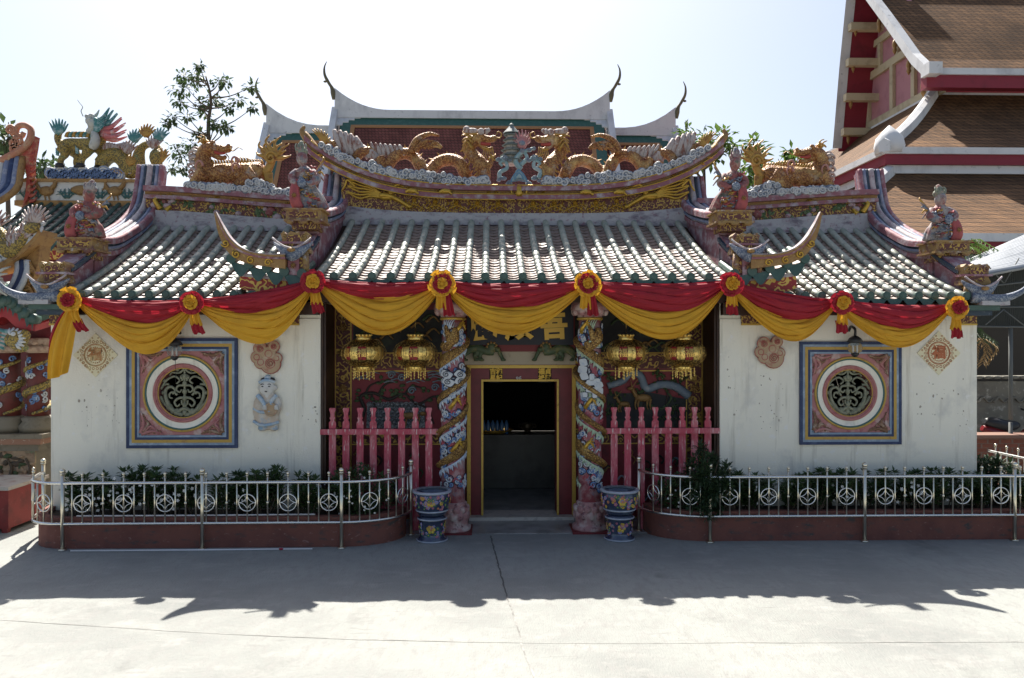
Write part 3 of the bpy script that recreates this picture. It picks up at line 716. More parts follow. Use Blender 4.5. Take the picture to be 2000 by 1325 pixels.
# ---- small flank roofs beside the middle eave, each under a gilt horn
for s_ in (-1, 1):
    def q(px, py, Y=10.62):
        p = at(px if s_ < 0 else 2024-px, py, Y); return Vector((s_*abs(p.x), Y, p.z))
    mb = MB()
    A, B = q(590, 535), q(452, 520); n = 4
    for k in range(n+1):
        t = k/n; p = A.lerp(B, t)+Vector((0, 0, .10*t*t))
        secs = []
        for i in range(4):
            d = i/3; c = p+Vector((0, .55*d, .18*d)); secs.append([c+Vector((.062*cos(a), 0, .062*sin(a))) for a in [pi*(-.1+1.2*j/8) for j in range(9)]])
        mb.loft(secs, 0, True, closed=False)
        mb.lathe([(.012, -.02), (.066, -.02), (.066, .03)], p, 14, 0, axis='y', sm=False)
        if k < n:
            p2 = A.lerp(B, (k+1)/n)+Vector((0, 0, .10*((k+1)/n)**2)); top = []; bot = []; bk = []
            for j in range(9):
                u = j/8; c = p.lerp(p2, u)+Vector((0, 0, -.02-.02*sin(pi*u))); top.append(c); bot.append(c+Vector((0, -.02, -.05-.12*sin(pi*u)**1.2))); bk.append(c+Vector((0, .55, .18)))
            mb.loft([bot, top], 0, False, closed=False); mb.loft([top, bk], 1, False, closed=False)
    # red and gilt bracket board below
    b0, b1, b2, b3, b4 = q(600, 552), q(466, 538), q(464, 562), q(490, 572), q(600, 585)
    mb.loft([[Vector((p.x, 10.68, p.z)) for p in (b0, b1, b2, b3, b4)], [Vector((p.x, 10.94, p.z)) for p in (b0, b1, b2, b3, b4)]], 2)
    c0 = [q(600, 546), q(464, 532), q(464, 539), q(600, 553)]
    mb.loft([[Vector((p.x, 10.66, p.z)) for p in c0], [Vector((p.x, 10.945, p.z)) for p in c0]], 3)
    fr_ = mb.build('flank_roof', [m_green_shaded, m_pan, m_redgilt, m_whitecap], temple)
    # horn
    pts = [q(560, 497), q(520, 497), q(482, 488), q(456, 469), q(437, 441), q(423, 414)]
    bt = [q(560, 526), q(520, 521), q(480, 514), q(449, 495), q(429, 459), q(419, 418)]
    T = catmull(pts, 30); B_ = catmull(bt, 30); hm = MB()
    def band(lo, hi, hw, m):
        secs = []
        for i in range(31):
            k = hw*(1-.75*(i/30)**2)
            a = B_[i].lerp(T[i], lo); b_ = B_[i].lerp(T[i], hi)
            secs.append([Vector((a.x, a.y-k, a.z)), Vector((a.x, a.y+k, a.z)), Vector((b_.x, b_.y+k, b_.z)), Vector((b_.x, b_.y-k, b_.z))])
        hm.loft(secs, m)
    band(0, .62, .07, 0); band(.622, .78, .095, 2); band(.782, .92, .12, 0); band(.922, 1, .10, 1)
    for k in range(4):
        i = 5+5*k; c = B_[i].lerp(T[i], .32); r = .055
        sp = spiral((c.x, c.z), r, k*1.1, 1.3); hm.tube([(a, c.y-.075, b_) for a, b_ in sp], .011, 5, 3)
    hm.build('upturned_horn', [m_gold, m_whitecap, m_purple, m_goldleaf], fr_)
# ---- floor of the porch and dim room
fl = MB(); fl.bx(-PX, PX, YW-.15, YP-.2, -.05, .012, 0); fl.bx(-HX+.2, HX-.2, YP+.1, YB-.5, -.05, .014, 0)
tag(fl.build('floor', M('floor_tile', (.32, .31, .30), .3, stains=[((.12, .115, .11), 3, .45, .7, 'noise')])), kind='structure')
# ------------------------------------------------ foliage helper
def leaf_quad(mb, p, d, up, L, w, m=0, bend=.15):
    d = d.normalized(); s_ = d.cross(up); s_ = s_.normalized() if s_.length > 1e-4 else Vector((1, 0, 0)); n = s_.cross(d)
    mid = p+d*L*.5+n*L*bend*.5; tip = p+d*L-n*L*bend*.4
    mb.add([p, mid+s_*w, tip, mid-s_*w], [(0, 1, 2), (0, 2, 3)], m)
def rnd_dir(r, zmin=-1):
    while True:
        v = Vector((r.uniform(-1, 1), r.uniform(-1, 1), r.uniform(zmin, 1)))
        if .1 < v.length < 1: return v.normalized()
m_leaf = M('shrub_leaf', (.065, .115, .038), .45, stains=[((.035, .07, .025), 6, .45, .65, 'noise'), ((.09, .14, .05), 13, .6, .75, 'noise')], trans=.2)
m_leafd = M('dark_leaf', (.028, .055, .022), .5, stains=[((.05, .085, .03), 8, .5, .7, 'noise')], trans=.15)
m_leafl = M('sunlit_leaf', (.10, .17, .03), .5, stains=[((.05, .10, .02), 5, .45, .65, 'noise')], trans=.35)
m_flower = M('white_petal', (.75, .75, .72), .6)
m_stem = M('stem_bark', (.10, .075, .05), .85, stains=[((.05, .04, .03), 14, .5, .7, 'noise')])
# ------------------------------------------------ planters and steel railings
m_planter = M('oxblood_plaster', (.20, .072, .052), .8, stains=[((.14, .05, .04), 3, .45, .7, 'noise'), ((.07, .06, .055), 5, .56, .68, 'noise', (1, 1, 2.5)), ((.30, .17, .14), 13, .62, .70, 'noise', (1, 1, 2))], bump=('noise', 30, .3))
m_soil = M('soil', (.045, .032, .022), .95, bump=('noise', 40, .6))
def gx(px, Y): return at(px, 1000, Y).x
YF = 10.13
LPATH = []      # left: from the far left end round to the gate end, in xy
xa, xb = gx(122, YF), gx(62, 10.6)
LPATH.append(Vector((gx(84, 11.0), 11.02, 0))); LPATH.append(Vector((xb-.03, 10.80, 0)))
for k in range(1, 7): a = pi+pi/2*k/6; LPATH.append(Vector((xa+.62*cos(a)*.98, YF+.50+.50*sin(a), 0)))
xc, xd = gx(667, YF), gx(803, 10.82)
LPATH.append(Vector((xc, YF, 0)))
for k in range(1, 9): a = -pi/2+pi/2*k/8; LPATH.append(Vector((xc+(xd-xc)*cos(a), YF+.70+.70*sin(a), 0)))
RPATH = []
YG = 10.28; xe, xf = gx(1248, 10.9), gx(1387, YG)
for k in range(0, 9): a = pi+pi/2*k/8; RPATH.append(Vector((xf-(xf-xe)*-cos(a), YG+.66+.66*sin(a), 0)))
RPATH[-1] = Vector((xf, YG, 0))
RPATH.append(Vector((7.35, YG-.02, 0)))
for k in range(1, 7): a = -pi/2+pi/2*k/6; RPATH.append(Vector((7.35+.45*cos(a), YG+.43+.45*sin(a), 0)))
RPATH.append(Vector((7.75, 12.6, 0)))
class Path:
    def __init__(s, P):
        s.P = P; s.d = [0]
        for a, b in zip(P, P[1:]): s.d.append(s.d[-1]+(b-a).length)
        s.L = s.d[-1]
    def pt(s, d):
        d = max(0, min(s.L, d))
        for i in range(len(s.d)-1):
            if d <= s.d[i+1]+1e-9:
                f = (d-s.d[i])/(s.d[i+1]-s.d[i]); return s.P[i].lerp(s.P[i+1], f), (s.P[i+1]-s.P[i]).normalized()
        return s.P[-1], (s.P[-1]-s.P[-2]).normalized()
    def near(s, x):
        best = min(range(2001), key=lambda i: abs(s.pt(s.L*i/2000)[0].x-x)+.02*s.pt(s.L*i/2000)[0].y); return s.L*best/2000
def railing(path, posts, d0, label, zt, zb, loc):
    P = Path(path); root = thing('metal_railing', label, 'railing', loc)
    N = int(P.L/.06); pts = [P.pt(P.L*i/N)[0] for i in range(N+1)]
    up = lambda p, z: Vector((p.x, p.y, z))
    for nm, z, r in (('top_rail', zt, .021), ('bottom_rail', zb, .019)):
        mb = MB(); mb.tube([up(p, z) for p in pts], r, 8); mb.build(nm, m_steel, root)
    pd = []
    for x in posts:
        d = x if isinstance(x, float) else x; pd.append(d); p, t = P.pt(d); mb = MB()
        mb.tube([up(p, 0), up(p, zt+.13)], .024, 10); mb.lathe([(.05, 0), (.05, .012), (.026, .02)], (p.x, p.y, .001), 12); mb.ell((p.x, p.y, zt+.155), .036, 0, 10)
        mb.lathe([(.034, zt+.115), (.034, zt+.13)], (p.x, p.y, 0), 10)
        mb.build('post', m_brass, root)
    sp = .1305; d = d0; k = 0; zm = (zt+zb)/2
    while d < P.L-.03:
        if d > .03:
            p, t = P.pt(d); c = k % 4
            if min(abs(d-q) for q in pd) > .045:
                mb = MB()
                if c in (0, 2):
                    top = zt+.105; mb.tube([up(p, zb), up(p, top)], .0105, 6); mb.ell((p.x, p.y, top+.012), .022, 0, 8); mb.lathe([(.017, top-.025), (.017, top-.012)], (p.x, p.y, 0), 8)
                    if c == 2: mb.ell((p.x, p.y, zm), (.02, .02, .024), 0, 8)
                else: mb.tube([up(p, zb), up(p, zt)], .0105, 6)
                mb.build('baluster', m_brass, root)
                if c == 0:
                    rg = MB(); R = .108; nrm = Vector((-t.y, t.x, 0))
                    def on(a, b_): return p+t*a+Vector((0, 0, zm+b_))
                    rg.tube([on(R*cos(2*pi*i/28), R*sin(2*pi*i/28)) for i in range(28)], .0095, 6, closed=True, up=nrm)
                    for q in range(4):
                        a0 = pi/2*q+pi/4; cx_, cz_ = R*1.414*cos(a0), R*1.414*sin(a0)
                        arc = [on(cx_+R*cos(a0+pi+w_), cz_+R*sin(a0+pi+w_)) for w_ in [lerp(-pi/4, pi/4, i/10) for i in range(11)]]
                        rg.tube(arc, .007, 5)
                    rg.build('ring_ornament', m_steel, root)
        d += sp; k += 1
    return root
PL = Path(LPATH); PR = Path(RPATH)
p0 = PL.near(gx(122, YF))
railing(LPATH, [.02, p0, PL.near(gx(395, YF)), PL.near(xc), PL.L-.02], (PL.near(gx(161, YF)) % (.1305*4)), 'curved steel railing in front of the left planter, ending beside the left flower pot', .855, .335, (gx(395, YF), YF, 0))
railing(RPATH, [.02, PR.near(xf), PR.near(gx(1688, YG)), PR.near(gx(1980, YG))], (PR.near(gx(1425, YG)) % (.1305*4)), 'long polished steel railing along the right planter with a dark bush leaning over it', .865, .345, (gx(1688, YG), YG, 0))
def planter(path, inset, close, label, loc):
    root = thing('planter', label, 'planter', loc); mb = MB(); P = Path(path); N = 120
    out = []; inn = []
    cen = Vector((sum(p.x for p in path)/len(path), 10.9, 0))
    for i in range(N+1):
        p, t = P.pt(P.L*i/N); n = Vector((-t.y, t.x, 0))
        out.append(p+n*inset); inn.append(p+n*(inset+.11))
    secs = [[Vector((a.x, a.y, 0)), Vector((a.x, a.y, .395)), Vector((b.x, b.y, .395)), Vector((b.x, b.y, 0))] for a, b in zip(out, inn)]
    mb.loft(secs, 0); mb.build('kerb_wall', m_planter, root)
    so_ = MB(); poly = [(p.x, p.y) for p in inn]+[(x, y) for x, y in close]
    so_.add([(x, y, .34) for x, y in poly], [list(range(len(poly)))]); so_.build('soil', m_soil, root)
planter(LPATH, .07, [(-2.0, 10.93), (-6.45, 10.93)], 'low oxblood plastered planter wall under the left white wall', (-4.2, 10.3, 0))
planter(RPATH, .07, [(6.55, 12.5), (6.55, 10.93), (2.2, 10.93)], 'low oxblood plastered planter wall under the right white wall', (4.4, 10.4, 0))
# white plastic tubes
m_pvc = M('white_plastic', (.7, .68, .68), .5)
for (a, b_, Y, z, lb) in ((138, 610, 10.06, .012, 'white plastic tube lying on the ground below the left railing'), (150, 615, 10.26, .408, 'white plastic tube lying on top of the left planter wall')):
    p, q = at(a, 1000, Y), at(b_, 1000, Y); mb = MB(); mb.tube([(p.x, Y, z), ((p.x+q.x)/2, Y-.006, z), (q.x, Y+.012, z)], .011, 8)
    if z < .1: mb.ell((lerp(p.x, q.x, .87), Y, z+.004), (.03, .016, .016), 1, 8)
    o = mb.build('plastic_tube', [m_pvc, M('red_tape', (.35, .02, .05), .6)]); tag(o, lb, 'tube')
# ------------------------------------------------ shrubs
def shrub_mesh(seed, h, rx, ry, nstem=17):
    r = random.Random(seed); fo = MB(); st = MB(); fw = MB()
    for i in range(nstem):
        b = Vector((r.uniform(-.6, .6)*rx, r.uniform(-.5, .5)*ry, 0)); tip = Vector((b.x+r.uniform(-.5, .5)*rx, b.y+r.uniform(-.6, .6)*ry, h*r.uniform(.62, 1.0)))
        P = catmull([b, b.lerp(tip, .5)+Vector((r.uniform(-.05, .05), r.uniform(-.05, .05), .03)), tip], 8); st.tube(P, [lerp(.009, .004, k/8) for k in range(9)], 5)
        for k in range(2, 9):
            n = 6 if k < 8 else 11
            for j in range(n):
                a = 2*pi*j/n+r.random(); el = r.uniform(-.1, .7) if k < 8 else r.uniform(.1, 1.1)
                d = Vector((cos(a)*cos(el), sin(a)*cos(el), sin(el))); leaf_quad(fo, P[k]+d*.01, d, Vector((0, 0, 1)), r.uniform(.075, .125), r.uniform(.014, .022), 0)
        for k in range(2):
            c = P[r.randint(3, 7)]+Vector((r.uniform(-.08, .08), -r.uniform(.03, .16), r.uniform(-.06, .06)))
            if r.random() < .75:
                for j in range(5):
                    a = 2*pi*j/5+i; d = Vector((cos(a), -.25, sin(a))); leaf_quad(fw, c, d, Vector((0, -1, 0)), .028, .010, 0, 0)
    return fo, st, fw
def make_shrub(seed, h, rx, ry, loc, label, group, flowers=True):
    fo, st, fw = shrub_mesh(seed, h, rx, ry)
    t = thing('flowering_shrub', label, 'shrub', (0, 0, 0), group)
    fo.build('foliage', m_leaf, t); st.build('stem', m_stem, t)
    if flowers: fw.build('flower', m_flower, t)
    t.location = loc; return t
GL = 'white-flowered shrubs in the left planter'; GR = 'white-flowered shrubs in the right planter'
LL = 'leafy shrub with small white flowers behind the left railing, against the white wall'
LR = 'leafy shrub with small white flowers behind the right railing, against the white wall'
protos = [make_shrub(11, .53, .34, .22, (-5.85, 10.55, .34), LL, GL), make_shrub(12, .60, .36, .22, (-5.2, 10.58, .34), LL, GL), make_shrub(13, .50, .36, .22, (-4.5, 10.55, .34), LL, GL)]
rr = random.Random(5)
for i, x in enumerate((-3.95, -3.4, -2.9, -2.45, -4.85, -5.5, -3.65)):
    dup(protos[i % 3], (x, 10.5+rr.uniform(0, .12), .34), rr.random()*6, LL, (1, 1, rr.uniform(.80, 1.0)))
for i, x in enumerate((2.75, 3.25, 3.75, 4.3, 4.85, 5.35, 5.85, 6.35, 6.85, 4.05, 5.6, 3.0)):
    s_ = dup(protos[(i*2+1) % 3], (x, 10.62+rr.uniform(0, .1), .34), rr.random()*6, LR, (1, 1, rr.uniform(.78, 1.02))); s_['group'] = GR
def bush(name, label, c, R, n, L, w, mat, cat='bush', seed=1, fl=0, drop=0):
    r = random.Random(seed); t = thing(name, label, cat, (c[0], c[1], .34)); fo = MB(); fw = MB(); st = MB()
    for k in range(9):
        d = rnd_dir(r, .1); st.tube(catmull([(c[0]+d.x*.05, c[1]+d.y*.05, .34), Vector(c)+Vector((d.x*R[0]*.4, d.y*R[1]*.4, -.05)), Vector(c)+Vector((d.x*R[0]*.85, d.y*R[1]*.85, d.z*R[2]*.8))], 6), [.014-.0016*q for q in range(7)], 5)
    cl = [(rnd_dir(r), r.uniform(.55, 1.0)) for _ in range(70)]
    for d, q in cl:
        cc = Vector(c)+Vector((d.x*R[0]*q, d.y*R[1]*q, d.z*R[2]*q-drop*abs(d.x)))
        for _ in range(n//70):
            e = rnd_dir(r); p = cc+e*r.uniform(0, .09); leaf_quad(fo, p, (e+Vector((0, 0, .3))), Vector((0, 0, 1)), L*r.uniform(.7, 1.2), w)
        if fl and d.y < .2 and r.random() < fl:
            p = cc+Vector((r.uniform(-.04, .04), -.09, r.uniform(-.04, .04)))
            for j in range(5): a = 2*pi*j/5; leaf_quad(fw, p, Vector((cos(a), -.2, sin(a))), Vector((0, -1, 0)), .017, .007, 0, 0)
    fo.build('foliage', mat, t); st.build('stem', m_stem, t)
    if fl: fw.build('flower', m_flower, t)
    return t
p = at(706, 965, 10.62); bush('round_bush', 'rounded fine-leaved bush with tiny white flowers at the right end of the left planter', (p.x, 10.55, .62), (.46, .30, .36), 3500, .05, .012, m_leaf, seed=4, fl=.9)
p = at(1380, 940, 10.42); bush('leaning_bush', 'dense dark bush leaning over the left end of the right railing', (p.x, 10.40, .78), (.28, .26, .50), 4200, .075, .012, m_leafd, seed=6)
p = at(1312, 950, 10.8); bush('low_bush', 'low bush with fine leaves inside the curved end of the right railing', (p.x+.1, 10.72, .55), (.36, .2, .28), 2100, .05, .012, m_leaf, seed=8, fl=.3)
p = at(1950, 920, 10.9); bush('corner_bush', 'dark leafy bush beside the right corner of the white wall', (6.9, 11.2, .60), (.5, .35, .42), 2800, .09, .02, m_leafd, seed=9, fl=.2)
# ------------------------------------------------ timber picket fences in the porch
m_fence = M('worn_red_paint', (.42, .05, .085), .6, stains=[((.52, .19, .21), 4, .46, .68, 'noise', (3, 3, .8)), ((.62, .46, .44), 12, .56, .66, 'noise', (3, 3, .5)), ((.20, .025, .035), 5, .58, .75, 'noise')])
def picket_fence(xs, x0, x1, label):
    Yf = 10.98; t = thing('picket_fence', label, 'fence', ((x0+x1)/2, Yf, 0))
    zr = at(700, 842, Yf).z; zt = at(700, 797, Yf).z
    mb = MB(); mb.bx(x0, x1, Yf-.06, Yf-.02, zr-.045, zr+.03); mb.build('rail', m_fence, t); mb = MB(); mb.bx(x0, x1, Yf-.055, Yf-.021, .30, .37); mb.build('rail', m_fence, t)
    for x in xs:
        mb = MB(); w_ = .047; k = random.uniform(-.006, .006)
        prof_ = [(w_, .02), (w_, zt-.22), (w_*.98, zt-.20), (w_*.55, zt-.175), (w_*.5, zt-.165), (w_*.80, zt-.15), (w_*.80, zt-.135), (w_*.55, zt-.12), (w_*.62, zt-.07), (w_*.92, zt-.03), (w_*.90, zt-.012), (w_*.80, zt)]
        secs = [[Vector((x+k+a, Yf-.018, z)), Vector((x+k+a, Yf+.022, z)), Vector((x+k-a, Yf+.022, z)), Vector((x+k-a, Yf-.018, z))] for a, z in prof_]
        mb.loft(secs, 0); mb.build('picket', m_fence, t)
fx = lambda px: at(px, 900, 10.98).x
picket_fence([fx(k) for k in (649, 676, 703, 730, 757, 784, 811, 837)], fx(627), fx(858), 'worn red picket fence across the left porch bay')
picket_fence([fx(k) for k in (1199, 1226, 1252, 1279, 1305, 1332, 1357, 1383)], fx(1182), fx(1404), 'worn red picket fence across the right porch bay')
# ------------------------------------------------ glazed flower pots on their stands
m_glz = M('blue_glaze', (.03, .042, .085), .2, spec=.7, coat=.5, stains=[((.06, .09, .12), 14, .5, .7, 'noise')])
m_rim = M('pale_glaze', (.34, .37, .43), .2, coat=.4, stains=[((.5, .52, .58), 12, .5, .7, 'noise')])
m_fl = [M('petal_yellow', (.62, .43, .05), .25, coat=.3), M('petal_rose', (.42, .14, .26), .25, coat=.3), M('petal_orange', (.52, .20, .10), .25, coat=.3), M('petal_lilac', (.28, .26, .50), .25, coat=.3), M('leaf_enamel', (.05, .17, .09), .25, coat=.3)]
def pot(px, label, seed):
    Y = 10.52; c = at(px, 1050, Y); r_ = random.Random(seed)
    st = thing('pot_stand', f'blue glazed ceramic pot stand painted with flowers, under the {label} pot', 'pot stand', (c.x, Y, 0))
    h = .345
    prS = [(.19, .0), (.20, .015), (.195, .035), (.165, .05), (.16, .10), (.17, .2), (.17, .27), (.185, .29), (.19, .315), (.16, .335), (.15, .345)]
    mb = MB(); mb.lathe(prS, (c.x, Y, 0), 36); mb.build('body', m_glz, st)
    rb = MB()
    for z, r in ((.012, .203), (.30, .192)): rb.ring((c.x, Y, z), r, .012, 36, 6, axis='z')
    rb.build('rim', m_rim, st)
    pt = thing('flower_pot', f'empty blue glazed ceramic pot painted with flowers, {label} of the doorway', 'flower pot', (c.x, Y, h))
    prP = [(.15, h), (.19, h+.01), (.205, h+.05), (.205, h+.08), (.225, h+.13), (.240, h+.22), (.245, h+.29), (.235, h+.30), (.215, h+.285), (.20, h+.15), (.0, h+.14)]
    prP[-1] = (.01, h+.14)
    mb = MB(); mb.lathe(prP, (c.x, Y, 0), 40); mb.build('body', m_glz, pt)
    rb = MB(); rb.lathe([(.215, h+.29), (.262, h+.30), (.268, h+.315), (.258, h+.332), (.212, h+.328)], (c.x, Y, 0), 40, caps=False); rb.ring((c.x, Y, h+.065), .212, .012, 40, 6, axis='z'); rb.build('rim', m_rim, pt)
    def flower(mb, a, z, rad, col, prof_):
        R = interp([(q[1], q[0]) for q in prof_], z)
        o = Vector((sin(a), -cos(a), 0)); tv = Vector((cos(a), sin(a), 0)); ctr = Vector((c.x, Y, z))+o*(R+.002)
        n = r_.choice((5, 6, 8))
        for k in range(n):
            b_ = 2*pi*k/n; pc_ = ctr+tv*cos(b_)*rad*.62+Vector((0, 0, sin(b_)*rad*.62))-o*(.5*(rad*.62*cos(b_))**2/R)
            mb.add([pc_+tv*cos(q)*rad*.42+Vector((0, 0, sin(q)*rad*.42))+o*.001 for q in [2*pi*j/7 for j in range(7)]]+[pc_+o*.008], [(j, (j+1) % 7, 7) for j in range(7)], col)
        mb.ell(ctr+o*.004, (rad*.28,)*3, (2 if col == 0 else 0), 6)
    for prof_, zs, root, nn in (([q for q in prS if .05 < q[1] < .29], (.08, .25), st, 80), ([q for q in prP[3:7]], (h+.10, h+.275), pt, 150)):
        mb = MB()
        for i in range(nn): flower(mb, r_.uniform(-pi, pi), r_.uniform(*zs), r_.uniform(.016, .03), r_.choice((0, 1, 1, 2, 3, 3, 4, 4)), prof_)
        for a in (0, 1.6, -1.6, 3.1): flower(mb, a, (zs[0]+zs[1])/2+.01, .055 if nn > 50 else .035, 0, prof_)
        mb.build('painted_flowers', m_fl, root)
pot(844, 'left', 3); pot(1210, 'right', 9)
# ------------------------------------------------ dragon columns
m_colred = M('column_rose', (.34, .085, .10), .6, stains=[((.46, .30, .31), 6, .46, .62, 'noise'), ((.22, .28, .40), 9, .58, .66, 'noise'), ((.20, .03, .05), 11, .55, .72, 'noise')])
m_cloudb = M('cloud_blue', (.10, .19, .38), .6, stains=[((.38, .45, .55), 18, .5, .66, 'noise')])
m_cloudw = M('cloud_white', (.52, .54, .55), .65, stains=[((.30, .38, .48), 16, .55, .7, 'noise')])
m_finw = M('fin_pale_blue', (.42, .50, .62), .6, stains=[((.62, .64, .62), 20, .5, .62, 'noise'), ((.16, .24, .42), 24, .62, .7, 'noise')])
m_fingr = M('fin_pale_green', (.40, .50, .36), .6, stains=[((.16, .28, .16), 20, .6, .7, 'noise')])
m_outline = M('outline_paint', (.03, .035, .06), .7)
m_lotus = M('lotus_pink', (.38, .19, .185), .65, stains=[((.52, .42, .38), 7, .46, .64, 'noise'), ((.14, .05, .06), 11, .55, .66, 'noise')])
m_cscale = M('column_dragon_scales', (.46, .27, .07), .45, metal=.2, stains=[((.16, .08, .025), 48, .36, .58, 'cell'), ((.56, .38, .13), 9, .55, .72, 'noise')], bump=('cell', 55, -.8))
def column(px, label, sgn, seed):
    Y = 11.02; c = at(px, 800, Y); zt = at(px, 622, Y).z; r_ = random.Random(seed); R = .163
    t = thing('dragon_column', label, 'column', (c.x, Y, 0)); zb = .40
    def cy(a, z, rr): return Vector((c.x+rr*sin(a), Y-rr*cos(a), z))
    mb = MB(); mb.lathe([(R*1.02, .1), (R, 1.5), (R*.95, zt)], (c.x, Y, 0), 32); mb.build('shaft', m_colred, t)
    # lotus base and plinth
    bs = MB(); bs.lathe([(.24, 0), (.25, .03), (.25, .075), (.21, .09), (.205, .12), (.225, .20), (.23, .27), (.21, .33), (.19, .37), (.195, .40), (.17, .42)], (c.x, Y, 0), 32)
    for k in range(12):
        a = 2*pi*k/12
        for z, e, dx in ((.235, .075, 0), (.315, .055, .26)): bs.ell(cy(a+dx, z, .203), (.058, .04, e), 0, 8, R=Matrix.Rotation(a+dx, 3, 'Z'))
    bs.build('lotus_base', m_lotus, t)
    pl = MB(); pl.bx(c.x-.27, c.x+.27, Y-.27, Y+.27, 0, .028); pl.build('plinth', m_maroon, t)
    cp = MB(); cp.lathe([(R, zt-.03), (R+.02, zt-.02), (R+.02, zt+.0), (R+.01, zt+.01)], (c.x, Y, 0), 28)
    cp.build('gilt_collar', m_goldtrim, t)
    lc = MB(); lc.lathe([(R, zt+.01), (R+.05, zt+.08), (R+.11, zt+.12), (R+.10, zt+.19), (R, zt+.32)], (c.x, Y, 0), 28)
    for k in range(10): a = 2*pi*k/10; lc.ell(cy(a, zt+.10, R+.06), (.06, .05, .07), 0, 8, R=Matrix.Rotation(a, 3, 'Z'))
    lc.lathe([(R*.9, zt+.3), (R*.9, 3.44)], (c.x, Y, 0), 20); lc.build('lotus_capital', m_lotus, t)
    # the coiling dragon: body as one swept skin, with fin along its upper side
    n = 320; pts = []; rad = []; z0, z1 = .62, zt-.25; turns = 4.4
    for i in range(n+1):
        f = i/n; a = sgn*(2*pi*turns*f)+pi*.15*sgn; zz = lerp(z0, z1, f)+.035*sin(2*pi*turns*f*1.0)
        q = .10*(smooth(min(1, f*4+.12)))*(1-.35*smooth((f-.86)/.14)); rad.append(q); pts.append(cy(a, zz, R-.006+q*.06))
    db = MB(); db.tube(pts, rad, 12, 0, flat=.40, up=(0, 0, 1)); db.build('dragon_body', m_cscale, t)
    fn = MB()
    for i in range(6, n-6, 2):
        f = i/n; p = pts[i]; o = Vector((p.x-c.x, p.y-Y, 0)).normalized(); tg = (pts[i+1]-pts[i-1]).normalized()
        b0 = p+Vector((0, 0, -rad[i]*.8)); L = .075+.02*(i % 4); k = Vector((0, 0, -1))*L+tg*.04*sgn*0+tg*.035
        fn.add([b0+tg*.028+o*.02, b0-tg*.028+o*.02, b0+k+o*.014, b0+o*.035+k*.4], [(0, 3, 2), (3, 1, 2), (0, 1, 3)], 0)
    fn.build('dragon_fin', m_finw if sgn > 0 else m_fingr, t)
    # head near the top, mouth open upwards, with white beard
    hd = MB(); a = -.15*sgn; z = zt-.30
    hd.tube(catmull([cy(a-.6, z-.10, R+.02), cy(a, z-.06, R+.05), cy(a+.30, z+.05, R+.05), cy(a+.32, z+.17, R+.03)], 14), [.07+.01*sin(k) for k in range(12)]+[.05, .04, .025], 9, 0)
    hd.tube(catmull([cy(a, z-.02, R+.05), cy(a-.15, z+.08, R+.06), cy(a-.35, z+.20, R+.04)], 10), [.055, .055, .05, .045, .04, .04, .04, .035, .03, .028, .02], 8, 0)
    hd = sculpt(hd, .012); hd.build('dragon_head', m_cscale, t)
    bd = MB()
    for k in range(9):
        b_ = lerp(-.5, .5, k/8); curl(bd, [cy(a+b_*.5, z-.02, R+.07), cy(a+b_*.8, z-.09, R+.06), cy(a+b_*1.1, z-.15+.03*abs(k-4), R+.02)], .02, .004, 0, 5, 8)
    for k in range(5): curl(bd, [cy(a-.45+.1*k, z+.15, R+.02), cy(a-.5+.16*k, z+.24, R+.03), cy(a-.45+.2*k, z+.28, R+.02)], .014, .004, 0, 5, 8)
    bd.build('dragon_beard', m_finw if sgn > 0 else m_fingr, t)
    # claws
    cl = MB()
    for z, a in ((zt-.10, .55), (zt-1.15, .15), (zt-1.75, .3), (zt-1.75, -2.6), (zt-.9, 2.7)):
        a *= sgn
        curl(cl, [cy(a-.35, z-.10, R+.0), cy(a-.1, z-.04, R+.04), cy(a+.15, z+.03, R+.03)], .035, .026)
        for k in range(4): curl(cl, [cy(a+.15, z+.03, R+.03), cy(a+.32+.05*k, z+.08-.045*k, R+.045), cy(a+.5, z+.05-.04*k, R+.01)], .014, .004, 0, 5, 8)
    cl.build('dragon_claw', m_goldleaf, t)
    # painted clouds: curls of blue and white
    cd = MB()
    for i in range(44):
        a = r_.uniform(-pi, pi); z = r_.uniform(.48, zt-.12)
        if i < 28: a = r_.uniform(-1.1, 1.1)
        for k in range(4):
            dz, da, e = r_.uniform(-.07, .07), r_.uniform(-.35, .35), r_.uniform(.026, .05)
            ctr = (a+da, z+dz); sp = spiral((0, 0), e, r_.random()*6, 1.2, 14); cd.tube([cy(ctr[0]+x/R, ctr[1]+y, R+.010) for x, y in sp], .012, 5, k % 2)
            cd.tube([cy(ctr[0]+e*1.2*cos(2*pi*q/14)/R, ctr[1]+e*1.2*sin(2*pi*q/14), R+.004) for q in range(14)], .007, 4, 2, closed=True)
    for i in range(34):
        a = r_.uniform(-1.4, 1.4); z = r_.uniform(.6, zt-.15); curl(cd, [cy(a, z, R+.0), cy(a+.2, z+.05, R+.015), cy(a+.38, z+.02, R+.015), cy(a+.5, z+.1, R)], .014, .004, 3 if i % 3 else 0, 5, 8)
    cd.build('cloud_relief', [m_cloudw, m_cloudb, m_outline, M('flame_rose', (.42, .08, .10), .6)], t)
    # white banner knot (left) or white puzzle-shaped figure (right)
    wb = MB()
    def plate(a0, z, w_, h_, rot=0):
        for m, g, th in ((1, 1.0, .018), (0, .86, .03)):
            o = []
            for k in range(20):
                q = 2*pi*k/20; x = w_*g*math.copysign(abs(cos(q))**.5, cos(q)); y = h_*g*math.copysign(abs(sin(q))**.5, sin(q))
                o.append((x*cos(rot)-y*sin(rot), x*sin(rot)+y*cos(rot)))
            wb.loft([[cy(a0+x/R, z+y, R+.02) for x, y in o], [cy(a0+x/R, z+y, R+.035+th) for x, y in o]], m)
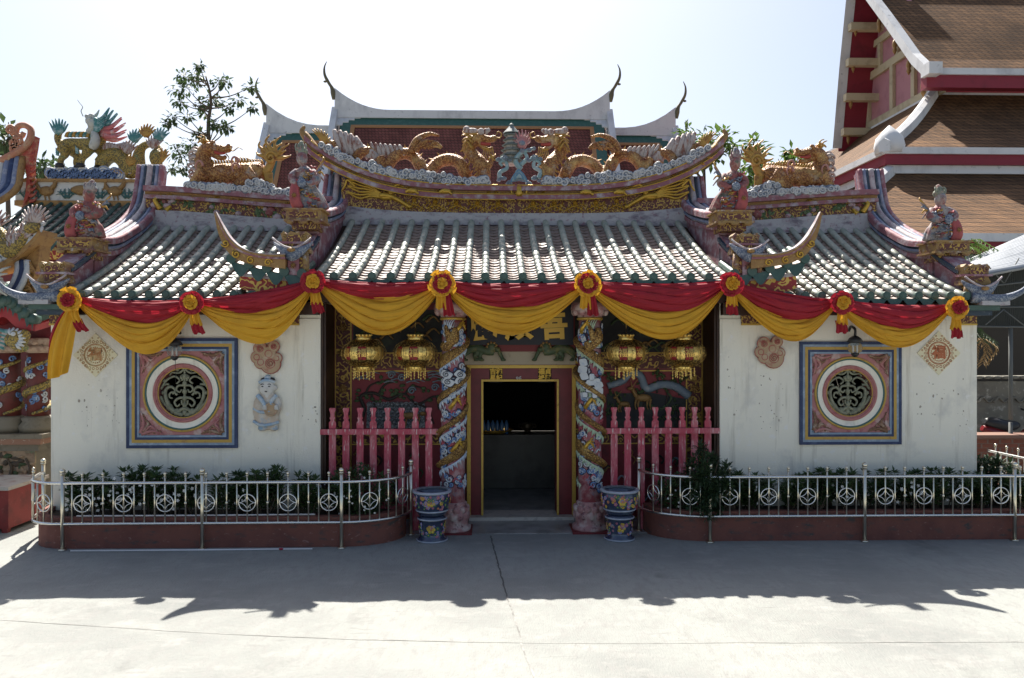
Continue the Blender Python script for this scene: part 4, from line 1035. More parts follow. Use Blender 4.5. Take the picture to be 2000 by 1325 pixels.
    if sgn > 0:
        zc = at(px, 738, Y).z
        for (dx, dz, r0) in ((-.065, .055, -.5), (.085, .05, -.7), (-.045, -.05, -.6), (.09, -.045, -.4)): plate(dx/R, zc+dz, .075, .055, r0)
        for (dx, dz) in ((-.065, .055), (.085, .05), (-.045, -.05), (.09, -.045)): sp = spiral((0, 0), .04, 1, 1.5, 16); wb.tube([cy(dx/R+x/R, zc+dz+y, R+.068) for x, y in sp], .006, 5, 1)
    else:
        zc = at(px, 735, Y).z
        for (dx, dz, w_, h_, r0) in ((-.09, .20, .05, .06, .2), (-.10, .10, .06, .06, -.2), (-.08, .01, .05, .06, .3), (0, -.0, .03, .05, 0), (.02, -.07, .085, .05, .2), (-.06, -.12, .04, .05, 0), (.08, -.12, .06, .05, .4), (.0, -.18, .07, .045, -.1), (-.07, -.25, .03, .04, 0), (.03, -.25, .03, .05, 0), (.10, -.20, .04, .05, 0)): plate(dx/R, zc+dz, w_, h_, r0)
    wb.build('white_emblem', [m_cloudw, m_outline], t)
column(885, 'rose dragon-coiled column left of the doorway with a white square emblem', 1, 5)
column(1152, 'rose dragon-coiled column right of the doorway with a white jointed figure', -1, 8)
# ------------------------------------------------ name board over the door
sg = thing('name_board', 'black name board with large gilt characters above the doorway, half hidden by yellow cloth', 'sign', at(1013, 676, YP-.2))
p, q = at(912, 570, YP-.22), at(1120, 674, YP-.22); mb = MB(); mb.bx(p.x, q.x, YP-.22, YP-.16, q.z, p.z); mb.build('panel', M('name_board_black', (.008, .008, .016), .5), sg)
mb = MB(); mb.bx(p.x-.03, q.x+.03, YP-.16, YP-.13, q.z-.10, p.z+.05); mb.build('frame', M('board_red', (.16, .012, .014), .55), sg)
for ch, px in (('庵', 944), ('順', 1013), ('吾', 1082)):
    c = at(px, 641, YP-.235); t = text_mb(ch, .40, .02, .018); mb = MB(); merge(mb, t, c, R=Matrix.Rotation(-.05, 3, 'Y')); mb.build('character', m_goldleaf if False else M('bright_gilt_letter', (.72, .44, .06), .45), sg)
# carved green lions on the beam
m_greenlion = M('carved_green', (.07, .10, .05), .6, stains=[((.20, .17, .05), 9, .52, .7, 'noise'), ((.15, .04, .03), 14, .6, .7, 'noise')])
for s_, lb in ((-1, 'left'), (1, 'right')):
    c = at(1013+s_*55, 688, YP-.16); t = thing('carved_lion', f'carved green crawling lion on the pale lintel, {lb} of its middle', 'carving', c); mb = MB()
    def q(a, b_, d=0): return Vector((c.x+s_*a, YP-.17-d, c.z+b_))
    mb.tube(catmull([q(-.05, .0), q(.08, .02, .02), q(.2, .06), q(.34, .03), q(.42, -.02)], 16), [.055, .06, .065, .065, .06, .06, .065, .07, .07, .07, .07, .065, .06, .055, .05, .045, .03], 9)
    mb.ell(q(-.02, .07, .03), (.085, .06, .075)); mb.ell(q(-.10, .04, .05), (.05, .05, .04))
    for a in (-.16, .16, .24, .40): mb.tube([q(a*.8, .0, .02), q(a, -.06, .03), q(a-.02, -.11, .04)], [.035, .03, .03], 7); mb.ell(q(a-.03, -.115, .05), (.045, .035, .022))
    mb = sculpt(mb, .012); mb.build('body', m_greenlion, t)
    mm = MB()
    for k in range(9): a = 2*pi*k/9; mm.ell(q(-.02+.07*cos(a), .08+.06*sin(a), .05), .024, 0, 6)
    mm.ell(q(-.07, .085, .085), .012, 0, 6); mm.build('mane', m_gold, t)
# ------------------------------------------------ porch wall reliefs (part of the shrine)
m_pred = M('panel_red', (.20, .018, .028), .6, stains=[((.10, .015, .02), 3, .5, .7, 'noise')])
m_pdark = M('panel_dark', (.022, .022, .024), .7, stains=[((.05, .06, .04), 4, .5, .7, 'noise')])
m_pgreen = M('relief_green', (.05, .08, .03), .7, stains=[((.10, .13, .06), 12, .5, .7, 'noise')])
m_pbark = M('relief_bark', (.035, .025, .02), .7)
m_pgrey = M('relief_wave_grey', (.24, .25, .26), .7, stains=[((.10, .11, .12), 24, .5, .6, 'scroll')])
m_pblue = M('relief_blue_grey', (.17, .22, .28), .7, stains=[((.30, .33, .36), 10, .5, .7, 'noise')])
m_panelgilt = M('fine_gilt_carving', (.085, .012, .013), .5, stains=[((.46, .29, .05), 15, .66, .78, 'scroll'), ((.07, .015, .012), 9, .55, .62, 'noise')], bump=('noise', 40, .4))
for s_ in (-1, 1):
    mb = MB(); y = YP
    def X(px): return at(px, 800, y).x
    def Z(py): return at(700, py, y).z
    def mx(px): return X(px) if s_ < 0 else X(2026-px)
    def rect(a, b_, t, bt, m, th=.012): mb.bx(min(mx(a), mx(b_)), max(mx(a), mx(b_)), y-th, y-.001, Z(bt), Z(t), m)
    rect(652, 915, 560, 1012, 0, .008)                # maroon ground
    rect(657, 684, 590, 1000, 1, .02)                 # upright gilt strip
    rect(690, 905, 692, 720, 1, .02); rect(690, 905, 842, 866, 1, .02)
    rect(690, 905, 728, 838, 2, .016); rect(690, 905, 872, 990, 2, .014)
    rect(690, 905, 605, 688, 3, .012)
    for (a, b_, t, bt) in ((655, 656.5, 590, 1000), (685, 687, 590, 1000), (687, 905, 724, 726), (687, 905, 839, 841), (687, 905, 867, 869), (687, 905, 689, 691)): rect(a, b_, t, bt, 4, .03)
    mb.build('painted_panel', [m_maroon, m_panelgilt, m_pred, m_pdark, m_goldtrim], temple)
    rl = MB(); yy = y-.025; r_ = random.Random(20+s_)
    def Q(px, py, d=0): return Vector((mx(px) if s_ < 0 else X(px), yy-d, Z(py)))
    if s_ < 0:
        curl(rl, [Q(700, 836), Q(712, 800), Q(705, 775), Q(730, 768), Q(760, 780), Q(790, 770), Q(815, 790), Q(850, 775), Q(858, 800)], .03, .016, 1, 7, 50)
        for pts in ([(712, 775), (722, 755), (740, 745)], [(740, 770), (752, 752), (775, 745)], [(790, 772), (805, 755), (830, 760)], [(815, 788), (835, 800), (848, 828)], [(725, 770), (735, 795), (750, 800)]): curl(rl, [Q(*k) for k in pts], .02, .01, 1)
        for i in range(44):
            c = Q(r_.uniform(695, 860), r_.choice((742, 750, 758, 768, 780))+r_.uniform(-6, 6), .01); rl.ell(c, (r_.uniform(.025, .05), .012, r_.uniform(.018, .03)), 0, 7)
        for i in range(11):
            for j in range(7):
                if i < 2 and j > 4: continue
                rl.ring(Q(722+i*9+4*(j % 2), 790+j*7, .01), .033, .009, 12, 5, 2)
        rl.add([Q(718, 788), Q(830, 788), Q(830, 836), Q(716, 836)], [(0, 1, 2, 3)], 2)
        for i in range(14):
            c = (r_.uniform(700, 858), r_.uniform(728, 748)); curl(rl, [Q(c[0]-12, c[1], .01), Q(c[0], c[1]-3, .02), Q(c[0]+14, c[1]+1, .01)], .012, .005, 3)
        for c in ((805, 763), (850, 757), (765, 733), (785, 738)): rl.tube([Vector((a, yy-.02, b_)) for a, b_ in spiral((Q(*c).x, Q(*c).z), .06, 0, 1.6)], .012, 5, 3)
        rl.ell(Q(800, 812, .02), (.16, .03, .05), 4, 10); rl.ell(Q(826, 808, .02), (.05, .03, .035), 4, 8)
        for k in (785, 795, 812, 820): curl(rl, [Q(k, 815, .02), Q(k-3, 835, .02)], .016, .008, 4)
    else:
        curl(rl, [Q(1186, 755), Q(1215, 745), Q(1232, 728), Q(1250, 735), Q(1262, 760), Q(1290, 752), Q(1318, 756), Q(1345, 775)], .05, .07, 3, 8, 50)
        rl.add([Q(1184, 770), Q(1270, 768), Q(1344, 782), Q(1344, 837), Q(1184, 837)], [(0, 1, 2, 3, 4)], 5)
        for (cx_, cy_) in ((1190, 735), (1203, 770), (1282, 735), (1300, 757), (1320, 800), (1255, 762), (1192, 800), (1300, 815), (1325, 740)):
            for i in range(13): c = Q(cx_+r_.gauss(0, 8), cy_+r_.gauss(0, 5), .02); leaf(rl, (c.x, c.z), r_.random()*6.3, .07, .02, yy-.025, 0)
            curl(rl, [Q(cx_, cy_), Q(cx_+3, cy_+15), Q(cx_, cy_+34)], .012, .018, 1)
        for (cx_, cy_, k) in ((1218, 790, .8), (1255, 778, 1.15)):
            rl.ell(Q(cx_, cy_, .03), (.11*k, .03, .05*k), 4, 10); curl(rl, [Q(cx_-12*k, cy_-3, .03), Q(cx_-18*k, cy_-14*k, .03)], .03*k, .024*k, 4); rl.ell(Q(cx_-21*k, cy_-16*k, .03), (.05*k, .02, .025*k), 4, 8)
            for a in (-12, -7, 8, 13): curl(rl, [Q(cx_+a*k, cy_+2, .03), Q(cx_+a*k-2, cy_+12*k, .03), Q(cx_+a*k, cy_+20*k, .03)], .018*k, .01, 4)
            for a in (-1, 1): curl(rl, [Q(cx_-19*k, cy_-18*k, .03), Q(cx_-17*k+4*a, cy_-26*k, .03), Q(cx_-15*k+7*a, cy_-32*k, .03)], .009, .005, 4)
        curl(rl, [Q(1262, 790), Q(1290, 800), Q(1310, 780), Q(1300, 765)], .03, .012, 0)
    # lower panel: dark foliage with blue and gilt curls; upper band: dim dragon
    x0_, x1_ = (690, 858) if s_ < 0 else (1185, 1340)
    for i in range(26):
        c = (r_.uniform(x0_, x1_), r_.uniform(880, 985)); col = r_.choice((0, 0, 3, 4, 1))
        curl(rl, [Q(c[0]-9, c[1]+5, .0), Q(c[0], c[1]-5, .01), Q(c[0]+9, c[1]+2, .01), Q(c[0]+5, c[1]+12, .0)], .018, .008, col)
    for i in range(12):
        c = (r_.uniform(x0_, x1_), r_.uniform(615, 684)); curl(rl, [Q(c[0]-14, c[1]+4, .0), Q(c[0], c[1]-6, .01), Q(c[0]+12, c[1]+4, .01)], .022, .01, r_.choice((0, 4, 4)))
    # gilt flowers on the upright strip
    for py in (640, 690, 760, 800, 860, 930):
        c = Q(670 if s_ < 0 else 2026-670, py); rosette(rl, c.x, c.z, .085, yy, 4)
        for sx in (-1, 1): curl(rl, [c+Vector((0, 0, .1)), c+Vector((sx*.07, -.01, .14)), c+Vector((sx*.04, -.01, .2))], .014, .006, 4)
    rl.build('painted_relief', [m_pgreen, m_pbark, m_pgrey, m_pblue, m_gold, m_pdark], temple)
# ------------------------------------------------ dark room seen through the door
ct = thing('altar_counter', 'dark steel-fronted counter inside the doorway', 'counter', (DX, 14.3, 0)); Yc = 14.0
p, q = at(935, 855, Yc), at(1100, 937, Yc); mb = MB(); mid = at(1020, 900, Yc).x
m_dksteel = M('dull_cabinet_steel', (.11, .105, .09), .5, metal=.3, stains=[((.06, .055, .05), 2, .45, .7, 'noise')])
for a, b_ in ((p.x-.6, mid-.015), (mid+.015, q.x+.6)): mb.bx(a, b_, Yc-.02, Yc, q.z, p.z)
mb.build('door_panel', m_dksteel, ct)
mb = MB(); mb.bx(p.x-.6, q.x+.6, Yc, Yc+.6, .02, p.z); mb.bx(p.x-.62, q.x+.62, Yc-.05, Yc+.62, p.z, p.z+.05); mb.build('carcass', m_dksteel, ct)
bt = thing('bottle_pack', 'blue pack of water bottles on the counter inside the doorway', 'bottles', at(966, 850, Yc+.1)); c = at(966, 850, Yc+.15); m_bot = M('blue_bottle', (.10, .22, .42), .15, spec=.8)
for i in range(6):
    mb = MB(); mb.lathe([(.036, 0), (.04, .02), (.04, .16), (.034, .19), (.015, .23), (.015, .25)], (c.x-.2+.083*i, c.y, p.z+.05), 10); mb.build('bottle', m_bot, bt)
tr = thing('offering_tray', 'gold trimmed offering tray on the counter below the bottles', 'tray', at(963, 858, Yc-.0)); mb = MB(); c = at(963, 853, Yc+.02); mb.lathe([(.30, 0), (.36, .05), (.35, .055), (.29, .01)], (c.x, Yc+.35, p.z+.05), 24); mb.build('dish', m_goldleaf, tr)
mb = MB(); mb.ring((c.x, Yc+.35, p.z+.105), .36, .014, 30, 6, axis='z'); mb.build('rim', m_goldleaf, tr)
# incense urn
m_bronzed = M('dark_bronze', (.07, .05, .03), .4, metal=.6)
ur = thing('incense_urn', 'dark bronze incense urn on the counter inside the doorway', 'urn', at(1030, 855, Yc+.2)); c = at(1030, 850, Yc+.25); mb = MB(); mb.lathe([(.07, 0), (.05, .03), (.10, .08), (.115, .12), (.09, .16), (.10, .18), (.09, .18)], (c.x, c.y, p.z+.05), 24); mb.build('bowl', m_bronzed, ur)
mb = MB()
for a in (-1, 1): mb = MB(); mb.ring((c.x+a*.125, c.y, p.z+.18), .035, .009, 16, 6); mb.build('handle', m_bronzed, ur)
# ------------------------------------------------ festoon of red and yellow cloth
m_redc = M('red_cloth', (.38, .014, .03), .75, stains=[((.30, .012, .022), 4, .45, .7, 'noise')], trans=.28, bump=('noise', 160, .08))
m_yelc = M('yellow_cloth', (.70, .37, .022), .75, stains=[((.60, .30, .02), 3, .45, .7, 'noise')], trans=.25, bump=('noise', 160, .08))
fest = thing('cloth_festoon', 'red and yellow cloth festoon with rosettes hung along the eaves', 'bunting', at(1012, 560, 10.4))
YD = 10.49
RPX = [(147, 587), (382, 592), (617, 552), (865, 556), (1145, 556), (1422, 556), (1635, 592), (1858, 602)]
RP = [at(a, b, YD) for a, b in RPX]
SAG = [(633, 692), (612, 674), (585, 655), (604, 655), (612, 664), (624, 664), (642, 679)]
rs = random.Random(31)
def swag(A, B, zr, zy, k):
    wd = (B-A).length; d = (B-A)
    lean = rs.uniform(-.09, .09)
    def sagf(s_): s2 = s_+lean*sin(pi*s_); return max(0, 4*s2*(1-s2))**1.0
    def lin(s_): return A.lerp(B, s_)
    top = lambda s_: lin(s_).z+.055*(1-sin(pi*s_))*0+.05-.035*sin(pi*s_)
    rb = lambda s_: lin(s_).z-.02-(lin(.5).z-.02-zr)*sagf(s_)
    yb = lambda s_: lin(s_).z-.09-(lin(.5).z-.09-zy)*sagf(s_)**1.1
    def env(s_): return sin(pi*min(1, max(0, s_)))**.5
    def surf(lo, hi, nf, yoff, amp, seed):
        ph = [random.Random(seed+i).random()*6 for i in range(6)]
        def f(u, v):
            x = lin(u).x; zt_, zb_ = hi(u), lo(u)
            g = v**(.85+.3*sin(ph[0]))
            # folds: ridges running along the swag, crowding together at the tied ends
            w_ = v*nf+.35*sin(2*pi*u+ph[1])+.18*sin(5*u+ph[2])
            fold = abs(sin(pi*w_))**.7-.5
            big = sin(pi*v)*.10
            y = YD+yoff-(amp*fold*(.35+.65*env(u))*(1-.3*sin(pi*u)))-big*env(u)-.02*sin(9*u+ph[3])*env(u)
            cr = noise.noise(Vector((u*5+seed, v*26, seed*.37)))*.016+noise.noise(Vector((u*11+seed, v*60, seed*.7)))*.006+noise.noise(Vector((u*3, v*9+seed, 1.7)))*.02
            y -= cr*(.4+.6*env(u))
            z = lerp(zb_, zt_, g)-.018*sin(2*pi*w_)*env(u)*sin(pi*v)
            return Vector((x, y, z))
        return f
    mb = MB(); mb.raw = True; mb.grid(surf(rb, top, 3.6, .02, .045, 10*k), 72, 54); mb.build('red_swag', m_redc, fest)
    mb = MB(); mb.raw = True; mb.grid(surf(yb, lambda s_: rb(s_)+.03, 4.0, .035, .055, 10*k+5), 72, 60); mb.build('yellow_swag', m_yelc, fest)
for i in range(7):
    A, B = RP[i], RP[i+1]; mid = (RPX[i][0]+RPX[i+1][0])/2
    swag(A+Vector((.03, 0, 0)), B-Vector((.03, 0, 0)), at(mid, SAG[i][0], YD).z, at(mid, SAG[i][1], YD).z, i)
def ruffle(mb, c, R, r, n, m, y, seed, ln=.03):
    r_ = random.Random(seed)
    for j in range(n):
        a = 2*pi*j/n+r_.uniform(-.1, .1); rr_ = R*r_.uniform(.85, 1.1)
        p = Vector((c.x+cos(a)*rr_, y-r_.uniform(0, ln), c.z+sin(a)*rr_)); o = Vector((cos(a), -.5, sin(a))); tv = Vector((-sin(a), 0, cos(a)))
        q = r*r_.uniform(.8, 1.25); f = [p+tv*q*.2, p+o*q+tv*q*.75+Vector((0, -.01, 0)), p+o*q*1.15+Vector((0, .012, 0)), p+o*q-tv*q*.75, p-tv*q*.2, p+o*q*.5+Vector((0, -.03, 0))]
        mb.add(f, [(0, 1, 5), (1, 2, 5), (2, 3, 5), (3, 4, 5), (4, 0, 5)], m, True)
ROUT = [1, 0, 0, 1, 1, 0, 0, 1]
for i, c in enumerate(RP):
    out = ROUT[i]; mats = [m_redc, m_yelc]; y = YD-.10
    mb = MB(); mb.raw = True
    big = .115 if i in (3, 4) else .095
    ruffle(mb, c, big, .055, 22, 0, y, i); ruffle(mb, c, big*.8, .05, 20, 0, y-.025, i+50)
    inner = [m_yelc, m_redc][out]
    mb.ell((c.x, y+.02, c.z), (big, .05, big), 0, 14)
    ro = mb.build('rosette', m_yelc if out else m_redc, fest)
    cm = MB(); cm.raw = True
    if i in (3, 4):
        ruffle(cm, c, .085, .04, 20, 0, y-.05, i+9); ruffle(cm, c, .06, .035, 14, 0, y-.06, i+19); cm.ell((c.x, y-.04, c.z), (.075, .035, .075), 0, 12); cm.build('rosette_ring', m_redc, ro)
        cm = MB(); cm.raw = True; ruffle(cm, c, .03, .035, 12, 0, y-.08, i+29); cm.ell((c.x, y-.075, c.z), (.04, .03, .04), 0, 10); cm.build('rosette_heart', m_yelc, ro)
    else:
        ruffle(cm, c, .045, .04, 14, 0, y-.055, i+29); ruffle(cm, c, .02, .03, 8, 0, y-.07, i+39); cm.ell((c.x, y-.045, c.z), (.055, .035, .055), 0, 10); cm.build('rosette_heart', inner, ro)
    # tails gathered under the rosette
    def tail(dx0, dx1, top, bot, w0, w1, yy, mat, seed):
        r_ = random.Random(seed); ph = r_.random()*6
        def f(u, v):
            w_ = lerp(w0, w1, v**.7); x = c.x+lerp(dx0, dx1, v)+(u-.5)*w_; fold = sin(u*2*pi*3+ph)*.02*(.4+.6*v)
            return Vector((x, yy+fold-.05*sin(pi*min(1, v*1.1))*(1-abs(u-.5)), c.z+lerp(top, bot, v)+.012*sin(u*12+ph)*v))
        mm = MB(); mm.raw = True; mm.grid(f, 22, 10); mm.build('rosette_tail', mat, ro)
    if i in (3, 4):
        tail(-.02, -.01, -.08, -.33, .10, .17, y+.04, m_yelc, i); tail(.05, .09, -.08, -.42, .08, .16, y+.06, m_redc, i+3)
    else:
        k = .03 if i else .06
        tail(k*.3, k, -.08, -.30, .09, .17, y+.03, m_yelc, i); tail(k*.6, k*1.8, -.24, -.41, .13, .17, y+.06, m_redc, i+3)
# loose end falling at the left corner
A = RP[0]
def loose(x0, x1, xb0, xb1, zb, yy, mat, nm, ph):
    def f(u, v):
        a = lerp(x0, x1, u); b_ = lerp(xb0, xb1, u); k = v**.8; w_ = sin(pi*v)*.05
        x = lerp(a, b_, k)+(u-.5)*w_*2; z = lerp(A.z-.02, zb+.05*(u-.5)+(.09*(u-.3)**2), v)
        return Vector((x, yy+.035*sin(u*2*pi*2.2+ph)*(.4+.6*v)-.06*sin(pi*v), z))
    mb = MB(); mb.raw = True; mb.grid(f, 26, 26); mb.build(nm, mat, fest)
xl = lambda px: at(px, 700, YD).x
loose(A.x-.03, A.x+.07, xl(93), xl(132), at(100, 738, YD).z, YD-.02, m_yelc, 'loose_end', .4)
loose(A.x-.06, A.x+.0, xl(88), xl(110), at(100, 690, YD).z, YD+.05, m_redc, 'loose_end', 1.4)
# ------------------------------------------------ brass lanterns
m_brassp = M('pierced_brass', (.85, .60, .18), .34, metal=.75, stains=[((.22, .13, .03), 26, .22, .16, 'cell')], bump=('cell', 26, .3))
m_brassd = M('brass_wire', (.60, .40, .12), .34, metal=.8, stains=[((.15, .09, .03), 34, .34, .55, 'cell')])
m_brassc = M('bright_brass', (.92, .66, .20), .3, metal=.75)
m_lred = M('lantern_red', (.26, .015, .02), .5)
def lantern(px, py, label, rot):
    Y = 10.95; c = at(px, py, Y); R, H = .275, .20; t = thing('brass_lantern', label, 'lantern', c)
    def sp(a, f): el = f*1.12; return Vector((c.x+R*cos(el)*sin(a), Y-R*cos(el)*cos(a), c.z+H*sin(el)))
    n = 14; pn = MB(); wr = MB(); rd = MB()
    for k in range(n):
        a0 = rot+2*pi*k/n; a1 = rot+2*pi*(k+1)/n
        for (f0, f1, mm) in ((-1, -.42, 1), (-.42, .42, 0), (.42, 1, 1)):
            red = (k % 4 == 1) and mm == 0
            secs = []
            for i in range(6):
                f = lerp(f0, f1, i/5); secs.append([sp(lerp(a0, a1, j/3), f) for j in range(4)])
            (rd if red else pn).loft(secs, 0 if red else mm, True, closed=False)
        wr.tube([sp(a0, lerp(-1, 1, i/12)) for i in range(13)], .006, 5)
        if (k % 4 == 1):
            am = (a0+a1)/2; tx = text_mb('福', .125, .006, .003); o = Vector((sin(am), -cos(am), 0)); tv = Vector((cos(am), sin(am), 0))
            for v in tx.v: pass
            tx.v = [tuple(Vector((c.x, Y, c.z))+o*(R*cos(v[2]/H*.9)+.006)+tv*v[0]+Vector((0, 0, v[2]))) for v in [Vector(q) for q in tx.v]]
            merge(rd, tx, m=1)
    pn.build('globe', [m_brassp, m_brassd], t); rd.build('character_panel', [m_lred, m_brassc], t)
    # outer wire ribs
    for k in range(n):
        a = rot+2*pi*k/n+.2; wr.tube([Vector((c.x+(R+.035)*cos(e)*sin(a), Y-(R+.035)*cos(e)*cos(a), c.z+(H+.01)*sin(e))) for e in [lerp(-1.15, 1.15, i/12) for i in range(13)]], .0035, 4)
    wr.build('wire_ribs', m_brassd, t)
    cap = MB()
    for s_ in (1, -1):
        z = c.z+s_*H*.92; cap.lathe([(.105, z), (.115, z+s_*.01), (.10, z+s_*.03), (.105, z+s_*.06), (.09, z+s_*.062)], (c.x, Y, 0), 20)
        for k in range(12): a = 2*pi*k/12; cap.ell((c.x+.10*sin(a), Y-.10*cos(a), z+s_*.068), (.02, .02, .016), 0, 6)
    cap.build('crown', m_brassc, t)
    ts = MB()
    for k in range(15):
        a = 2*pi*k/15; x, y = c.x+.115*sin(a), Y-.115*cos(a)
        if k % 2: x, y = c.x+.15*sin(a), Y-.15*cos(a)
        L = .12+.03*(k % 3)
        ts.tube([(x, y, c.z-H*.95), (x, y, c.z-H-L)], .004, 4)
        for j in range(4): ts.ell((x, y, c.z-H-.02-j*L/4), (.011, .011, .016), 0, 6)
    ts.build('tassel', m_brassc, t)
    ch = MB(); ch.tube([(c.x, Y, c.z+H+.03), (c.x, Y, 3.42)], .005, 5); ch.build('cord', m_brassd, t)
lantern(711, 690, 'round pierced brass lantern with red character panels, leftmost of the four under the eave', -.62)
lantern(811, 690, 'round pierced brass lantern hanging just left of the left dragon column', -.66)
lantern(1223, 690, 'round pierced brass lantern hanging just right of the right dragon column', -.10)
lantern(1335, 690, 'round pierced brass lantern with red character panels, rightmost of the four under the eave', -.60)
# ------------------------------------------------ glass globe wall lamps
m_glass = bpy.data.materials.new('lamp_glass'); m_glass.use_nodes = True; b = m_glass.node_tree.nodes['Principled BSDF']
b.inputs['Transmission Weight'].default_value = .92; b.inputs['Roughness'].default_value = .12; b.inputs['Base Color'].default_value = (.8, .8, .76, 1); b.inputs['IOR'].default_value = 1.12
m_iron = M('black_iron', (.02, .02, .022), .5)
for px, py, lb in ((341, 686, 'glass globe lamp on a black bracket over the left window'), (1670, 680, 'glass globe lamp on a black bracket over the right window')):
    c = at(px, py, 10.76); t = thing('globe_lamp', lb, 'lamp', c); mb = MB(); mb.lathe([(.045, -.075), (.085, -.05), (.10, .0), (.085, .05), (.05, .075)], c, 20, caps=False); mb.build('globe', m_glass, t)
    mb = MB(); mb.lathe([(.01, -.13), (.03, -.12), (.055, -.09), (.05, -.07)], c, 14); mb.lathe([(.05, .07), (.11, .085), (.075, .14), (.03, .17)], c, 16); mb.tube(catmull([c+Vector((0, 0, .16)), c+Vector((0, .0, .26)), c+Vector((0, .12, .30)), Vector((c.x, YW, c.z+.24))], 12), .018, 8)
    mb.build('bracket', m_iron, t)
    for a in (-.025, .025): b_ = MB(); b_.tube([c+Vector((a, 0, -.06)), c+Vector((a, 0, .04))], .012, 6); b_.build('bulb', m_pvc, t)
    if px < 1000: w_ = MB(); w_.tube([c+Vector((.01, 0, -.12)), c+Vector((.012, .0, -.42))], .003, 4); w_.build('cord', m_iron, t)
# ------------------------------------------------ wall hangings and plaster plaques
m_card = M('cream_card', (.74, .68, .46), .7); m_cardred = M('card_red_print', (.42, .13, .05), .6); m_cardgold = M('card_gold', (.50, .34, .12), .5)
for px, py, lb, h in ((186, 694, 'faded red and gold lucky diamond card on the wall left of the left window', .305), (1834, 690, 'cream and red lucky diamond card on the wall near the right corner', .315)):
    c = at(px, py, YW-.012); t = thing('diamond_card', lb, 'decoration', c); mb = MB()
    mb.loft([[Vector((c.x+a*h, y, c.z+b_*h)) for a, b_ in ((0, -1), (1, 0), (0, 1), (-1, 0))] for y in (YW-.010, YW-.004)], 0); mb.build('card', m_card, t)
    pr = MB(); y = YW-.012
    for R, r in ((.50, .022), (.455, .008)): pr.ring((c.x, y, c.z), h*R, h*r, 40, 5)
    for k in range(22): a = 2*pi*k/22; sp_ = .60+.04*abs(sin(2*a)); pr.ring((c.x+h*sp_*cos(a), y, c.z+h*sp_*sin(a)), h*.055, h*.012, 10, 4)
    for k in range(4):
        for j in range(-4, 5):
            if abs(j) == 4: continue
            a = pi/2*k; d = Vector((cos(a), sin(a))); n_ = Vector((-sin(a), cos(a))); e = d*.45+n_*0; p_ = (Vector((cos(a+pi/4), sin(a+pi/4)))*.64+Vector((-sin(a+pi/4), cos(a+pi/4)))*j*.15)
            pr.ring((c.x+h*p_.x, y, c.z+h*p_.y), h*.03, h*.010, 8, 4)
    tx = text_mb('福', h*.62, .006, .008); merge(pr, tx, (c.x, y, c.z))
    for k in range(24): a = 2*pi*k/24; pr.ell((c.x+h*.36*cos(a), y, c.z+h*.36*sin(a)), (h*.035, .004, h*.03), 0, 6)
    pr.build('red_print', m_cardred if px > 1000 else M('faded_print', (.40, .17, .06), .6, stains=[((.58, .44, .22), 9, .45, .6, 'noise')]), t)
m_pl = M('plaque_buff', (.42, .30, .19), .75, stains=[((.50, .42, .32), 8, .5, .7, 'noise'), ((.36, .15, .11), 10, .55, .7, 'noise')]); m_plr = M('plaque_red_line', (.34, .10, .08), .7, stains=[((.45, .28, .20), 12, .5, .66, 'noise')])
for px, py, lb in ((521, 698, 'round-lobed peach shaped plaster plaque above the child plaque'), (1503, 688, 'round-lobed peach shaped plaster plaque left of the right window')):
    c = at(px, py, YW-.03); t = thing('peach_plaque', lb, 'plaque', c); mb = MB(); y = YW-.03
    sc = .155
    lobes = [(-.55, .75, .62), (.65, .95, .52), (.35, -.55, .95), (-.85, .0, .55), (-.5, -.45, .6), (.9, -.1, .5), (.2, .3, .7)]
    for a, b_, r in lobes: mb.lathe([(r*sc*1.0, 0), (r*sc, -.022), (r*sc*.85, -.034), (r*sc*.2, -.036)], (c.x+a*sc, YW-.023, c.z+b_*sc), 22, axis='y')
    mb.build('slab', m_pl, t); ln = MB()
    for a, b_, r in lobes:
        for q in (.96, .72, .45): ln.ring((c.x+a*sc, YW-.045-.014*(1-q)*(q < .9), c.z+b_*sc), r*sc*q, .009, 20, 5)
    for a, b_, r in lobes[:3]: sp_ = spiral((c.x+a*sc, c.z+b_*sc), r*sc*.4, 0, 1.8); ln.tube([(u, YW-.064, v) for u, v in sp_], .007, 5)
    ln.build('incised_line', m_plr, t)
# plaster child holding a round dish
m_cb = M('plaque_blue', (.30, .42, .54), .7, stains=[((.55, .58, .58), 9, .45, .62, 'noise')]); m_cw = M('plaque_white', (.60, .585, .55), .8, stains=[((.46, .42, .36), 7, .5, .7, 'noise')]); m_ct = M('plaque_tan', (.52, .43, .34), .8, stains=[((.58, .55, .5), 8, .45, .6, 'noise'), ((.22, .36, .50), 6, .58, .7, 'noise')])
c = at(523, 785, YW-.03); t = thing('child_plaque', 'worn plaster plaque of a child in blue and tan robes holding a round dish', 'plaque', c)
def q(a, b_, d=0): return Vector((c.x+a, YW-.03-d, c.z+b_))
mb = MB(); mb.ell(q(-.02, -.14), (.19, .05, .24)); mb.ell(q(.0, -.27), (.17, .05, .12)); mb.ell(q(.0, .02), (.15, .05, .14)); mb.ell(q(-.12, -.06, .01), (.08, .05, .14)); mb.ell(q(.13, -.05, .01), (.07, .05, .13))
mb.ell(q(-.07, -.37), (.07, .04, .04)); mb.ell(q(.08, -.37), (.07, .04, .04)); mb = sculpt(mb, .014); mb.build('robe', m_ct, t)
mb = MB(); mb.ell(q(-.005, .20, .015), (.115, .06, .12)); mb.ell(q(.0, .08, .01), (.05, .04, .06)); mb.ell(q(-.115, .19), (.025, .03, .035)); mb.ell(q(.11, .19), (.025, .03, .035)); mb.ell(q(0, .185, .075), (.016, .018, .016)); mb = sculpt(mb, .012); mb.build('head', m_cw, t)
mb = MB()
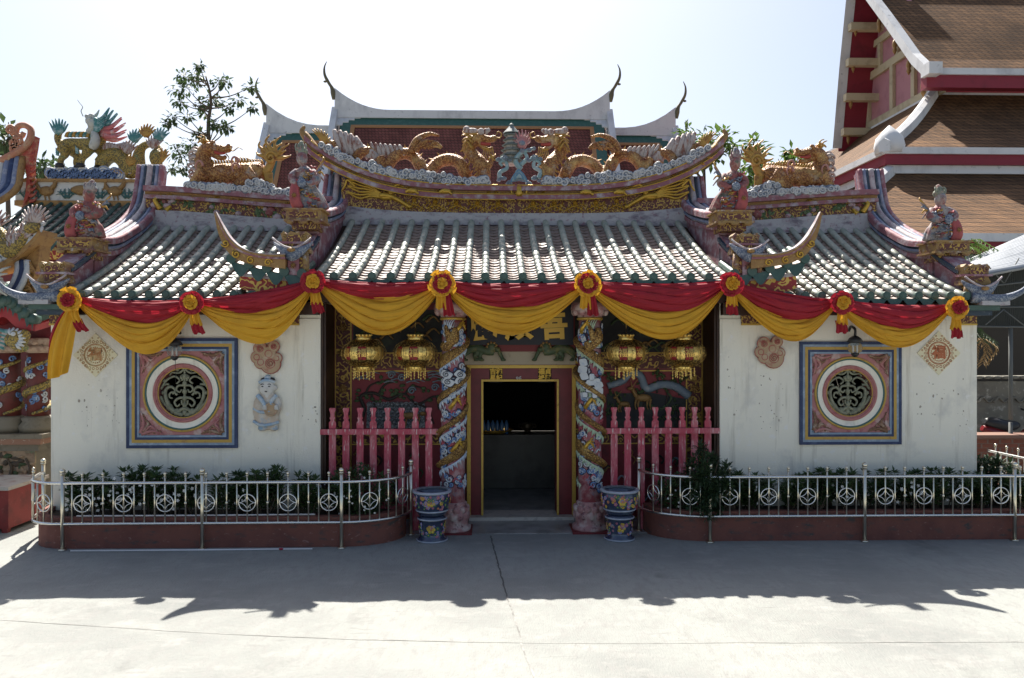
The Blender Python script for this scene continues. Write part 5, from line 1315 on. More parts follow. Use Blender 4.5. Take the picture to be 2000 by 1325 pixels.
for a in (-.045, .045): mb.ell(q(a-.01, .215, .066), (.018, .008, .008), 0, 8); curl(mb, [q(a-.035, .24, .06), q(a-.01, .25, .066), q(a+.015, .24, .062)], .006, .004)
mb.ell(q(-.005, .145, .072), (.02, .01, .008), 0, 8); mb.ell(q(0, .31, -.005), (.10, .03, .035), 0, 10); mb.build('face_paint', m_iron, t)
mb = MB(); mb.ell(q(0, .33, .0), (.05, .04, .045)); curl(mb, [q(-.11, .27, .03), q(0, .305, .05), q(.11, .27, .03)], .022, .022); curl(mb, [q(-.13, .09, .03), q(-.06, .02, .06), q(-.02, -.05, .06)], .035, .03); curl(mb, [q(.13, .09, .03), q(.08, .03, .06), q(.06, -.03, .06)], .03, .03)
for z in (-.12, -.30): curl(mb, [q(-.19, z+.03, .02), q(-.08, z-.02, .05), q(.05, z-.01, .05), q(.16, z+.02, .02)], .022, .022)
mb.build('blue_trim', m_cb, t)
mb = MB(); mb.lathe([(.09, 0), (.085, -.02), (.05, -.03), (.045, -.02), (.01, -.02)], q(.06, -.10, .05), 20, axis='y'); mb.ring(q(.06, -.10, .075), .085, .012, 20, 6); mb.build('dish', m_pl, t)
mb = MB()
for a in (-.02, .14):
    mb.ell(q(a, -.06, .075), (.03, .02, .028), 0, 8)
    for k in range(4): curl(mb, [q(a-.02+.013*k, -.06, .085), q(a-.018+.013*k, -.09, .09), q(a-.014+.013*k, -.105, .085)], .009, .006, 0, 5, 6)
mb.build('hand', m_cw, t)
# ------------------------------------------------ roof sculpture
YQ = 13.62
def Qm(s_, Y=YQ):
    """measured on the left half of the photo; s_=-1 keeps the side, +1 mirrors to the right"""
    def f(px, py, d=0): p = at(px, py, Y); return Vector((p.x if s_ < 0 else -p.x+.0, Y-d, p.z))
    return f
m_crest = M('crest_white_brown', (.42, .36, .33), .65, stains=[((.22, .09, .06), 9, .48, .62, 'noise', (2, 2, .5)), ((.55, .52, .50), 18, .58, .7, 'noise')])
m_flame = M('mane_gold', (.42, .24, .05), .5, metal=.2, stains=[((.22, .08, .03), 14, .5, .68, 'noise')])
m_cl1 = M('cloud_scroll_white', (.52, .52, .51), .65, stains=[((.40, .40, .42), 9, .5, .66, 'noise'), ((.24, .20, .20), 22, .64, .74, 'noise')]); m_cl2 = M('cloud_hollow_blue', (.17, .20, .25), .7, stains=[((.34, .29, .30), 14, .55, .7, 'noise')])
m_mouth = M('mouth_red', (.35, .05, .035), .6)
m_eye = M('eye_white', (.55, .5, .42), .4); 
def cloud_bank(parent, spots, r0, seed, y, mats=None):
    r_ = random.Random(seed); mb = MB()
    for (x, z) in spots:
        e = r0*r_.uniform(.75, 1.3); yy = y-r_.uniform(0, .10)
        mb.lathe([(e*1.02, .05), (e, -.01), (e*.72, -.022), (e*.1, -.02)], (x, yy, z), 12, 1, axis='y')
        sp = spiral((x, z), e*.93, r_.random()*6, 1.35, 18, sgn=r_.choice((-1, 1))); mb.tube([(a, yy-.022, b_) for a, b_ in sp], [e*.26*(1-.5*i/18) for i in range(19)], 5, 0)
    return mb.build('cloud_scrolls', mats or [m_cl1, m_cl2], parent)
for s_ in (-1, 1):
    r_ = random.Random(9); spots = []
    for i in range(120):
        x = r_.uniform(.50, 3.22); zt = z362+cv(x); h = .07+.10*abs(sin(2.9*x+.4)); 
        if x < .8: h = .10
        spots.append((s_*x, zt+r_.uniform(.02, h)))
    for i in range(34): x = lerp(.48, 3.3, i/33); spots.append((s_*x, z362+cv(x)+.035))
    cloud_bank(ridge, spots, .062, 17, YR+.02)
def back_spikes(mb, P, R, i0, i1, L, side=1, step=2, y=0):
    for i in range(i0, i1, step):
        t = (P[min(i+1, len(P)-1)]-P[i-1]).normalized(); n = Vector((-t.z, 0, t.x))*side
        b0 = P[i]+n*R[i]*.85; leaf_ = [b0-t*L*.35+Vector((0, -.012, 0)), b0+t*L*.35+Vector((0, -.012, 0)), b0+n*L-t*L*.45, b0+Vector((0, -.03, 0)), b0+Vector((0, .03, 0))]
        mb.add(leaf_, [(0, 3, 2), (3, 1, 2), (1, 4, 2), (4, 0, 2)], 0)
def ridge_dragon(s_, label):
    q = Qm(s_); c0 = q(800, 340); t = thing('dragon_statue', label, 'statue', (c0.x, YQ, c0.z), 'dragons on the middle ridge')
    pp = [(634, 288), (648, 281), (661, 292), (670, 312), (682, 326), (693, 316), (703, 302), (720, 297), (734, 306), (742, 322), (752, 338), (761, 322), (773, 306), (792, 299), (810, 308), (822, 328), (832, 347), (842, 332), (855, 317), (875, 312), (895, 318), (906, 334), (914, 354), (928, 366), (942, 356), (945, 340), (938, 322), (924, 306), (916, 292), (921, 279), (934, 276)]
    P = catmull([q(a, b_, .06*sin(i*1.3)+(.10 if i > 22 else 0)) for i, (a, b_) in enumerate(pp)], 150); R = [interp([(0, .03), (.06, .07), (.25, .095), (.5, .108), (.72, .112), (.80, .12), (.86, .12), (.92, .11), (1, .09)], i/150) for i in range(151)]
    mb = MB(); mb.tube(P, R, 12)
    # head: skull, long upper snout, open lower jaw, brow, cheeks
    mb.ell(q(935, 276, .14), (.11, .10, .095)); mb.tube(catmull([q(936, 274, .16), q(950, 277, .17), q(962, 277, .18), q(968, 272, .18)], 8), [.09, .078, .07, .064, .06, .06, .064, .055, .04], 9)
    mb.tube(catmull([q(936, 284, .15), q(946, 293, .16), q(955, 297, .16), q(961, 293, .16)], 6), [.06, .05, .045, .04, .036, .034, .028], 8)
    for d in (.06, .24): mb.ell(q(940, 266, d), (.06, .04, .045))
    mb.ell(q(926, 286, .12), (.07, .10, .07))
    # fore legs: one raised claw, one planted; hind legs along the body
    for pts, rr_ in (([(944, 338), (956, 326), (961, 314)], (.07, .05, .045)), ([(936, 356), (925, 362), (918, 372)], (.08, .06, .05)), ([(822, 318), (832, 338), (842, 348)], (.08, .06, .05)), ([(745, 310), (752, 330), (762, 338)], (.07, .05, .045))):
        mb.tube(catmull([q(a, b_, .16) for a, b_ in pts], 8), [lerp(rr_[0], rr_[2], k/8) for k in range(9)], 8)
    sculpt(mb, .012).build('body', m_scale, t)
    dt = MB(); back_spikes(dt, P, R, 8, 148, .085, -s_, 3); dt.build('back_spikes', m_flame, t)
    for (a, b_) in ((961, 312), (917, 372), (843, 349), (763, 339)):
        dt = MB()
        for k in range(4): an = 2*pi*k/4+.5; curl(dt, [q(a, b_, .18), q(a+7*cos(an), b_-6*sin(an), .2), q(a+10*cos(an+.4), b_-9*sin(an+.4), .17)], .024, .006, 0, 5, 8)
        dt.build('claw', m_flame, t)
    for pts, r0 in (([q(932, 268, .1), q(918, 262, .1), q(904, 259, .1)], .03), ([q(932, 268, .2), q(916, 267, .2), q(902, 271, .2)], .028)): dt = MB(); curl(dt, pts, r0, .01); dt.build('horn', m_flame, t)
    dt = MB(); dt.ell(q(922, 284, .14), (.05, .06, .15), 0, 8)
    for k in range(10):
        a0 = q(922+2*(k % 2), 270+3.2*k, .12+.05*(k % 3)); curl(dt, [a0, a0+Vector((s_*.09, 0, .03+.01*k)), a0+Vector((s_*.17, -.02, .07-.012*k))], .026, .006, 0, 5, 8)
    dt.build('mane', m_flame, t)
    dt = MB(); curl(dt, [q(966, 274, .2), q(976, 276, .22), q(979, 268, .22), q(972, 264, .22), q(970, 270, .22)], .014, .006); dt.build('whisker', m_flame, t)
    dt = MB(); dt.ell(q(950, 296, .18), (.07, .03, .03), 0, 8)
    for k in range(6): curl(dt, [q(946+3*k, 297-1*k, .18), q(944+4*k, 306, .19), q(948+4*k, 313+(k % 2)*4, .18)], .014, .004, 0, 5, 8)
    dt.build('beard', m_flame, t)
    dt = MB(); c = q(634, 281, .05); dt.ell(c, (.06, .05, .06), 0, 8)
    for k in range(8): a = pi*.35+k*.30; d = Vector((s_*cos(a-.5), 0, sin(a))); curl(dt, [c, c+d*.10+Vector((0, -.03, .02)), c+d*.20+Vector((s_*.04, 0, .05))], .04, .008, 0, 6, 10)
    dt.build('tail_flame', m_flame, t)
    hd = MB(); hd.ell(q(921, 262, .2), (.14, .05, .05), 0, 10); hd.ell(q(912, 259, .2), (.06, .05, .06)); hd.ell(q(940, 265, .26), (.06, .05, .06), 0, 8); hd.ell(q(949, 264, .24), (.05, .04, .055), 0, 8); hd.ell(q(954, 262, .24), (.035, .03, .04), 0, 6)
    for a, b_ in ((944, 268), (938, 268)): hd.ell(q(a, b_, .27), .022, 0, 8)
    hd.build('crest', m_crest, t)
    mo = MB(); curl(mo, [q(940, 286, .2), q(950, 288, .22), q(958, 287, .2)], .035, .02); mo.build('mouth', m_mouth, t)
    # tall fins standing on the back: fan near the tail, dark wing over the middle
    wn = MB()
    for k in range(7):
        b0, b1 = q(668+11*k, 300+1.5*k, .0), q(653+10.5*k, 255+1.0*k+(10 if k > 4 else 0)+k*k*.6, .02)
        curl(wn, [b0, b0.lerp(b1, .5)+Vector((0, -.04, .02)), b1], .085, .038, 0, 7, 12)
    for k in range(7): b0 = q(735+9*k, 305, .0); curl(wn, [b0, q(728+9*k, 288, .02), q(724+9*k, 279+1.2*k, .02)], .055, .02, 0, 6, 8)
    wn.build('back_fin', m_crest, t)
    wg = MB()
    curl(wg, [q(803, 300, .05), q(815, 276, .08), q(838, 264, .06), q(858, 266, .02)], .075, .02, 0, 8)
    curl(wg, [q(812, 298, .08), q(828, 280, .10), q(850, 279, .08)], .06, .015, 0, 8); curl(wg, [q(840, 290, .08), q(852, 282, .1), q(864, 291, .1)], .05, .02, 0, 8)
    for k in range(4): curl(wg, [q(812+8*k, 292, .1), q(826+9*k, 284+2*k, .12), q(844+6*k, 285+3*k, .1)], .03, .008, 0, 6)
    wg.build('wing', m_scale, t)
    return t
ridge_dragon(-1, 'gilded dragon arching along the left half of the middle ridge, head raised towards the pagoda')
ridge_dragon(1, 'gilded dragon arching along the right half of the middle ridge, head raised towards the pagoda')
# ---- pagoda ornament
def pagoda():
    Y = 13.55; q = lambda px, py, d=0: (lambda p: Vector((p.x, Y-d, p.z)))(at(px, py, Y))
    c = q(999, 322); t = thing('pagoda_ornament', 'small tiered grey pagoda ornament on blue clouds between the two ridge dragons', 'ornament', c)
    m_pg = M('pagoda_grey', (.36, .34, .30), .7, stains=[((.14, .12, .10), 12, .5, .7, 'noise')]); m_pgr = M('pagoda_roof', (.10, .13, .13), .6, stains=[((.34, .33, .30), 16, .55, .7, 'noise')])
    s1, s2 = MB(), MB(); tiers = 6
    z0, z1 = q(999, 322).z, q(999, 262).z
    for k in range(tiers):
        za, zb = lerp(z0, z1, k/tiers), lerp(z0, z1, (k+1)/tiers); r = lerp(.185, .10, k/tiers)
        s1.lathe([(r*.86, za), (r*.84, zb-.02)], (c.x, Y, 0), 8, 0, sm=False); s2.lathe([(r*1.16, zb-.035), (r*1.2, zb-.018), (r*.75, zb+.012)], (c.x, Y, 0), 8, 0, sm=False)
    s2.lathe([(.145, z1+.0), (.15, z1+.012), (.07, z1+.10), (.035, z1+.14), (.04, z1+.16), (.0+.01, z1+.19)], (c.x, Y, 0), 8, 0, sm=False)
    s1.build('tower', m_pg, t); s2.build('tier_roof', m_pgr, t)
    fl = MB(); b0 = q(1019, 284, .10)
    for k in range(9): a = lerp(-.2, pi+.2, k/8); d = Vector((cos(a), 0, sin(a))); curl(fl, [b0+d*.07+Vector((0, 0, .02)), b0+d*.12+Vector((.01, 0, .05)), b0+d*.15+Vector((0, 0, .10))], .03, .006, 0, 5, 8)
    fl.ell(b0, (.09, .06, .10), 0, 12); fl.build('flaming_pearl', M('pearl_rose', (.42, .18, .18), .6, stains=[((.5, .38, .34), 9, .5, .7, 'noise')]), t)
    pd = MB(); pd.ell(b0+Vector((0, -.05, .0)), (.055, .03, .045), 0, 10); pd.build('pearl', m_cl2, t)
    m_teal = M('teal_cloud', (.22, .33, .345), .65, stains=[((.42, .46, .45), 10, .5, .66, 'noise'), ((.08, .14, .17), 16, .6, .72, 'noise')])
    cl = MB()
    for pts, r0 in (([(1016, 334), (1006, 318), (1014, 305), (1024, 300), (1040, 294)], .05), ([(1016, 326), (1028, 314), (1024, 303), (1014, 300)], .04), ([(975, 352), (977, 340), (990, 332), (986, 318), (976, 322), (981, 328)], .04), ([(1052, 352), (1054, 338), (1042, 330), (1044, 318), (1054, 322), (1049, 328)], .04), ([(1014, 350), (1010, 340), (1018, 330)], .05)): curl(cl, [q(a, b_, .14) for a, b_ in pts], r0, r0*.5, 0, 8, 30)
    for (a, b_, e) in ((985, 313, .075), (973, 316, .05), (996, 316, .05), (1043, 313, .08), (1032, 317, .055), (1054, 315, .05), (1020, 299, .055), (1033, 297, .055), (1042, 295, .035), (983, 352, .06), (1043, 352, .06), (974, 356, .04), (1052, 357, .04), (994, 362, .06), (1032, 362, .06)):
        p = q(a, b_, .13); cl.ell(p, (e, .05, e*.62), 0, 10); sp = spiral((p.x, p.z), e*.7, a, 1.4, 14); cl.tube([(u, p.y-.045, v) for u, v in sp], .012, 5, 1)
    cl.build('cloud_stem', [m_teal, m_cl2], t)
    lf = MB(); p = q(1013, 352, .16)
    for k in range(4):
        e = 1-.22*k; lf.loft([[p+Vector((.155*e*x, -.03*k, .0+.14*e*z)) for x, z in ((-1, -.55), (-.9, -.1), (-.55, .55), (0, 1.15), (.55, .55), (.9, -.1), (1, -.55), (0, -.35))], [p+Vector((.15*e*x, -.03*k-.03, .0+.135*e*z)) for x, z in ((-1, -.55), (-.9, -.1), (-.55, .55), (0, 1.15), (.55, .55), (.9, -.1), (1, -.55), (0, -.35))]], k % 2)
    lf.build('blue_fan', [M('fan_blue', (.10, .22, .34), .6, stains=[((.3, .4, .46), 14, .55, .7, 'noise')]), m_teal], t)
    gd = MB(); p = q(1013, 378, .2); gd.lathe([(.02, .09), (.06, .07), (.055, .0), (.075, -.05), (.05, -.09)], p, 12)
    for a in (-1, 1): curl(gd, [p+Vector((a*.04, 0, .05)), p+Vector((a*.13, 0, .04)), p+Vector((a*.11, 0, -.08))], .025, .015)
    gd.build('gourd', m_goldleaf, t)
pagoda()
# ---- crouching beasts on the wings
def beast(s_, label):
    q = Qm(s_, 13.62); c0 = q(460, 350); t = thing('beast_statue', label, 'statue', (c0.x, 13.62, c0.z), 'beasts on the wing ridges'); k = 1
    mb = MB()
    mb.tube(catmull([q(404, 340), q(425, 342), q(452, 340), q(480, 338), q(500, 338), q(516, 340)], 24), [interp([(0, .17), (.2, .19), (.45, .185), (.7, .18), (.88, .20), (1, .13)], i/24) for i in range(25)], 14)
    mb.tube(catmull([q(406, 338), q(398, 322), q(397, 304), q(405, 292), q(418, 292)], 14), [.19, .185, .175, .165, .155, .15, .14, .135, .13, .125, .12, .115, .11, .105, .10], 12)
    mb.ell(q(413, 292, .06), (.12, .13, .11)); mb.tube(catmull([q(418, 290, .06), q(434, 293, .07), q(446, 294, .07), q(452, 289, .07)], 8), [.10, .085, .075, .07, .07, .065, .07, .065, .04], 10)
    mb.tube(catmull([q(413, 298, .06), q(426, 308, .07), q(438, 311, .07), q(445, 307, .07)], 8), [.08, .065, .055, .05, .045, .042, .04, .036, .025], 9)
    for d in (-.03, .16): mb.ell(q(422, 283, d), (.05, .04, .04)); mb.ell(q(451, 288, d*.6+.03), (.035, .03, .035))
    for pts, r0, d in (([(405, 340), (390, 356), (380, 368), (366, 378)], (.15, .07), .12), ([(412, 342), (410, 362), (402, 380)], (.13, .07), -.1), ([(505, 342), (484, 358), (462, 372), (449, 380)], (.17, .065), .14), ([(512, 344), (512, 362), (516, 378)], (.14, .065), -.08)):
        P = catmull([q(a, b_, d) for a, b_ in pts], 12); mb.tube(P, [lerp(r0[0], r0[1], (i/12)**.7) for i in range(13)], 10); mb.ell(P[-1]+Vector((0, -.02, 0)), (.09, .08, .045))
    b = sculpt(mb, .014); b.build('body', m_scale, t)
    dt = MB(); dt.tube(catmull([q(408, 322, 0), q(440, 323, 0), q(475, 318, 0), q(510, 320, 0)], 12), .03, 6, 0)
    for i in range(20): x = lerp(405, 512, i/19); p = q(x, 322-3*sin(pi*i/19)*(1 if i > 9 else -.2)-(i > 9)*1.5+(i > 14)*2, 0); curl(dt, [p, p+Vector((0, -.02, .06)), p+Vector((s_*.03, 0, .09))], .03, .008, 0, 5, 5)
    dt.build('back_spikes', m_flame, t)
    dt = MB(); dt.tube(catmull([q(398, 294, .05), q(393, 315, .05), q(396, 340, .05)], 8), .06, 7, 0)
    for i in range(9): a = q(396-1.5*(i % 3), 296+6*i, .06*(i % 2)); curl(dt, [a, a+Vector((s_*.12, -.02, .05)), a+Vector((s_*.20, 0, .0)), a+Vector((s_*.15, -.03, -.04))], .04, .01, 0, 6, 10)
    dt.build('mane', m_crest, t)
    for (a, b_) in ((398, 330), (468, 334), (466, 322)): dt = MB(); curl(dt, [q(a, b_, .2)+Vector((.06*cos(w_), -.0, .09*sin(w_))) for w_ in (0, 1, 2, 3, 4)], .025, .01, 0, 6, 12); dt.build('shoulder_curl', M('shoulder_curl', (.42, .2, .16), .6) if 'shoulder_curl' not in bpy.data.materials else bpy.data.materials['shoulder_curl'], t)
    for (a, b_) in ((408, 280), (402, 283)):
        dt = MB(); curl(dt, [q(a, b_, .05), q(a-8, b_-6, .05), q(a-14, b_-2, .05)], .035, .012); dt.build('ear', m_flame, t)
        dt = MB(); curl(dt, [q(a-2, b_, .12), q(a-4, b_-9, .12), q(a-12, b_-13, .12)], .022, .008); dt.build('antler', m_flame, t)
    for pts in ([q(451, 290, .12), q(460, 299, .14), q(470, 292, .12), q(478, 296, .1)], [q(446, 304, .12), q(452, 312, .13), q(449, 320, .12)]): dt = MB(); curl(dt, pts, .012, .005); dt.build('whisker', m_flame, t)
    dt = MB(); curl(dt, [q(514, 338, .02), q(524, 334, .05), q(532, 318, .05), q(536, 300, .0)], .09, .05, 0, 8)
    for k_ in range(13):
        a = -.5+k_*.33; c = q(534, 312, .08); d = Vector((cos(a), 0, sin(a))); e = .17+.07*(k_ % 2)
        curl(dt, [c, c+d*e*.6+Vector((0, -.05, .03)), c+d*e+Vector((-.05*sin(a), -.02, .06)), c+d*e*1.25+Vector((.03, 0, .11))], .045, .01, 0, 6, 12)
    sp = spiral((q(533, 312).x, q(533, 312).z), .11, 0, 1.6, 18); dt.tube([(u, YQ-.15, v) for u, v in sp], .03, 6, 0)
    for k_ in range(5): curl(dt, [q(520+3*k_, 340, .08), q(522+3*k_, 356, .1), q(518+4*k_, 372+(k_ % 2)*6, .08)], .03, .008, 0, 6)
    dt.build('flaming_tail', m_flame, t)
    mo = MB(); curl(mo, [q(424, 300, .1), q(434, 303, .12), q(444, 302, .1)], .035, .02); mo.build('mouth', m_mouth, t)
    ey = MB(); ey.ell(q(426, 287, .17), .022, 0, 8); ey.build('eye', m_eye, t)
    for k_ in range(6): pass
    return t
beast(-1, 'gilded scaly beast crouching on the left wing ridge, looking back to the right')
beast(1, 'gilded scaly beast crouching on the right wing ridge, looking back to the left')
for s_, par in ((-1, 0), (1, 1)):
    r_ = random.Random(44); q = Qm(s_, 13.5); spots = []
    for i in range(170):
        px = r_.uniform(372, 585); top = 374 if px < 385 else 366+8*sin((px-385)/25.0) if px < 600 else 380
        if 430 < px < 490: top = 376
        if px > 540: top = 380
        zb = a394+.09+zside(q(px, 380).x); z = lerp(zb+.02, max(zb+.05, q(px, top).z), r_.random()**.8); spots.append((q(px, 380).x, z))
    cloud_bank([o for o in COL.objects if o.name.startswith('roof_ridge') and o.parent == temple][1+par], spots, .058, 45, 13.40)
# ---- robed figures on the hip platforms
m_skin = M('figure_plaster', (.42, .33, .28), .7, stains=[((.22, .12, .10), 12, .55, .7, 'noise')]); m_robe = [M('robe_rose', (.24, .075, .07), .7, stains=[((.36, .27, .22), 8, .5, .64, 'noise'), ((.10, .12, .09), 7, .55, .62, 'noise'), ((.08, .03, .03), 16, .55, .7, 'noise')]), M('robe_celadon', (.20, .22, .17), .7, stains=[((.42, .18, .16), 9, .55, .7, 'noise'), ((.12, .13, .10), 14, .55, .7, 'noise')]), M('robe_pale', (.33, .29, .27), .7, stains=[((.22, .08, .08), 6, .46, .60, 'noise'), ((.12, .17, .22), 9, .52, .64, 'noise'), ((.08, .06, .05), 18, .56, .7, 'noise')])]
m_scroll = M('scroll_red', (.34, .07, .07), .65, stains=[((.2, .04, .05), 9, .5, .7, 'noise')])
def figure(key, label, lean, ht, robe, scroll=1, mirror=1):
    X, yp, zp = HIP[key]; z0 = zp+.01; t = thing('figurine', label, 'statue', (X, yp, z0), 'figurines on the hip ridges'); m = mirror
    def q(a, b_, d=0): return Vector((X+m*(a*.84+lean*b_), yp-d, z0+b_*ht))
    mb = MB()
    mb.tube(catmull([q(.04, .0), q(.02, .22), q(-.01, .45), q(-.01, .60)], 12), [lerp(.155, .10, (i/12)**.8) for i in range(13)], 12)
    mb.ell(q(-.01, .58), (.125, .10, .12)); mb.ell(q(-.02, .70), (.05, .05, .06)); mb.ell(q(-.03, .82, .02), (.085, .09, .11))
    mb.tube(catmull([q(-.12, .62), q(-.21, .50, .06), q(-.14, .40, .14)], 8), [.06, .065, .07, .07, .065, .06, .055, .05, .045], 9)
    mb.tube(catmull([q(.12, .62), q(.20, .48, .06), q(.10, .38, .15)], 8), [.06, .065, .07, .075, .075, .07, .06, .05, .045], 9)
    for a in (-.13, .09): mb.ell(q(a, .40, .17), (.035, .035, .03))
    for k in range(7): mb.tube(catmull([q(.08+.02*k, .46-.03*k, .02), q(.13+.022*k, .2, .05*(k % 2)), q(.15+.032*k, .02, .05*(k % 2))], 8), [.042]*9, 7)
    mb.ell(q(-.03, .83, .11), (.016, .03, .022)); mb.ell(q(-.03, .78, .095), (.03, .02, .012))
    sculpt(mb, .014).build('body', robe, t)
    hd = MB(); hd.ell(q(-.03, .93), (.09, .08, .07)); hd.tube(catmull([q(-.03, .93), q(-.04, 1.02), q(-.02, 1.10)], 8), [.07, .065, .06, .055, .05, .045, .04, .03, .02], 8)
    for k in range(5): curl(hd, [q(-.1+.035*k, .92, .05), q(-.12+.045*k, 1.0, .05), q(-.11+.04*k, 1.05, .03)], .018, .008)
    hd.build('headdress', m_robe[2] if robe is not m_robe[2] else m_robe[1], t)
    tr = MB(); r_ = random.Random(ord(key[1][0])+key[0])
    for k in range(44):
        a, b_ = r_.uniform(-.15, .20), r_.uniform(.04, .66); dd_ = .16-.25*a*a-.05*b_; curl(tr, [q(a-.035, b_+.03, dd_-.03), q(a, b_-.005, dd_), q(a+.04, b_+.012, dd_-.02), q(a+.055, b_-.03, dd_-.05)], .014, .007, (k*7) % 4, 5, 8)
    for k in range(5): curl(tr, [q(.16, .55, .0), q(.25+.02*k, .55+.06*k, .02), q(.33, .45+.10*k, .0)], .025, .008, k % 3)
    tr.ell(q(-.02, .40, .18), (.07, .03, .07), 2, 8); tr.build('drapery', [m_robe[2], m_flame, m_blueorn, m_scroll], t)
    sc = MB()
    P = catmull([q(-.10, -.0, .14), q(-.15, .12, .17), q(-.155, .30, .16), q(-.11, .46, .12)], 12); sc.tube(P, [.075, .08, .08, .08, .082, .08, .078, .075, .072, .07, .065, .06, .05], 10, 0, flat=.55, up=(1, 0, 0)); rosette(sc, q(-.15, .2).x, q(-.15, .2).z, .045, yp-.22, 1)
    sc.build('red_scroll', [m_scroll, m_gold], t); return t
figure((-1, 'outer'), 'leaning robed figurine beside a red scroll on the far left hip ridge', .14, .78, m_robe[0])
figure((-1, 'inner'), 'upright banded figurine with a bluish cap on the hip ridge left of the middle roof', -.06, .92, m_robe[2])
figure((1, 'inner'), 'upright rose figurine with a grey cap on the hip ridge right of the middle roof', -.06, .88, m_robe[0], mirror=-1)
figure((1, 'outer'), 'pale robed figurine beside a red scroll on the far right hip ridge', .10, .78, m_robe[2], mirror=-1)
# ------------------------------------------------ rows of roof tiles seen from afar
def tile_mat(name, c1, c2, sx, sz, rough=.85, gap=(.05, .03, .02), bump=.6):
    m = bpy.data.materials.new(name); m.use_nodes = True; t = m.node_tree; L = t.links.new; b = t.nodes['Principled BSDF']; b.inputs['Roughness'].default_value = rough; b.inputs['Specular IOR Level'].default_value = .2
    tc = t.nodes.new('ShaderNodeTexCoord'); sp = t.nodes.new('ShaderNodeSeparateXYZ'); L(tc.outputs['Object'], sp.inputs[0])
    ad = t.nodes.new('ShaderNodeMath'); L(sp.outputs[0], ad.inputs[0]); L(sp.outputs[1], ad.inputs[1]); cb = t.nodes.new('ShaderNodeCombineXYZ'); L(ad.outputs[0], cb.inputs[0]); L(sp.outputs[2], cb.inputs[1])
    mp = t.nodes.new('ShaderNodeMapping'); L(cb.outputs[0], mp.inputs[0]); mp.inputs['Scale'].default_value = (sx, sz, 1)
    br = t.nodes.new('ShaderNodeTexBrick'); L(mp.outputs[0], br.inputs[0]); br.inputs['Color1'].default_value = (*c1, 1); br.inputs['Color2'].default_value = (*c2, 1); br.inputs['Mortar'].default_value = (*gap, 1)
    br.inputs['Scale'].default_value = 1; br.inputs['Brick Width'].default_value = 1; br.inputs['Row Height'].default_value = 1; br.inputs['Mortar Size'].default_value = .10; br.inputs['Mortar Smooth'].default_value = .6
    nz = t.nodes.new('ShaderNodeTexNoise'); nz.inputs['Scale'].default_value = .7; nz.inputs['Detail'].default_value = 6; L(tc.outputs['Object'], nz.inputs[0])
    mr = t.nodes.new('ShaderNodeMapRange'); mr.inputs[1].default_value = .35; mr.inputs[2].default_value = .7; mr.inputs[3].default_value = .65; mr.inputs[4].default_value = 1.15; L(nz.outputs[0], mr.inputs[0])
    mx = t.nodes.new('ShaderNodeMix'); mx.data_type = 'RGBA'; mx.blend_type = 'MULTIPLY'; mx.inputs[0].default_value = 1; L(br.outputs[0], mx.inputs[6]); L(mr.outputs[0], mx.inputs[7]); L(mx.outputs[2], b.inputs['Base Color'])
    bp = t.nodes.new('ShaderNodeBump'); bp.inputs['Strength'].default_value = bump; bp.inputs['Distance'].default_value = .05; bp.invert = True; L(br.outputs['Fac'], bp.inputs['Height']); L(bp.outputs[0], b.inputs['Normal'])
    return m
m_btile = tile_mat('brown_tiles', (.20, .105, .048), (.125, .066, .031), 4.2, 6.0)
m_rtile = tile_mat('red_brown_tiles', (.25, .085, .068), (.19, .062, .052), 5.6, 5.6)
m_wstucco = M('white_stucco', (.62, .62, .62), .8, stains=[((.42, .42, .43), 1.2, .5, .72, 'noise', (1, 1, .5)), ((.30, .31, .32), 5, .62, .75, 'noise')])
m_gtile = M('green_border_tiles', (.025, .095, .07), .5, stains=[((.04, .12, .09), 6, .5, .6, 'noise')]); m_otile = M('orange_border_tiles', (.36, .17, .06), .6)
m_redpaint = M('fascia_red', (.22, .015, .03), .6, stains=[((.15, .012, .022), 2, .5, .7, 'noise')]); m_cream = M('cream_beam', (.50, .42, .27), .7, stains=[((.36, .29, .18), 2, .5, .7, 'noise')]); m_pinkp = M('pink_panel', (.44, .20, .22), .75, stains=[((.37, .16, .18), 2, .5, .7, 'noise')]); m_bronze = M('bronze_finial', (.13, .11, .06), .6, metal=.2)
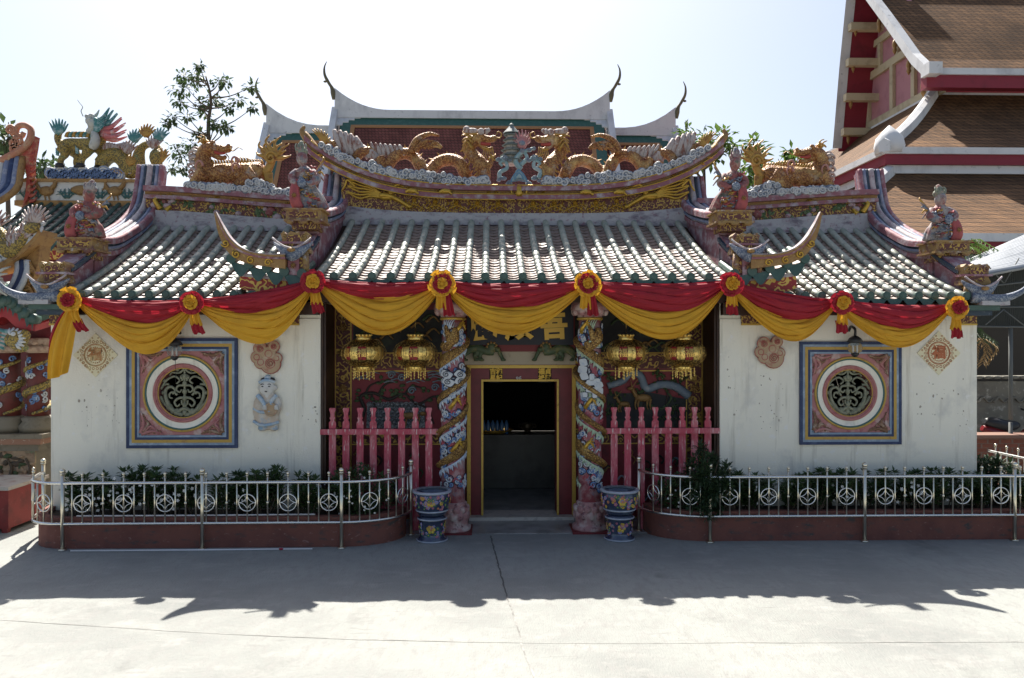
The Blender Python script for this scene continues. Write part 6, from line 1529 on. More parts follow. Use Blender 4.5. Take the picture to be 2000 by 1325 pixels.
# ------------------------------------------------ far hall behind the shrine
hall = thing('far_hall', 'long hall behind the shrine with red-brown roof, white swept ridge and thin curled finials', 'hall', at(920, 420, 42))
def hall_roof(pl, pr, py, Y, run, drop, nm):
    a, b_ = at(pl, py, Y), at(pr, py, Y); z = a.z; yf, zf = Y-run, z-drop; X0, X1 = a.x, b_.x
    def S(t, o=0): return (lerp(Y, yf, t)-o*.6, lerp(z, zf, t)+o)
    mb = MB(); mb.prism([S(0), S(1), (yf+.3, zf-.4), (Y, z-.4)], X0+.3, X1-.3, 0, 'yz'); mb.prism([(Y, z), (Y+run, zf), (Y+run, zf-.4), (Y, z-.4)], X0+.3, X1-.3, 0, 'yz')
    for (t0, t1, ins, m) in ((.0, .085, .0, 1), (.085, .105, .55, 2)):
        mb.prism([S(t0, .02), S(t1, .02), S(t1, .05), S(t0, .05)], X0+.35+ins, X1-.35-ins, m, 'yz')
    for s_ in (0, 1):
        e0, e1 = (X0+.35, X0+.9) if s_ == 0 else (X1-.9, X1-.35); mb.prism([S(.085, .022), S(1, .022), S(1, .05), S(.085, .05)], e0, e1, 1, 'yz')
        e0, e1 = (X0+.9, X0+1.12) if s_ == 0 else (X1-1.12, X1-.9); mb.prism([S(.105, .024), S(1, .024), S(1, .052), S(.105, .052)], e0, e1, 2, 'yz')
    mb.build('roof', [m_rtile, m_gtile, m_otile], hall, nm)
    rd = MB(); n = 40; top = []; bot = []
    for i in range(n+1):
        x = lerp(X0, X1, i/n); e = min(x-X0, X1-x); k = max(0, 1-e/3.0)
        top.append((x, z+.32+1.15*k**2.2)); bot.append((x, z-.10))
    rd.loft([[Vector((x, Y-.22, b2)), Vector((x, Y+.22, b2)), Vector((x, Y+.22, t2)), Vector((x, Y-.22, t2))] for (x, t2), (_, b2) in zip(top, bot)], 0)
    for X in (X0, X1): rd.prism([S(-.02, .35), S(1, .35), S(1, -.3), S(0, -.3)], X-.16, X+.16, 0, 'yz')
    for s_ in (-1, 1):
        X = X0 if s_ < 0 else X1
        for k in range(4): e = .16+.30*k; tz = .018+.075*(1-k/4)**1.5; rd.prism([S(.012, .03), S(tz, .03), S(tz, .09), S(.012, .09)], min(X-s_*e, X-s_*(e+.3)), max(X-s_*e, X-s_*(e+.3)), 0, 'yz')
    rd.build('ridge', m_wstucco, hall)
    for s_, X in ((-1, X0), (1, X1)):
        f = MB(); zt = z+1.35
        P = catmull([(X+s_*.05, Y-.2, zt-.5), (X+s_*.12, Y-.2, zt+.05), (X+s_*.32, Y-.2, zt+.40), (X+s_*.52, Y-.2, zt+.80), (X+s_*.54, Y-.2, zt+1.20), (X+s_*.42, Y-.2, zt+1.52)], 30)
        f.tube(P, [interp([(0, .08), (.12, .14), (.3, .08), (.5, .085), (.75, .055), (1, .018)], i/30) for i in range(31)], 8); f.ell((X+s_*.5, Y-.2, zt+.45), (.10, .08, .06), 0, 8); f.build('finial', m_bronze, hall)
hall_roof(655, 1190, 228, 42, 4.6, 7.0, 'higher middle roof')
hall_roof(522, 1318, 258, 42.6, 4.6, 7.0, 'lower outer roof')
mb = MB(); a, b_ = at(540, 300, 44), at(1300, 300, 44); mb.bx(a.x, b_.x, 40, 48, 0, 6.5); mb.build('wall', m_wstucco, hall)
# ------------------------------------------------ large tiered hall on the right
big = thing('tiered_hall', 'large hall at right with three brown tiled roof tiers, red fascias and pink gable', 'hall', (24, 30, 0))
E1 = at(1815, 140, 26.4); X0 = E1.x
def YofX(px, X): p = at(px, 0, 1.0); r = (p.x-CAMX); return (X-CAMX)/r
def onX(px, py, X): return at(px, py, YofX(px, X))
near = [onX(a, b_, X0) for a, b_ in ((1815, 140), (1790, 116), (1762, 76), (1735, 38), (1705, -2), (1685, -30))]
near.append(Vector((X0, 31.6, near[-1].z+1.0)))
far = [Vector((X0, 31.6, near[-1].z))]+[onX(a, b_, X0) for a, b_ in ((1668, -70), (1661, 0), (1648, 130), (1635, 285))]
XE = 46
def slab(pts, x0, x1, th, m, mb):
    P = [(p.y, p.z) for p in pts]; Q = [(y, z-th) for y, z in P][::-1]; mb.prism(P+Q, x0, x1, m, 'yz')
rf = MB(); slab(near, X0+.05, XE, .25, 0, rf); rf.build('roof', m_btile, big, 'topmost roof tier')
rf = MB(); slab(far, X0+.05, X0+8, .25, 0, rf); rf.build('roof_soffit', m_redpaint, big)
bb = MB()
for pts, w_ in ((near, .20), (far, .12)):
    secs = []
    for p in pts: secs.append([Vector((X0-.22, p.y-.05, p.z-w_)), Vector((X0+.18, p.y-.05, p.z-w_)), Vector((X0+.10, p.y-.1, p.z+.17)), Vector((X0-.2, p.y-.1, p.z+.17))])
    bb.loft(secs, 0)
bb.bx(X0-.24, X0+.22, E1.y-.42, E1.y+.1, E1.z-.2, E1.z+.2)
bb.build('bargeboard', m_wstucco, big)
fs = MB(); fs.bx(X0+.1, XE, E1.y-.1, E1.y+.05, E1.z-.12, E1.z+.10, 0); fs.bx(X0-.1, XE, E1.y-.02, E1.y+.35, E1.z-.55, E1.z-.121, 1); fs.build('fascia', [m_wstucco, m_redpaint], big)
# gable end: pink boarding in a cream frame, purlins through the red soffit
XP = X0+1.3
gb = MB(); poly = [(28.0, near[0].z-.3), (34.6, near[0].z-.3), (32.9, 16.5), (31.6, near[-1].z-.4), (30.6, 16.6), (29.2, 14.2)]; gb.prism(poly, XP, XP+.2, 0, 'yz'); gb.build('gable', m_pinkp, big)
fr = MB()
def beam(y0, z0, y1, z1, w_=.16, d=.14):
    a, b_ = Vector((0, y0, z0)), Vector((0, y1, z1)); t_ = (b_-a).normalized(); n = Vector((0, -t_.z, t_.y))*w_
    fr.loft([[Vector((XP-d, p.y, p.z)) for p in (a-n, a+n, b_+n, b_-n)], [Vector((XP-.01, p.y, p.z)) for p in (a-n, a+n, b_+n, b_-n)]], 0)
zb = near[0].z-.3
beam(27.6, zb+.2, 35, zb+.2, .22); beam(29.0, zb+2.35, 33.9, zb+2.35, .16); beam(30.1, zb+3.6, 33.2, zb+3.6, .13); beam(28.2, zb+.4, 30.1, 14.7, .2, .2)
for y in (29.6, 31.2, 33.2): beam(y, zb+.4, y, zb+2.2, .12)
for y in (30.8, 32.2): beam(y, zb+2.5, y, zb+3.5, .10)
beam(34.2, zb+.3, 33.1, 15.5, .14, .2)
fr.build('gable_frame', m_cream, big)
for k, (y, z) in enumerate([(lerp(33.1, 32.0, t_), lerp(11.5, 18.5, t_)) for t_ in (0, .2, .4, .6, .8, 1)]): pl = MB(); pl.bx(X0-.1, XP, y-.45, y-.15, z-.15, z+.15); pl.build('purlin', m_cream, big)
for p in near[1:5]: dr = MB(); dr.lathe([(.02, .3), (.08, .2), (.10, .05), (.06, -.05), (.09, -.15), (.01, -.3)], (X0+.3, p.y+.1, p.z-1.0), 8); dr.build('hanging_bracket', m_gold, big)
for k in range(5): dr = MB(); dr.lathe([(.02, .2), (.08, .1), (.07, -.05), (.01, -.2)], (X0+.2, lerp(32.9, 32.0, k/4), lerp(11.2, 17.0, k/4)), 8); dr.build('hanging_bracket', m_gold, big)
def skirt(T, zt, B, zb_, label, wall_top):
    (tx, ty), (bx_, by) = T, B; YE2 = 46
    mb = MB(); V = Vector
    sag = lambda p, q_, t: p.lerp(q_, t)+V((0, 0, -.22*sin(pi*t)))
    tf0, bf0, tf1, bf1, tl1, bl1 = V((tx, ty, zt)), V((bx_, by, zb_)), V((XE, ty, zt)), V((XE, by, zb_)), V((tx, YE2, zt)), V((bx_, YE2, zb_))
    mb.loft([[sag(tf0, bf0, i/8), sag(tf1, bf1, i/8)] for i in range(9)], 0, True, closed=False); mb.loft([[sag(tl1, bl1, i/8), sag(tf0, bf0, i/8)] for i in range(9)], 0, True, closed=False)
    o = mb.build('roof', m_btile, big, label)
    hp = MB(); secs = []
    for i in range(9):
        p = sag(tf0, bf0, i/8); w_ = .16; n = V((1, -1, 0)).normalized()*w_
        secs.append([p+n+V((0, 0, -.1)), p+n+V((0, 0, .22)), p+V((0, 0, .32)), p-n+V((0, 0, .22)), p-n+V((0, 0, -.1))])
    hp.loft(secs, 0); hp.lathe([(.42, -.1), (.46, .15), (.40, .42), (.22, .62), (.06, .78), (.01, .82)], bf0+V((.34, .34, 0)), 12); hp.build('hip', m_wstucco, big)
    fc = MB()
    for (z0, z1, ins, m) in ((zb_-.16, zb_+.05, .0, 0), (zb_-.48, zb_-.162, .08, 1), (zb_-.74, zb_-.482, .2, 0)):
        fc.bx(bx_+ins, XE, by+ins, by+ins+.3, z0, z1, m); fc.bx(bx_+ins, bx_+ins+.3, by+ins+.301, YE2, z0, z1, m)
    fc.build('fascia', [m_wstucco, m_redpaint], big)
    wl = MB(); wl.bx(tx, XE, ty, ty+.3, zt-.3, wall_top); wl.bx(tx, tx+.3, ty+.301, YE2, zt-.3, wall_top); wl.build('wall_band', m_wstucco, big)
def offs(T, px): r = at(px, 0, 1.0).x-CAMX; e = (T[0]-CAMX-r*T[1])/(1-r); return (T[0]-e, T[1]-e)
T2 = (15.7, 28.0); B2 = offs(T2, 1727); z2t = at(1820, 185, 28.0*.985/.985).z; z2b = at(1727, 290, B2[1]).z
skirt(T2, z2t, B2, z2b, 'middle roof tier', near[0].z-.2)
T3 = (B2[0]+1.0, B2[1]+1.0); B3 = offs(T3, 1552); z3t = at(1752, 322, T3[1]).z; z3b = at(1552, 458, B3[1]).z
skirt(T3, z3t, B3, z3b, 'lowest and widest roof tier', z2b-.5)
mb = MB(); mb.bx(B3[0]+1.6, XE, B3[1]+1.6, 45, 0, z3b-.3); mb.build('wall', m_wstucco, big)
# ------------------------------------------------ rear left shrine with the qilin
sh = thing('side_shrine', 'smaller Chinese shrine behind left corner with rooster frieze and green tiles', 'shrine', (-11, 18, 0)); YL = 17.5
def q(px, py, d=0): p = at(px, py, YL); return Vector((p.x, YL-d, p.z))
m_cream2 = M('frieze_white', (.58, .57, .53), .75, stains=[((.42, .42, .40), 6, .55, .7, 'noise')]); m_ochre = M('ochre_trim', (.34, .19, .06), .65, stains=[((.18, .08, .03), 12, .5, .7, 'noise')]); m_bluew = M('cloud_panel_blue', (.16, .24, .42), .7)
mb = MB(); a, b_ = q(30, 392), q(268, 357); mb.bx(a.x, b_.x, YL, YL+.35, a.z, b_.z, 0); mb.bx(a.x, b_.x+.05, YL-.05, YL+.4, b_.z, b_.z+.07, 1); c = q(30, 402); mb.bx(a.x, b_.x, YL-.04, YL+.4, c.z, a.z, 1); mb.build('ridge_frieze', [m_cream2, m_ochre], sh)
mb = MB(); a, b_ = q(92, 352), q(232, 330); mb.bx(a.x, b_.x, YL+.05, YL+.3, a.z, b_.z, 1)
for i in range(20):
    c = q(96+7*i, 341+4*((i % 3)-1), -.03); e = .13+.03*(i % 2); mb.lathe([(e, .05), (e, 0), (e*.8, -.02)], (c.x, YL+.03, c.z), 14, 0, axis='y')
    for rr_ in (.8, .45): mb.ring((c.x, YL+.003, c.z), e*rr_, .009, 16, 5, 1)
mb.build('cloud_panel', [m_cream2, m_bluew], sh)
rl = MB()
for cx_ in (92, 160, 226):
    k = 1 if cx_ != 160 else .9
    c = q(cx_, 374, .03); rl.ell(c, (.17*k, .05, .11*k), 0, 10); 
    if cx_ == 160: rl.ell(c+Vector((0, 0, .03)), (.24, .05, .10), 0, 10); continue
    curl(rl, [c+Vector((.1, 0, .05)), c+Vector((.17, 0, .12)), c+Vector((.19, 0, .19))], .06, .045); rl.ell(c+Vector((.2, -.01, .2)), (.05, .03, .04), 0, 8)
    for j in range(5): curl(rl, [c+Vector((-.12, 0, .02)), c+Vector((-.22, 0, .06+.03*j)), c+Vector((-.28+.03*j, 0, .02+.06*j))], .035, .012)
    for j in (-.04, .05): curl(rl, [c+Vector((j, 0, -.1)), c+Vector((j+.02, 0, -.2))], .016, .014)
for cx_ in (50, 62, 75, 128, 135, 192, 200, 245, 252):
    c = q(cx_, 388, .02)
    for j in range(7): curl(rl, [c, c+Vector((.12*sin(j-3), 0, .12)), c+Vector((.2*sin((j-3)*.5), 0, .22*cos((j-3)*.4)))], .018, .006, 1, 5, 6)
rl.build('rooster_relief', [m_gold, mw_dgreen], sh)
# its tiled slope
mb = MB(); ytop, ybot = YL-.05, 15.4; zt_ = q(100, 402).z; zb_ = at(60, 476, ybot).z
f = lambda y: lerp(zb_, zt_, ((y-ybot)/(ytop-ybot))**1.25)
xs0, xs1 = at(-60, 470, ybot).x, at(262, 470, ybot).x; n = 15
for c in range(n+1):
    x = lerp(xs0, xs1, c/n)
    for i in range(9):
        y0, y1 = lerp(ybot, ytop, i/9), lerp(ybot, ytop, (i+1)/9)+.02
        mb.loft([[Vector((x+.055*r_*cos(a), y, f(min(y, ytop))+.03+.055*r_*sin(a))) for a in [pi*(-.05+1.1*k/8) for k in range(9)]] for y, r_ in ((y0, 1), (y1, .88))], 0, True, closed=False)
for i in range(11):
    y0, y1 = lerp(ybot, ytop, i/11), lerp(ybot, ytop, (i+1)/11)
    mb.loft([[Vector((xs0, y0, f(y0)-.03)), Vector((xs1, y0, f(y0)-.03))], [Vector((xs0, y0, f(y0)+.025)), Vector((xs1, y0, f(y0)+.025))], [Vector((xs0, y1, f(y1)-.02)), Vector((xs1, y1, f(y1)-.02))]], 1, False, closed=False)
for c in range(n+1):
    x = lerp(xs0, xs1, c/n); mb.lathe([(.02, -.02), (.062, -.02), (.062, .03)], (x, ybot, zb_+.04), 12, 0, axis='y')
    if c < n: x2 = lerp(xs0, xs1, (c+1)/n); mb.add([(x, ybot-.01, zb_+.02), (x2, ybot-.01, zb_+.02), ((x+x2)/2, ybot-.03, zb_-.16)], [(0, 1, 2)], 0)
mb.build('tiled_roof', [m_green_shaded, m_pan], sh)
mb = MB(); a = at(0, 506, ybot+.1); mb.bx(xs0, xs1, ybot+.1, ybot+.25, a.z, zb_-.06); mb.build('eave_frieze', m_redgilt, sh)
mb = MB(); mb.bx(xs0, xs1-.4, ybot+.6, ybot+.9, 0, zb_-.1); mb.bx(xs0, xs1, ytop, ytop+.3, 0, zt_-.05); mb.build('wall', m_maroon, sh)
# gable hip at its left with striped mouldings and a red flame-shaped fin
mb = MB()
for k, (dx, m) in enumerate(((0, 0), (.13, 1), (.24, 2), (.34, 1), (.44, 3))):
    P = [q(28, 310), q(31, 345), q(34, 372), q(20, 395), q(-10, 415)]; P = [p+Vector((dx-.2, -.1-.15*i, 0)) for i, p in enumerate(P)]; mb.tube(catmull(P, 20), .075, 6, m)
mb.build('gable_moulding', [m_cream2, m_bluegrey, mw_navy, m_ochre], sh)
mb = MB(); P0 = [q(48, 410), q(56, 380), q(58, 345), q(50, 312), q(22, 316), q(40, 305), q(62, 285), q(73, 268), q(70, 290), q(66, 312), q(64, 345), q(66, 378)]
mb.loft([[Vector((p.x, YL-.12, p.z)) for p in P0], [Vector((p.x, YL+.1, p.z)) for p in P0]], 0)
for i in range(9): c = q(64-.5*i, 395-11*i, .08); curl(mb, [c, c+Vector((.10, -.03, .02)), c+Vector((.14, 0, .10))], .05, .012, 0)
P = catmull([q(10, 318, .15), q(32, 306, .15), q(55, 292, .15), q(66, 276, .15), q(68, 258, .15), q(58, 249, .15), q(44, 251, .15), q(40, 264, .15), q(50, 270, .15), q(55, 262, .15)], 40); mb.tube(P, [lerp(.09, .05, i/40) for i in range(41)], 7, 1)
for (a, b_) in ((36, 285), (46, 278), (30, 258), (38, 296)): sp = spiral((q(a, b_).x, q(a, b_).z), .11, a, 1.5, 14); mb.tube([(u, YL-.18, v) for u, v in sp], .04, 6, 1)
mb.build('flame_fin', [M('flame_red', (.36, .06, .045), .65, stains=[((.42, .22, .12), 8, .5, .66, 'noise')]), M('tendril_rose', (.40, .17, .10), .65, stains=[((.45, .32, .2), 9, .5, .7, 'noise')])], sh)
# ---- qilin
m_qs = M('qilin_scales', (.40, .28, .06), .5, metal=.1, stains=[((.13, .10, .04), 38, .42, .62, 'cell'), ((.16, .24, .12), 4, .58, .72, 'noise')], bump=('cell', 38, -.8)); m_qw = M('qilin_face', (.46, .46, .42), .6, stains=[((.22, .24, .22), 9, .5, .7, 'noise')]); m_qb = M('mane_teal', (.06, .20, .20), .6, stains=[((.36, .46, .46), 9, .48, .64, 'noise')]); m_qp = M('mane_pink', (.50, .14, .15), .6, stains=[((.60, .42, .40), 7, .48, .62, 'noise')])
ql = thing('qilin_statue', 'standing qilin with yellow scales, teal and pink mane on the rear left ridge', 'statue', q(165, 330)); YL2 = YL+.15
def q2(px, py, d=0): p = at(px, py, YL2); return Vector((p.x, YL2-d, p.z))
mb = MB(); mb.tube(catmull([q2(126, 288), q2(140, 283), q2(158, 282), q2(176, 284), q2(188, 284)], 16), [k_*.74 for k_ in (.16, .2, .22, .21, .2, .19, .18, .175, .18, .19, .2, .215, .22, .22, .22, .2, .17)], 12)
mb.tube(catmull([q2(188, 288), q2(194, 272), q2(196, 258), q2(190, 247)], 10), [.17, .165, .155, .15, .14, .135, .13, .125, .12, .12, .12], 12)
mb.tube(catmull([q2(120, 284), q2(113, 272), q2(115, 260), q2(122, 254)], 8), [.10, .09, .085, .08, .08, .075, .07, .07, .06], 8)
for pts, d in (([(128, 290), (133, 304), (125, 314), (124, 326)], .12), ([(136, 292), (146, 304), (143, 316), (147, 326)], -.12), ([(180, 292), (173, 304), (166, 314), (164, 326)], .12), ([(192, 290), (194, 304), (186, 316), (187, 326)], -.12)): mb.tube(catmull([q2(a, b_, d) for a, b_ in pts], 10), [.14, .125, .11, .10, .085, .075, .07, .068, .068, .07, .075], 9)
sculpt(mb, .022).build('body', m_qs, ql)
mb = MB(); mb.ell(q2(188, 244, .05), (.17, .16, .16)); mb.tube(catmull([q2(186, 240, .05), q2(178, 237, .06), q2(173, 234, .06)], 6), [.13, .125, .12, .11, .10, .09, .06], 9); mb.tube(catmull([q2(186, 252, .05), q2(178, 257, .06), q2(172, 256, .06)], 6), [.10, .09, .08, .075, .07, .06, .04], 9); mb.ell(q2(184, 230, .12), (.07, .06, .06)); mb.ell(q2(174, 230, .1), (.05, .05, .05))
sculpt(mb, .018).build('head', m_qw, ql)
mb = MB()
for k in range(13):
    b0 = q2(195+.8*k, 236+2.6*k, .08*(k % 2)); e = lerp(.30, .62, k/12) if k < 9 else .5
    d = Vector((1, 0, lerp(1.0, -.15, k/12))).normalized()*e; curl(mb, [b0, b0+d*.5+Vector((0, -.04, -.05)), b0+d+Vector((.0, 0, .08))], .085, .016, 0 if k < 6 else 1, 6, 12)
for k in range(6): b0 = q2(196, 240+4*k, .22); curl(mb, [b0, b0+Vector((.08, -.02, .0)), b0+Vector((.2, 0, .12))], .06, .012, 0, 6, 8)
for k in range(7): a = pi*.2+k*.28; c = q2(116, 262, .06); d = Vector((cos(a), 0, sin(a)))*.28; curl(mb, [c, c+d*.5+Vector((.02, -.02, -.03)), c+d+Vector((0, 0, .05))], .06, .014, 0, 6, 8)
curl(mb, [q2(187, 230, .05), q2(192, 224, .05), q2(196, 216, .05)], .05, .012, 2); mb.ell(q2(183, 236, .16), .04, 2, 8)
for k in range(8): b0 = q2(130+7*k, 268+(k > 5)*1, .0); curl(mb, [b0, b0+Vector((.03, -.02, .08)), b0+Vector((.10, 0, .12))], .05, .012, 0 if k % 2 else 3, 6, 6)
for (a, b_) in ((122, 300), (160, 296)): 
    for k in range(4): curl(mb, [q2(a, b_+2*k, .14), q2(a-4, b_-3+3*k, .15), q2(a-6, b_-8+4*k, .14)], .03, .008, 0, 5, 6)
curl(mb, [q2(167, 230, .1), q2(163, 220, .1), q2(166, 212, .1), q2(160, 204, .1), q2(156, 198, .1)], .012, .006, 2)
mb.build('mane', [m_qb, m_qp, m_qw, m_flame], ql)
mb = MB()
for (a, d) in ((123, .12), (147, -.12), (163, .12), (187, -.12)): mb.lathe([(.10, 0), (.10, .05), (.085, .09)], q2(a, 330, d), 10)
mb.build('hoof', m_iron, ql)
mb = MB(); mb.tube(catmull([q2(189, 296, .21), q2(196, 280, .22), q2(193, 262, .2)], 8), [.06, .09, .1, .1, .1, .095, .09, .08, .06], 8, 0); mb.build('belly_plates', m_qw, ql)
# coiling carved serpent beside it
sp_ = thing('serpent_statue', 'coiling carved serpent with leafy crests to the right of the qilin', 'statue', q(250, 340))
mb = MB(); P = catmull([q2(196, 322), q2(212, 306), q2(230, 304), q2(246, 318), q2(252, 334), q2(268, 330), q2(272, 300), q2(282, 285), q2(300, 282), q2(312, 296), q2(306, 318), q2(312, 330)], 80)
mb.tube(P, [interp([(0, .16), (.3, .19), (.5, .15), (.6, .09), (.8, .07), (.9, .13), (1, .10)], i/80) for i in range(81)], 10); mb.ell(q2(309, 310, .1), (.16, .12, .2)); sculpt(mb, .022).build('body', m_qs, sp_)
mb = MB()
for (a, b_, n_) in ((268, 278, 0), (290, 268, 1), (316, 275, 0), (255, 300, 2), (304, 290, 2), (318, 316, 1), (258, 325, 1)):
    for k in range(7): an = pi*.15+k*.35; c = q2(a, b_, .1); d = Vector((cos(an), 0, sin(an)))*.22; curl(mb, [c, c+d*.5+Vector((0, -.04, 0)), c+d+Vector((.02, 0, .06))], .06, .012, n_, 6, 8)
for k in range(9): b0 = q2(206+5*k, 296-abs(k-3), .05); curl(mb, [b0, b0+Vector((.04, -.03, .10)), b0+Vector((.13, 0, .15))], .05, .01, 2, 6, 8)
for k in range(6): curl(mb, [q2(222+5*k, 334, .1), q2(236+5*k, 340, .12), q2(250+4*k, 330-3*k, .1)], .05, .015, 2 if k % 2 else 1)
mb.build('crest', [m_qb, m_flame, m_crest], sp_)
# ------------------------------------------------ gate pavilion at the left edge
gp = thing('gate_pavilion', 'ornate red pavilion with dragon columns at the left edge', 'pavilion', (-8.2, 12.6, 0)); YG2 = 12.6
def g(px, py, d=0): p = at(px, py, YG2); return Vector((p.x, YG2-d, p.z))
m_tanrel = M('relief_tan', (.38, .27, .17), .75, stains=[((.20, .10, .06), 6, .5, .7, 'noise'), ((.16, .20, .12), 9, .56, .7, 'noise'), ((.5, .42, .3), 14, .58, .7, 'noise')], bump=('noise', 14, .8))
m_marble = M('base_stone', (.20, .17, .12), .6, stains=[((.10, .08, .05), 5, .5, .7, 'noise')]); m_rope = M('key_fret', (.30, .15, .09), .6, stains=[((.5, .42, .34), 24, .6, .66, 'noise')])
mb = MB(); a = g(-120, 846); b_ = g(99, 878); zt_ = a.z
mb.bx(a.x, b_.x, YG2-.25, YG2+1.6, zt_-.07, zt_, 0); mb.bx(a.x, b_.x-.03, YG2-.23, YG2+1.55, zt_-.16, zt_-.071, 1); mb.bx(a.x, b_.x-.1, YG2-.16, YG2+1.5, zt_-.27, zt_-.161, 0); mb.bx(a.x, b_.x-.18, YG2-.1, YG2+1.5, 0, zt_-.271, 0)
mb.build('base', [m_marble, m_rope], gp)
mb = MB(); p, q_ = g(-90, 878), g(78, 936); mb.bx(p.x, q_.x, YG2-.14, YG2-.101, q_.z, p.z, 0); r_ = random.Random(4)
for i in range(60): c = Vector((r_.uniform(p.x+.05, q_.x-.05), YG2-.14, r_.uniform(q_.z+.05, p.z-.05))); mb.ell(c, (r_.uniform(.03, .09), .03, r_.uniform(.02, .05)), r_.choice((0, 0, 1, 2)), 7)
for i in range(5): x = lerp(p.x+.1, q_.x-.1, i/4); curl(mb, [(x, YG2-.15, q_.z+.05), (x+.04, YG2-.16, q_.z+.2), (x-.03, YG2-.16, p.z-.12)], .03, .015, 2)
mb.build('scene_relief', [m_tanrel, m_pgreen, m_stem], gp)
def pav_col(px):
    c = g(px, 840); c.y = YG2+.15; z0, z1 = zt_, g(px, 690).z; mb = MB(); mb.lathe([(.26, z0), (.28, z0+.1), (.22, z0+.17), (.24, z0+.22), (.17, z0+.26)], (c.x, c.y, 0), 20); mb.build('column_base', m_marble, gp)
    mb = MB(); mb.lathe([(.16, z0+.25), (.15, z1)], (c.x, c.y, 0), 20); cc = mb.build('column', M('pavilion_column', (.14, .03, .025), .6, stains=[((.05, .03, .02), 6, .5, .7, 'noise')]), gp)
    mb = MB(); mb.tube([(c.x+.17*sin(t*.3), c.y-.17*cos(t*.3), z0+.3+t*.018) for t in range(48)], [.02+.04*sin(pi*k/47) for k in range(48)], 8); mb.build('coiled_dragon', m_qs, cc)
    mb = MB(); r_ = random.Random(int(px))
    for k in range(26): a = r_.uniform(-1.8, 1.8); sp = spiral((0, 0), .05, k, 1.3, 12); z = r_.uniform(z0+.35, z1-.05); mb.tube([(c.x+.165*sin(a+x/.16), c.y-.165*cos(a+x/.16), z+y_) for x, y_ in sp], .014, 5, k % 2)
    mb.build('cloud_relief', [m_cloudw, m_cloudb], cc)
    mb = MB(); mb.lathe([(.15, z1), (.25, z1+.05), (.27, z1+.10), (.20, z1+.12), (.28, z1+.2), (.24, z1+.24)], (c.x, c.y, 0), 20)
    for k in range(10): a = 2*pi*k/10; mb.ell((c.x+.23*sin(a), c.y-.23*cos(a), z1+.07), (.07, .05, .05), 0, 8); mb.ell((c.x+.23*sin(a+.3), c.y-.23*cos(a+.3), z1+.17), (.06, .05, .05), 0, 8)
    mb.build('capital', M('capital_cream', (.44, .32, .24), .7, stains=[((.20, .1, .07), 9, .5, .7, 'noise')]), gp)
pav_col(8); pav_col(64); pav_col(-70)
mb = MB(); mb.bx(g(-120, 690).x, g(97, 690).x, YG2+.05, YG2+.3, g(0, 668).z, g(0, 620).z, 0); mb.bx(g(-120, 0).x, g(90, 0).x, YG2+1.5, YG2+1.6, 0, g(0, 600).z, 0); mb.build('beam', m_maroon, gp)
# swept red eave with scalloped green edge, gilt ridge wave and dragon
m_redg = M('glossy_red', (.36, .02, .025), .4, stains=[((.25, .015, .02), 3, .5, .7, 'noise')])
mb = MB(); T = catmull([g(-90, 590, .5), g(-20, 610, .5), g(15, 615, .5), g(38, 604, .5), g(52, 597, .5), g(70, 612, .45), g(98, 636, .4)], 40); B_ = catmull([g(-90, 640, .5), g(-20, 650, .5), g(10, 645, .5), g(35, 625, .5), g(48, 622, .5), g(66, 640, .45), g(97, 648, .4)], 40)
mb.loft([[b2, t2, t2+Vector((0, 1.6, .3)), b2+Vector((0, 1.6, .3))] for t2, b2 in zip(T, B_)], 0); mb.build('red_eave', m_redg, gp)
mb = MB()
for i in range(0, 40, 3): p = T[i]; mb.lathe([(.02, -.06), (.085, -.06), (.085, .1)], p+Vector((0, 0, .06)), 12, 0, axis='y'); mb.tube([p+Vector((0, 0, .06)), p+Vector((0, 1.5, .40))], .08, 8, 0); n_ = T[min(i+3, 40)]; mb.add([p+Vector((0, -.05, .05)), n_+Vector((0, -.05, .05)), (p+n_)/2+Vector((0, -.06, -.12))], [(0, 1, 2)], 0)
mb.build('eave_tiles', m_green_shaded, gp)
mb = MB(); T = catmull([g(-120, 545, .15), g(-40, 532, .15), g(10, 522, .15), g(45, 503, .15), g(75, 478, .15), g(95, 455, .15)], 40); mb.loft([[t2+Vector((0, -.1, -.07)), t2+Vector((0, .4, -.07)), t2+Vector((0, .4, .02)), t2+Vector((0, -.1, .02))] for t2 in T], 1)
for i in range(2, 40, 3): p = T[i]; sp = spiral((p.x, p.z+.10), .10, .5, 1.3, 14); mb.tube([(u, p.y-.06, v) for u, v in sp], .035, 6, 0)
P0 = [g(52, 505), g(82, 478), g(78, 515), g(68, 545), g(92, 580), g(94, 605), g(60, 590), g(30, 585), g(44, 555)]; mb.loft([[Vector((p.x, YG2-.05, p.z)) for p in P0], [Vector((p.x, YG2+.25, p.z)) for p in P0]], 1)
P = catmull([g(42, 510, .1), g(44, 530, .12), g(38, 552, .14), g(28, 572, .16)], 14)
for k, m in ((0, 0), (1, 2), (2, 0)): mb.tube([p+Vector((.07*k, -.0, 0)) for p in P], .05, 6, m)
for i in range(12): c = g(50+3*(i % 4), 515+6*i, .08); curl(mb, [c, c+Vector((.1, -.03, .02)), c+Vector((.16, 0, -.06))], .035, .012, 1, 5, 8)
mb.build('ridge', [m_cloudw, m_ochre, mw_navy], gp)
mb = MB(); a_, b_ = g(-120, 560), g(48, 600); mb.bx(a_.x, b_.x, YG2+.1, YG2+1.4, b_.z, a_.z, 0); mb.build('roof_body', m_ochre, gp)
dg_ = thing('dragon_statue', 'white crested dragon on the swept ridge of the left edge pavilion', 'statue', g(50, 500))
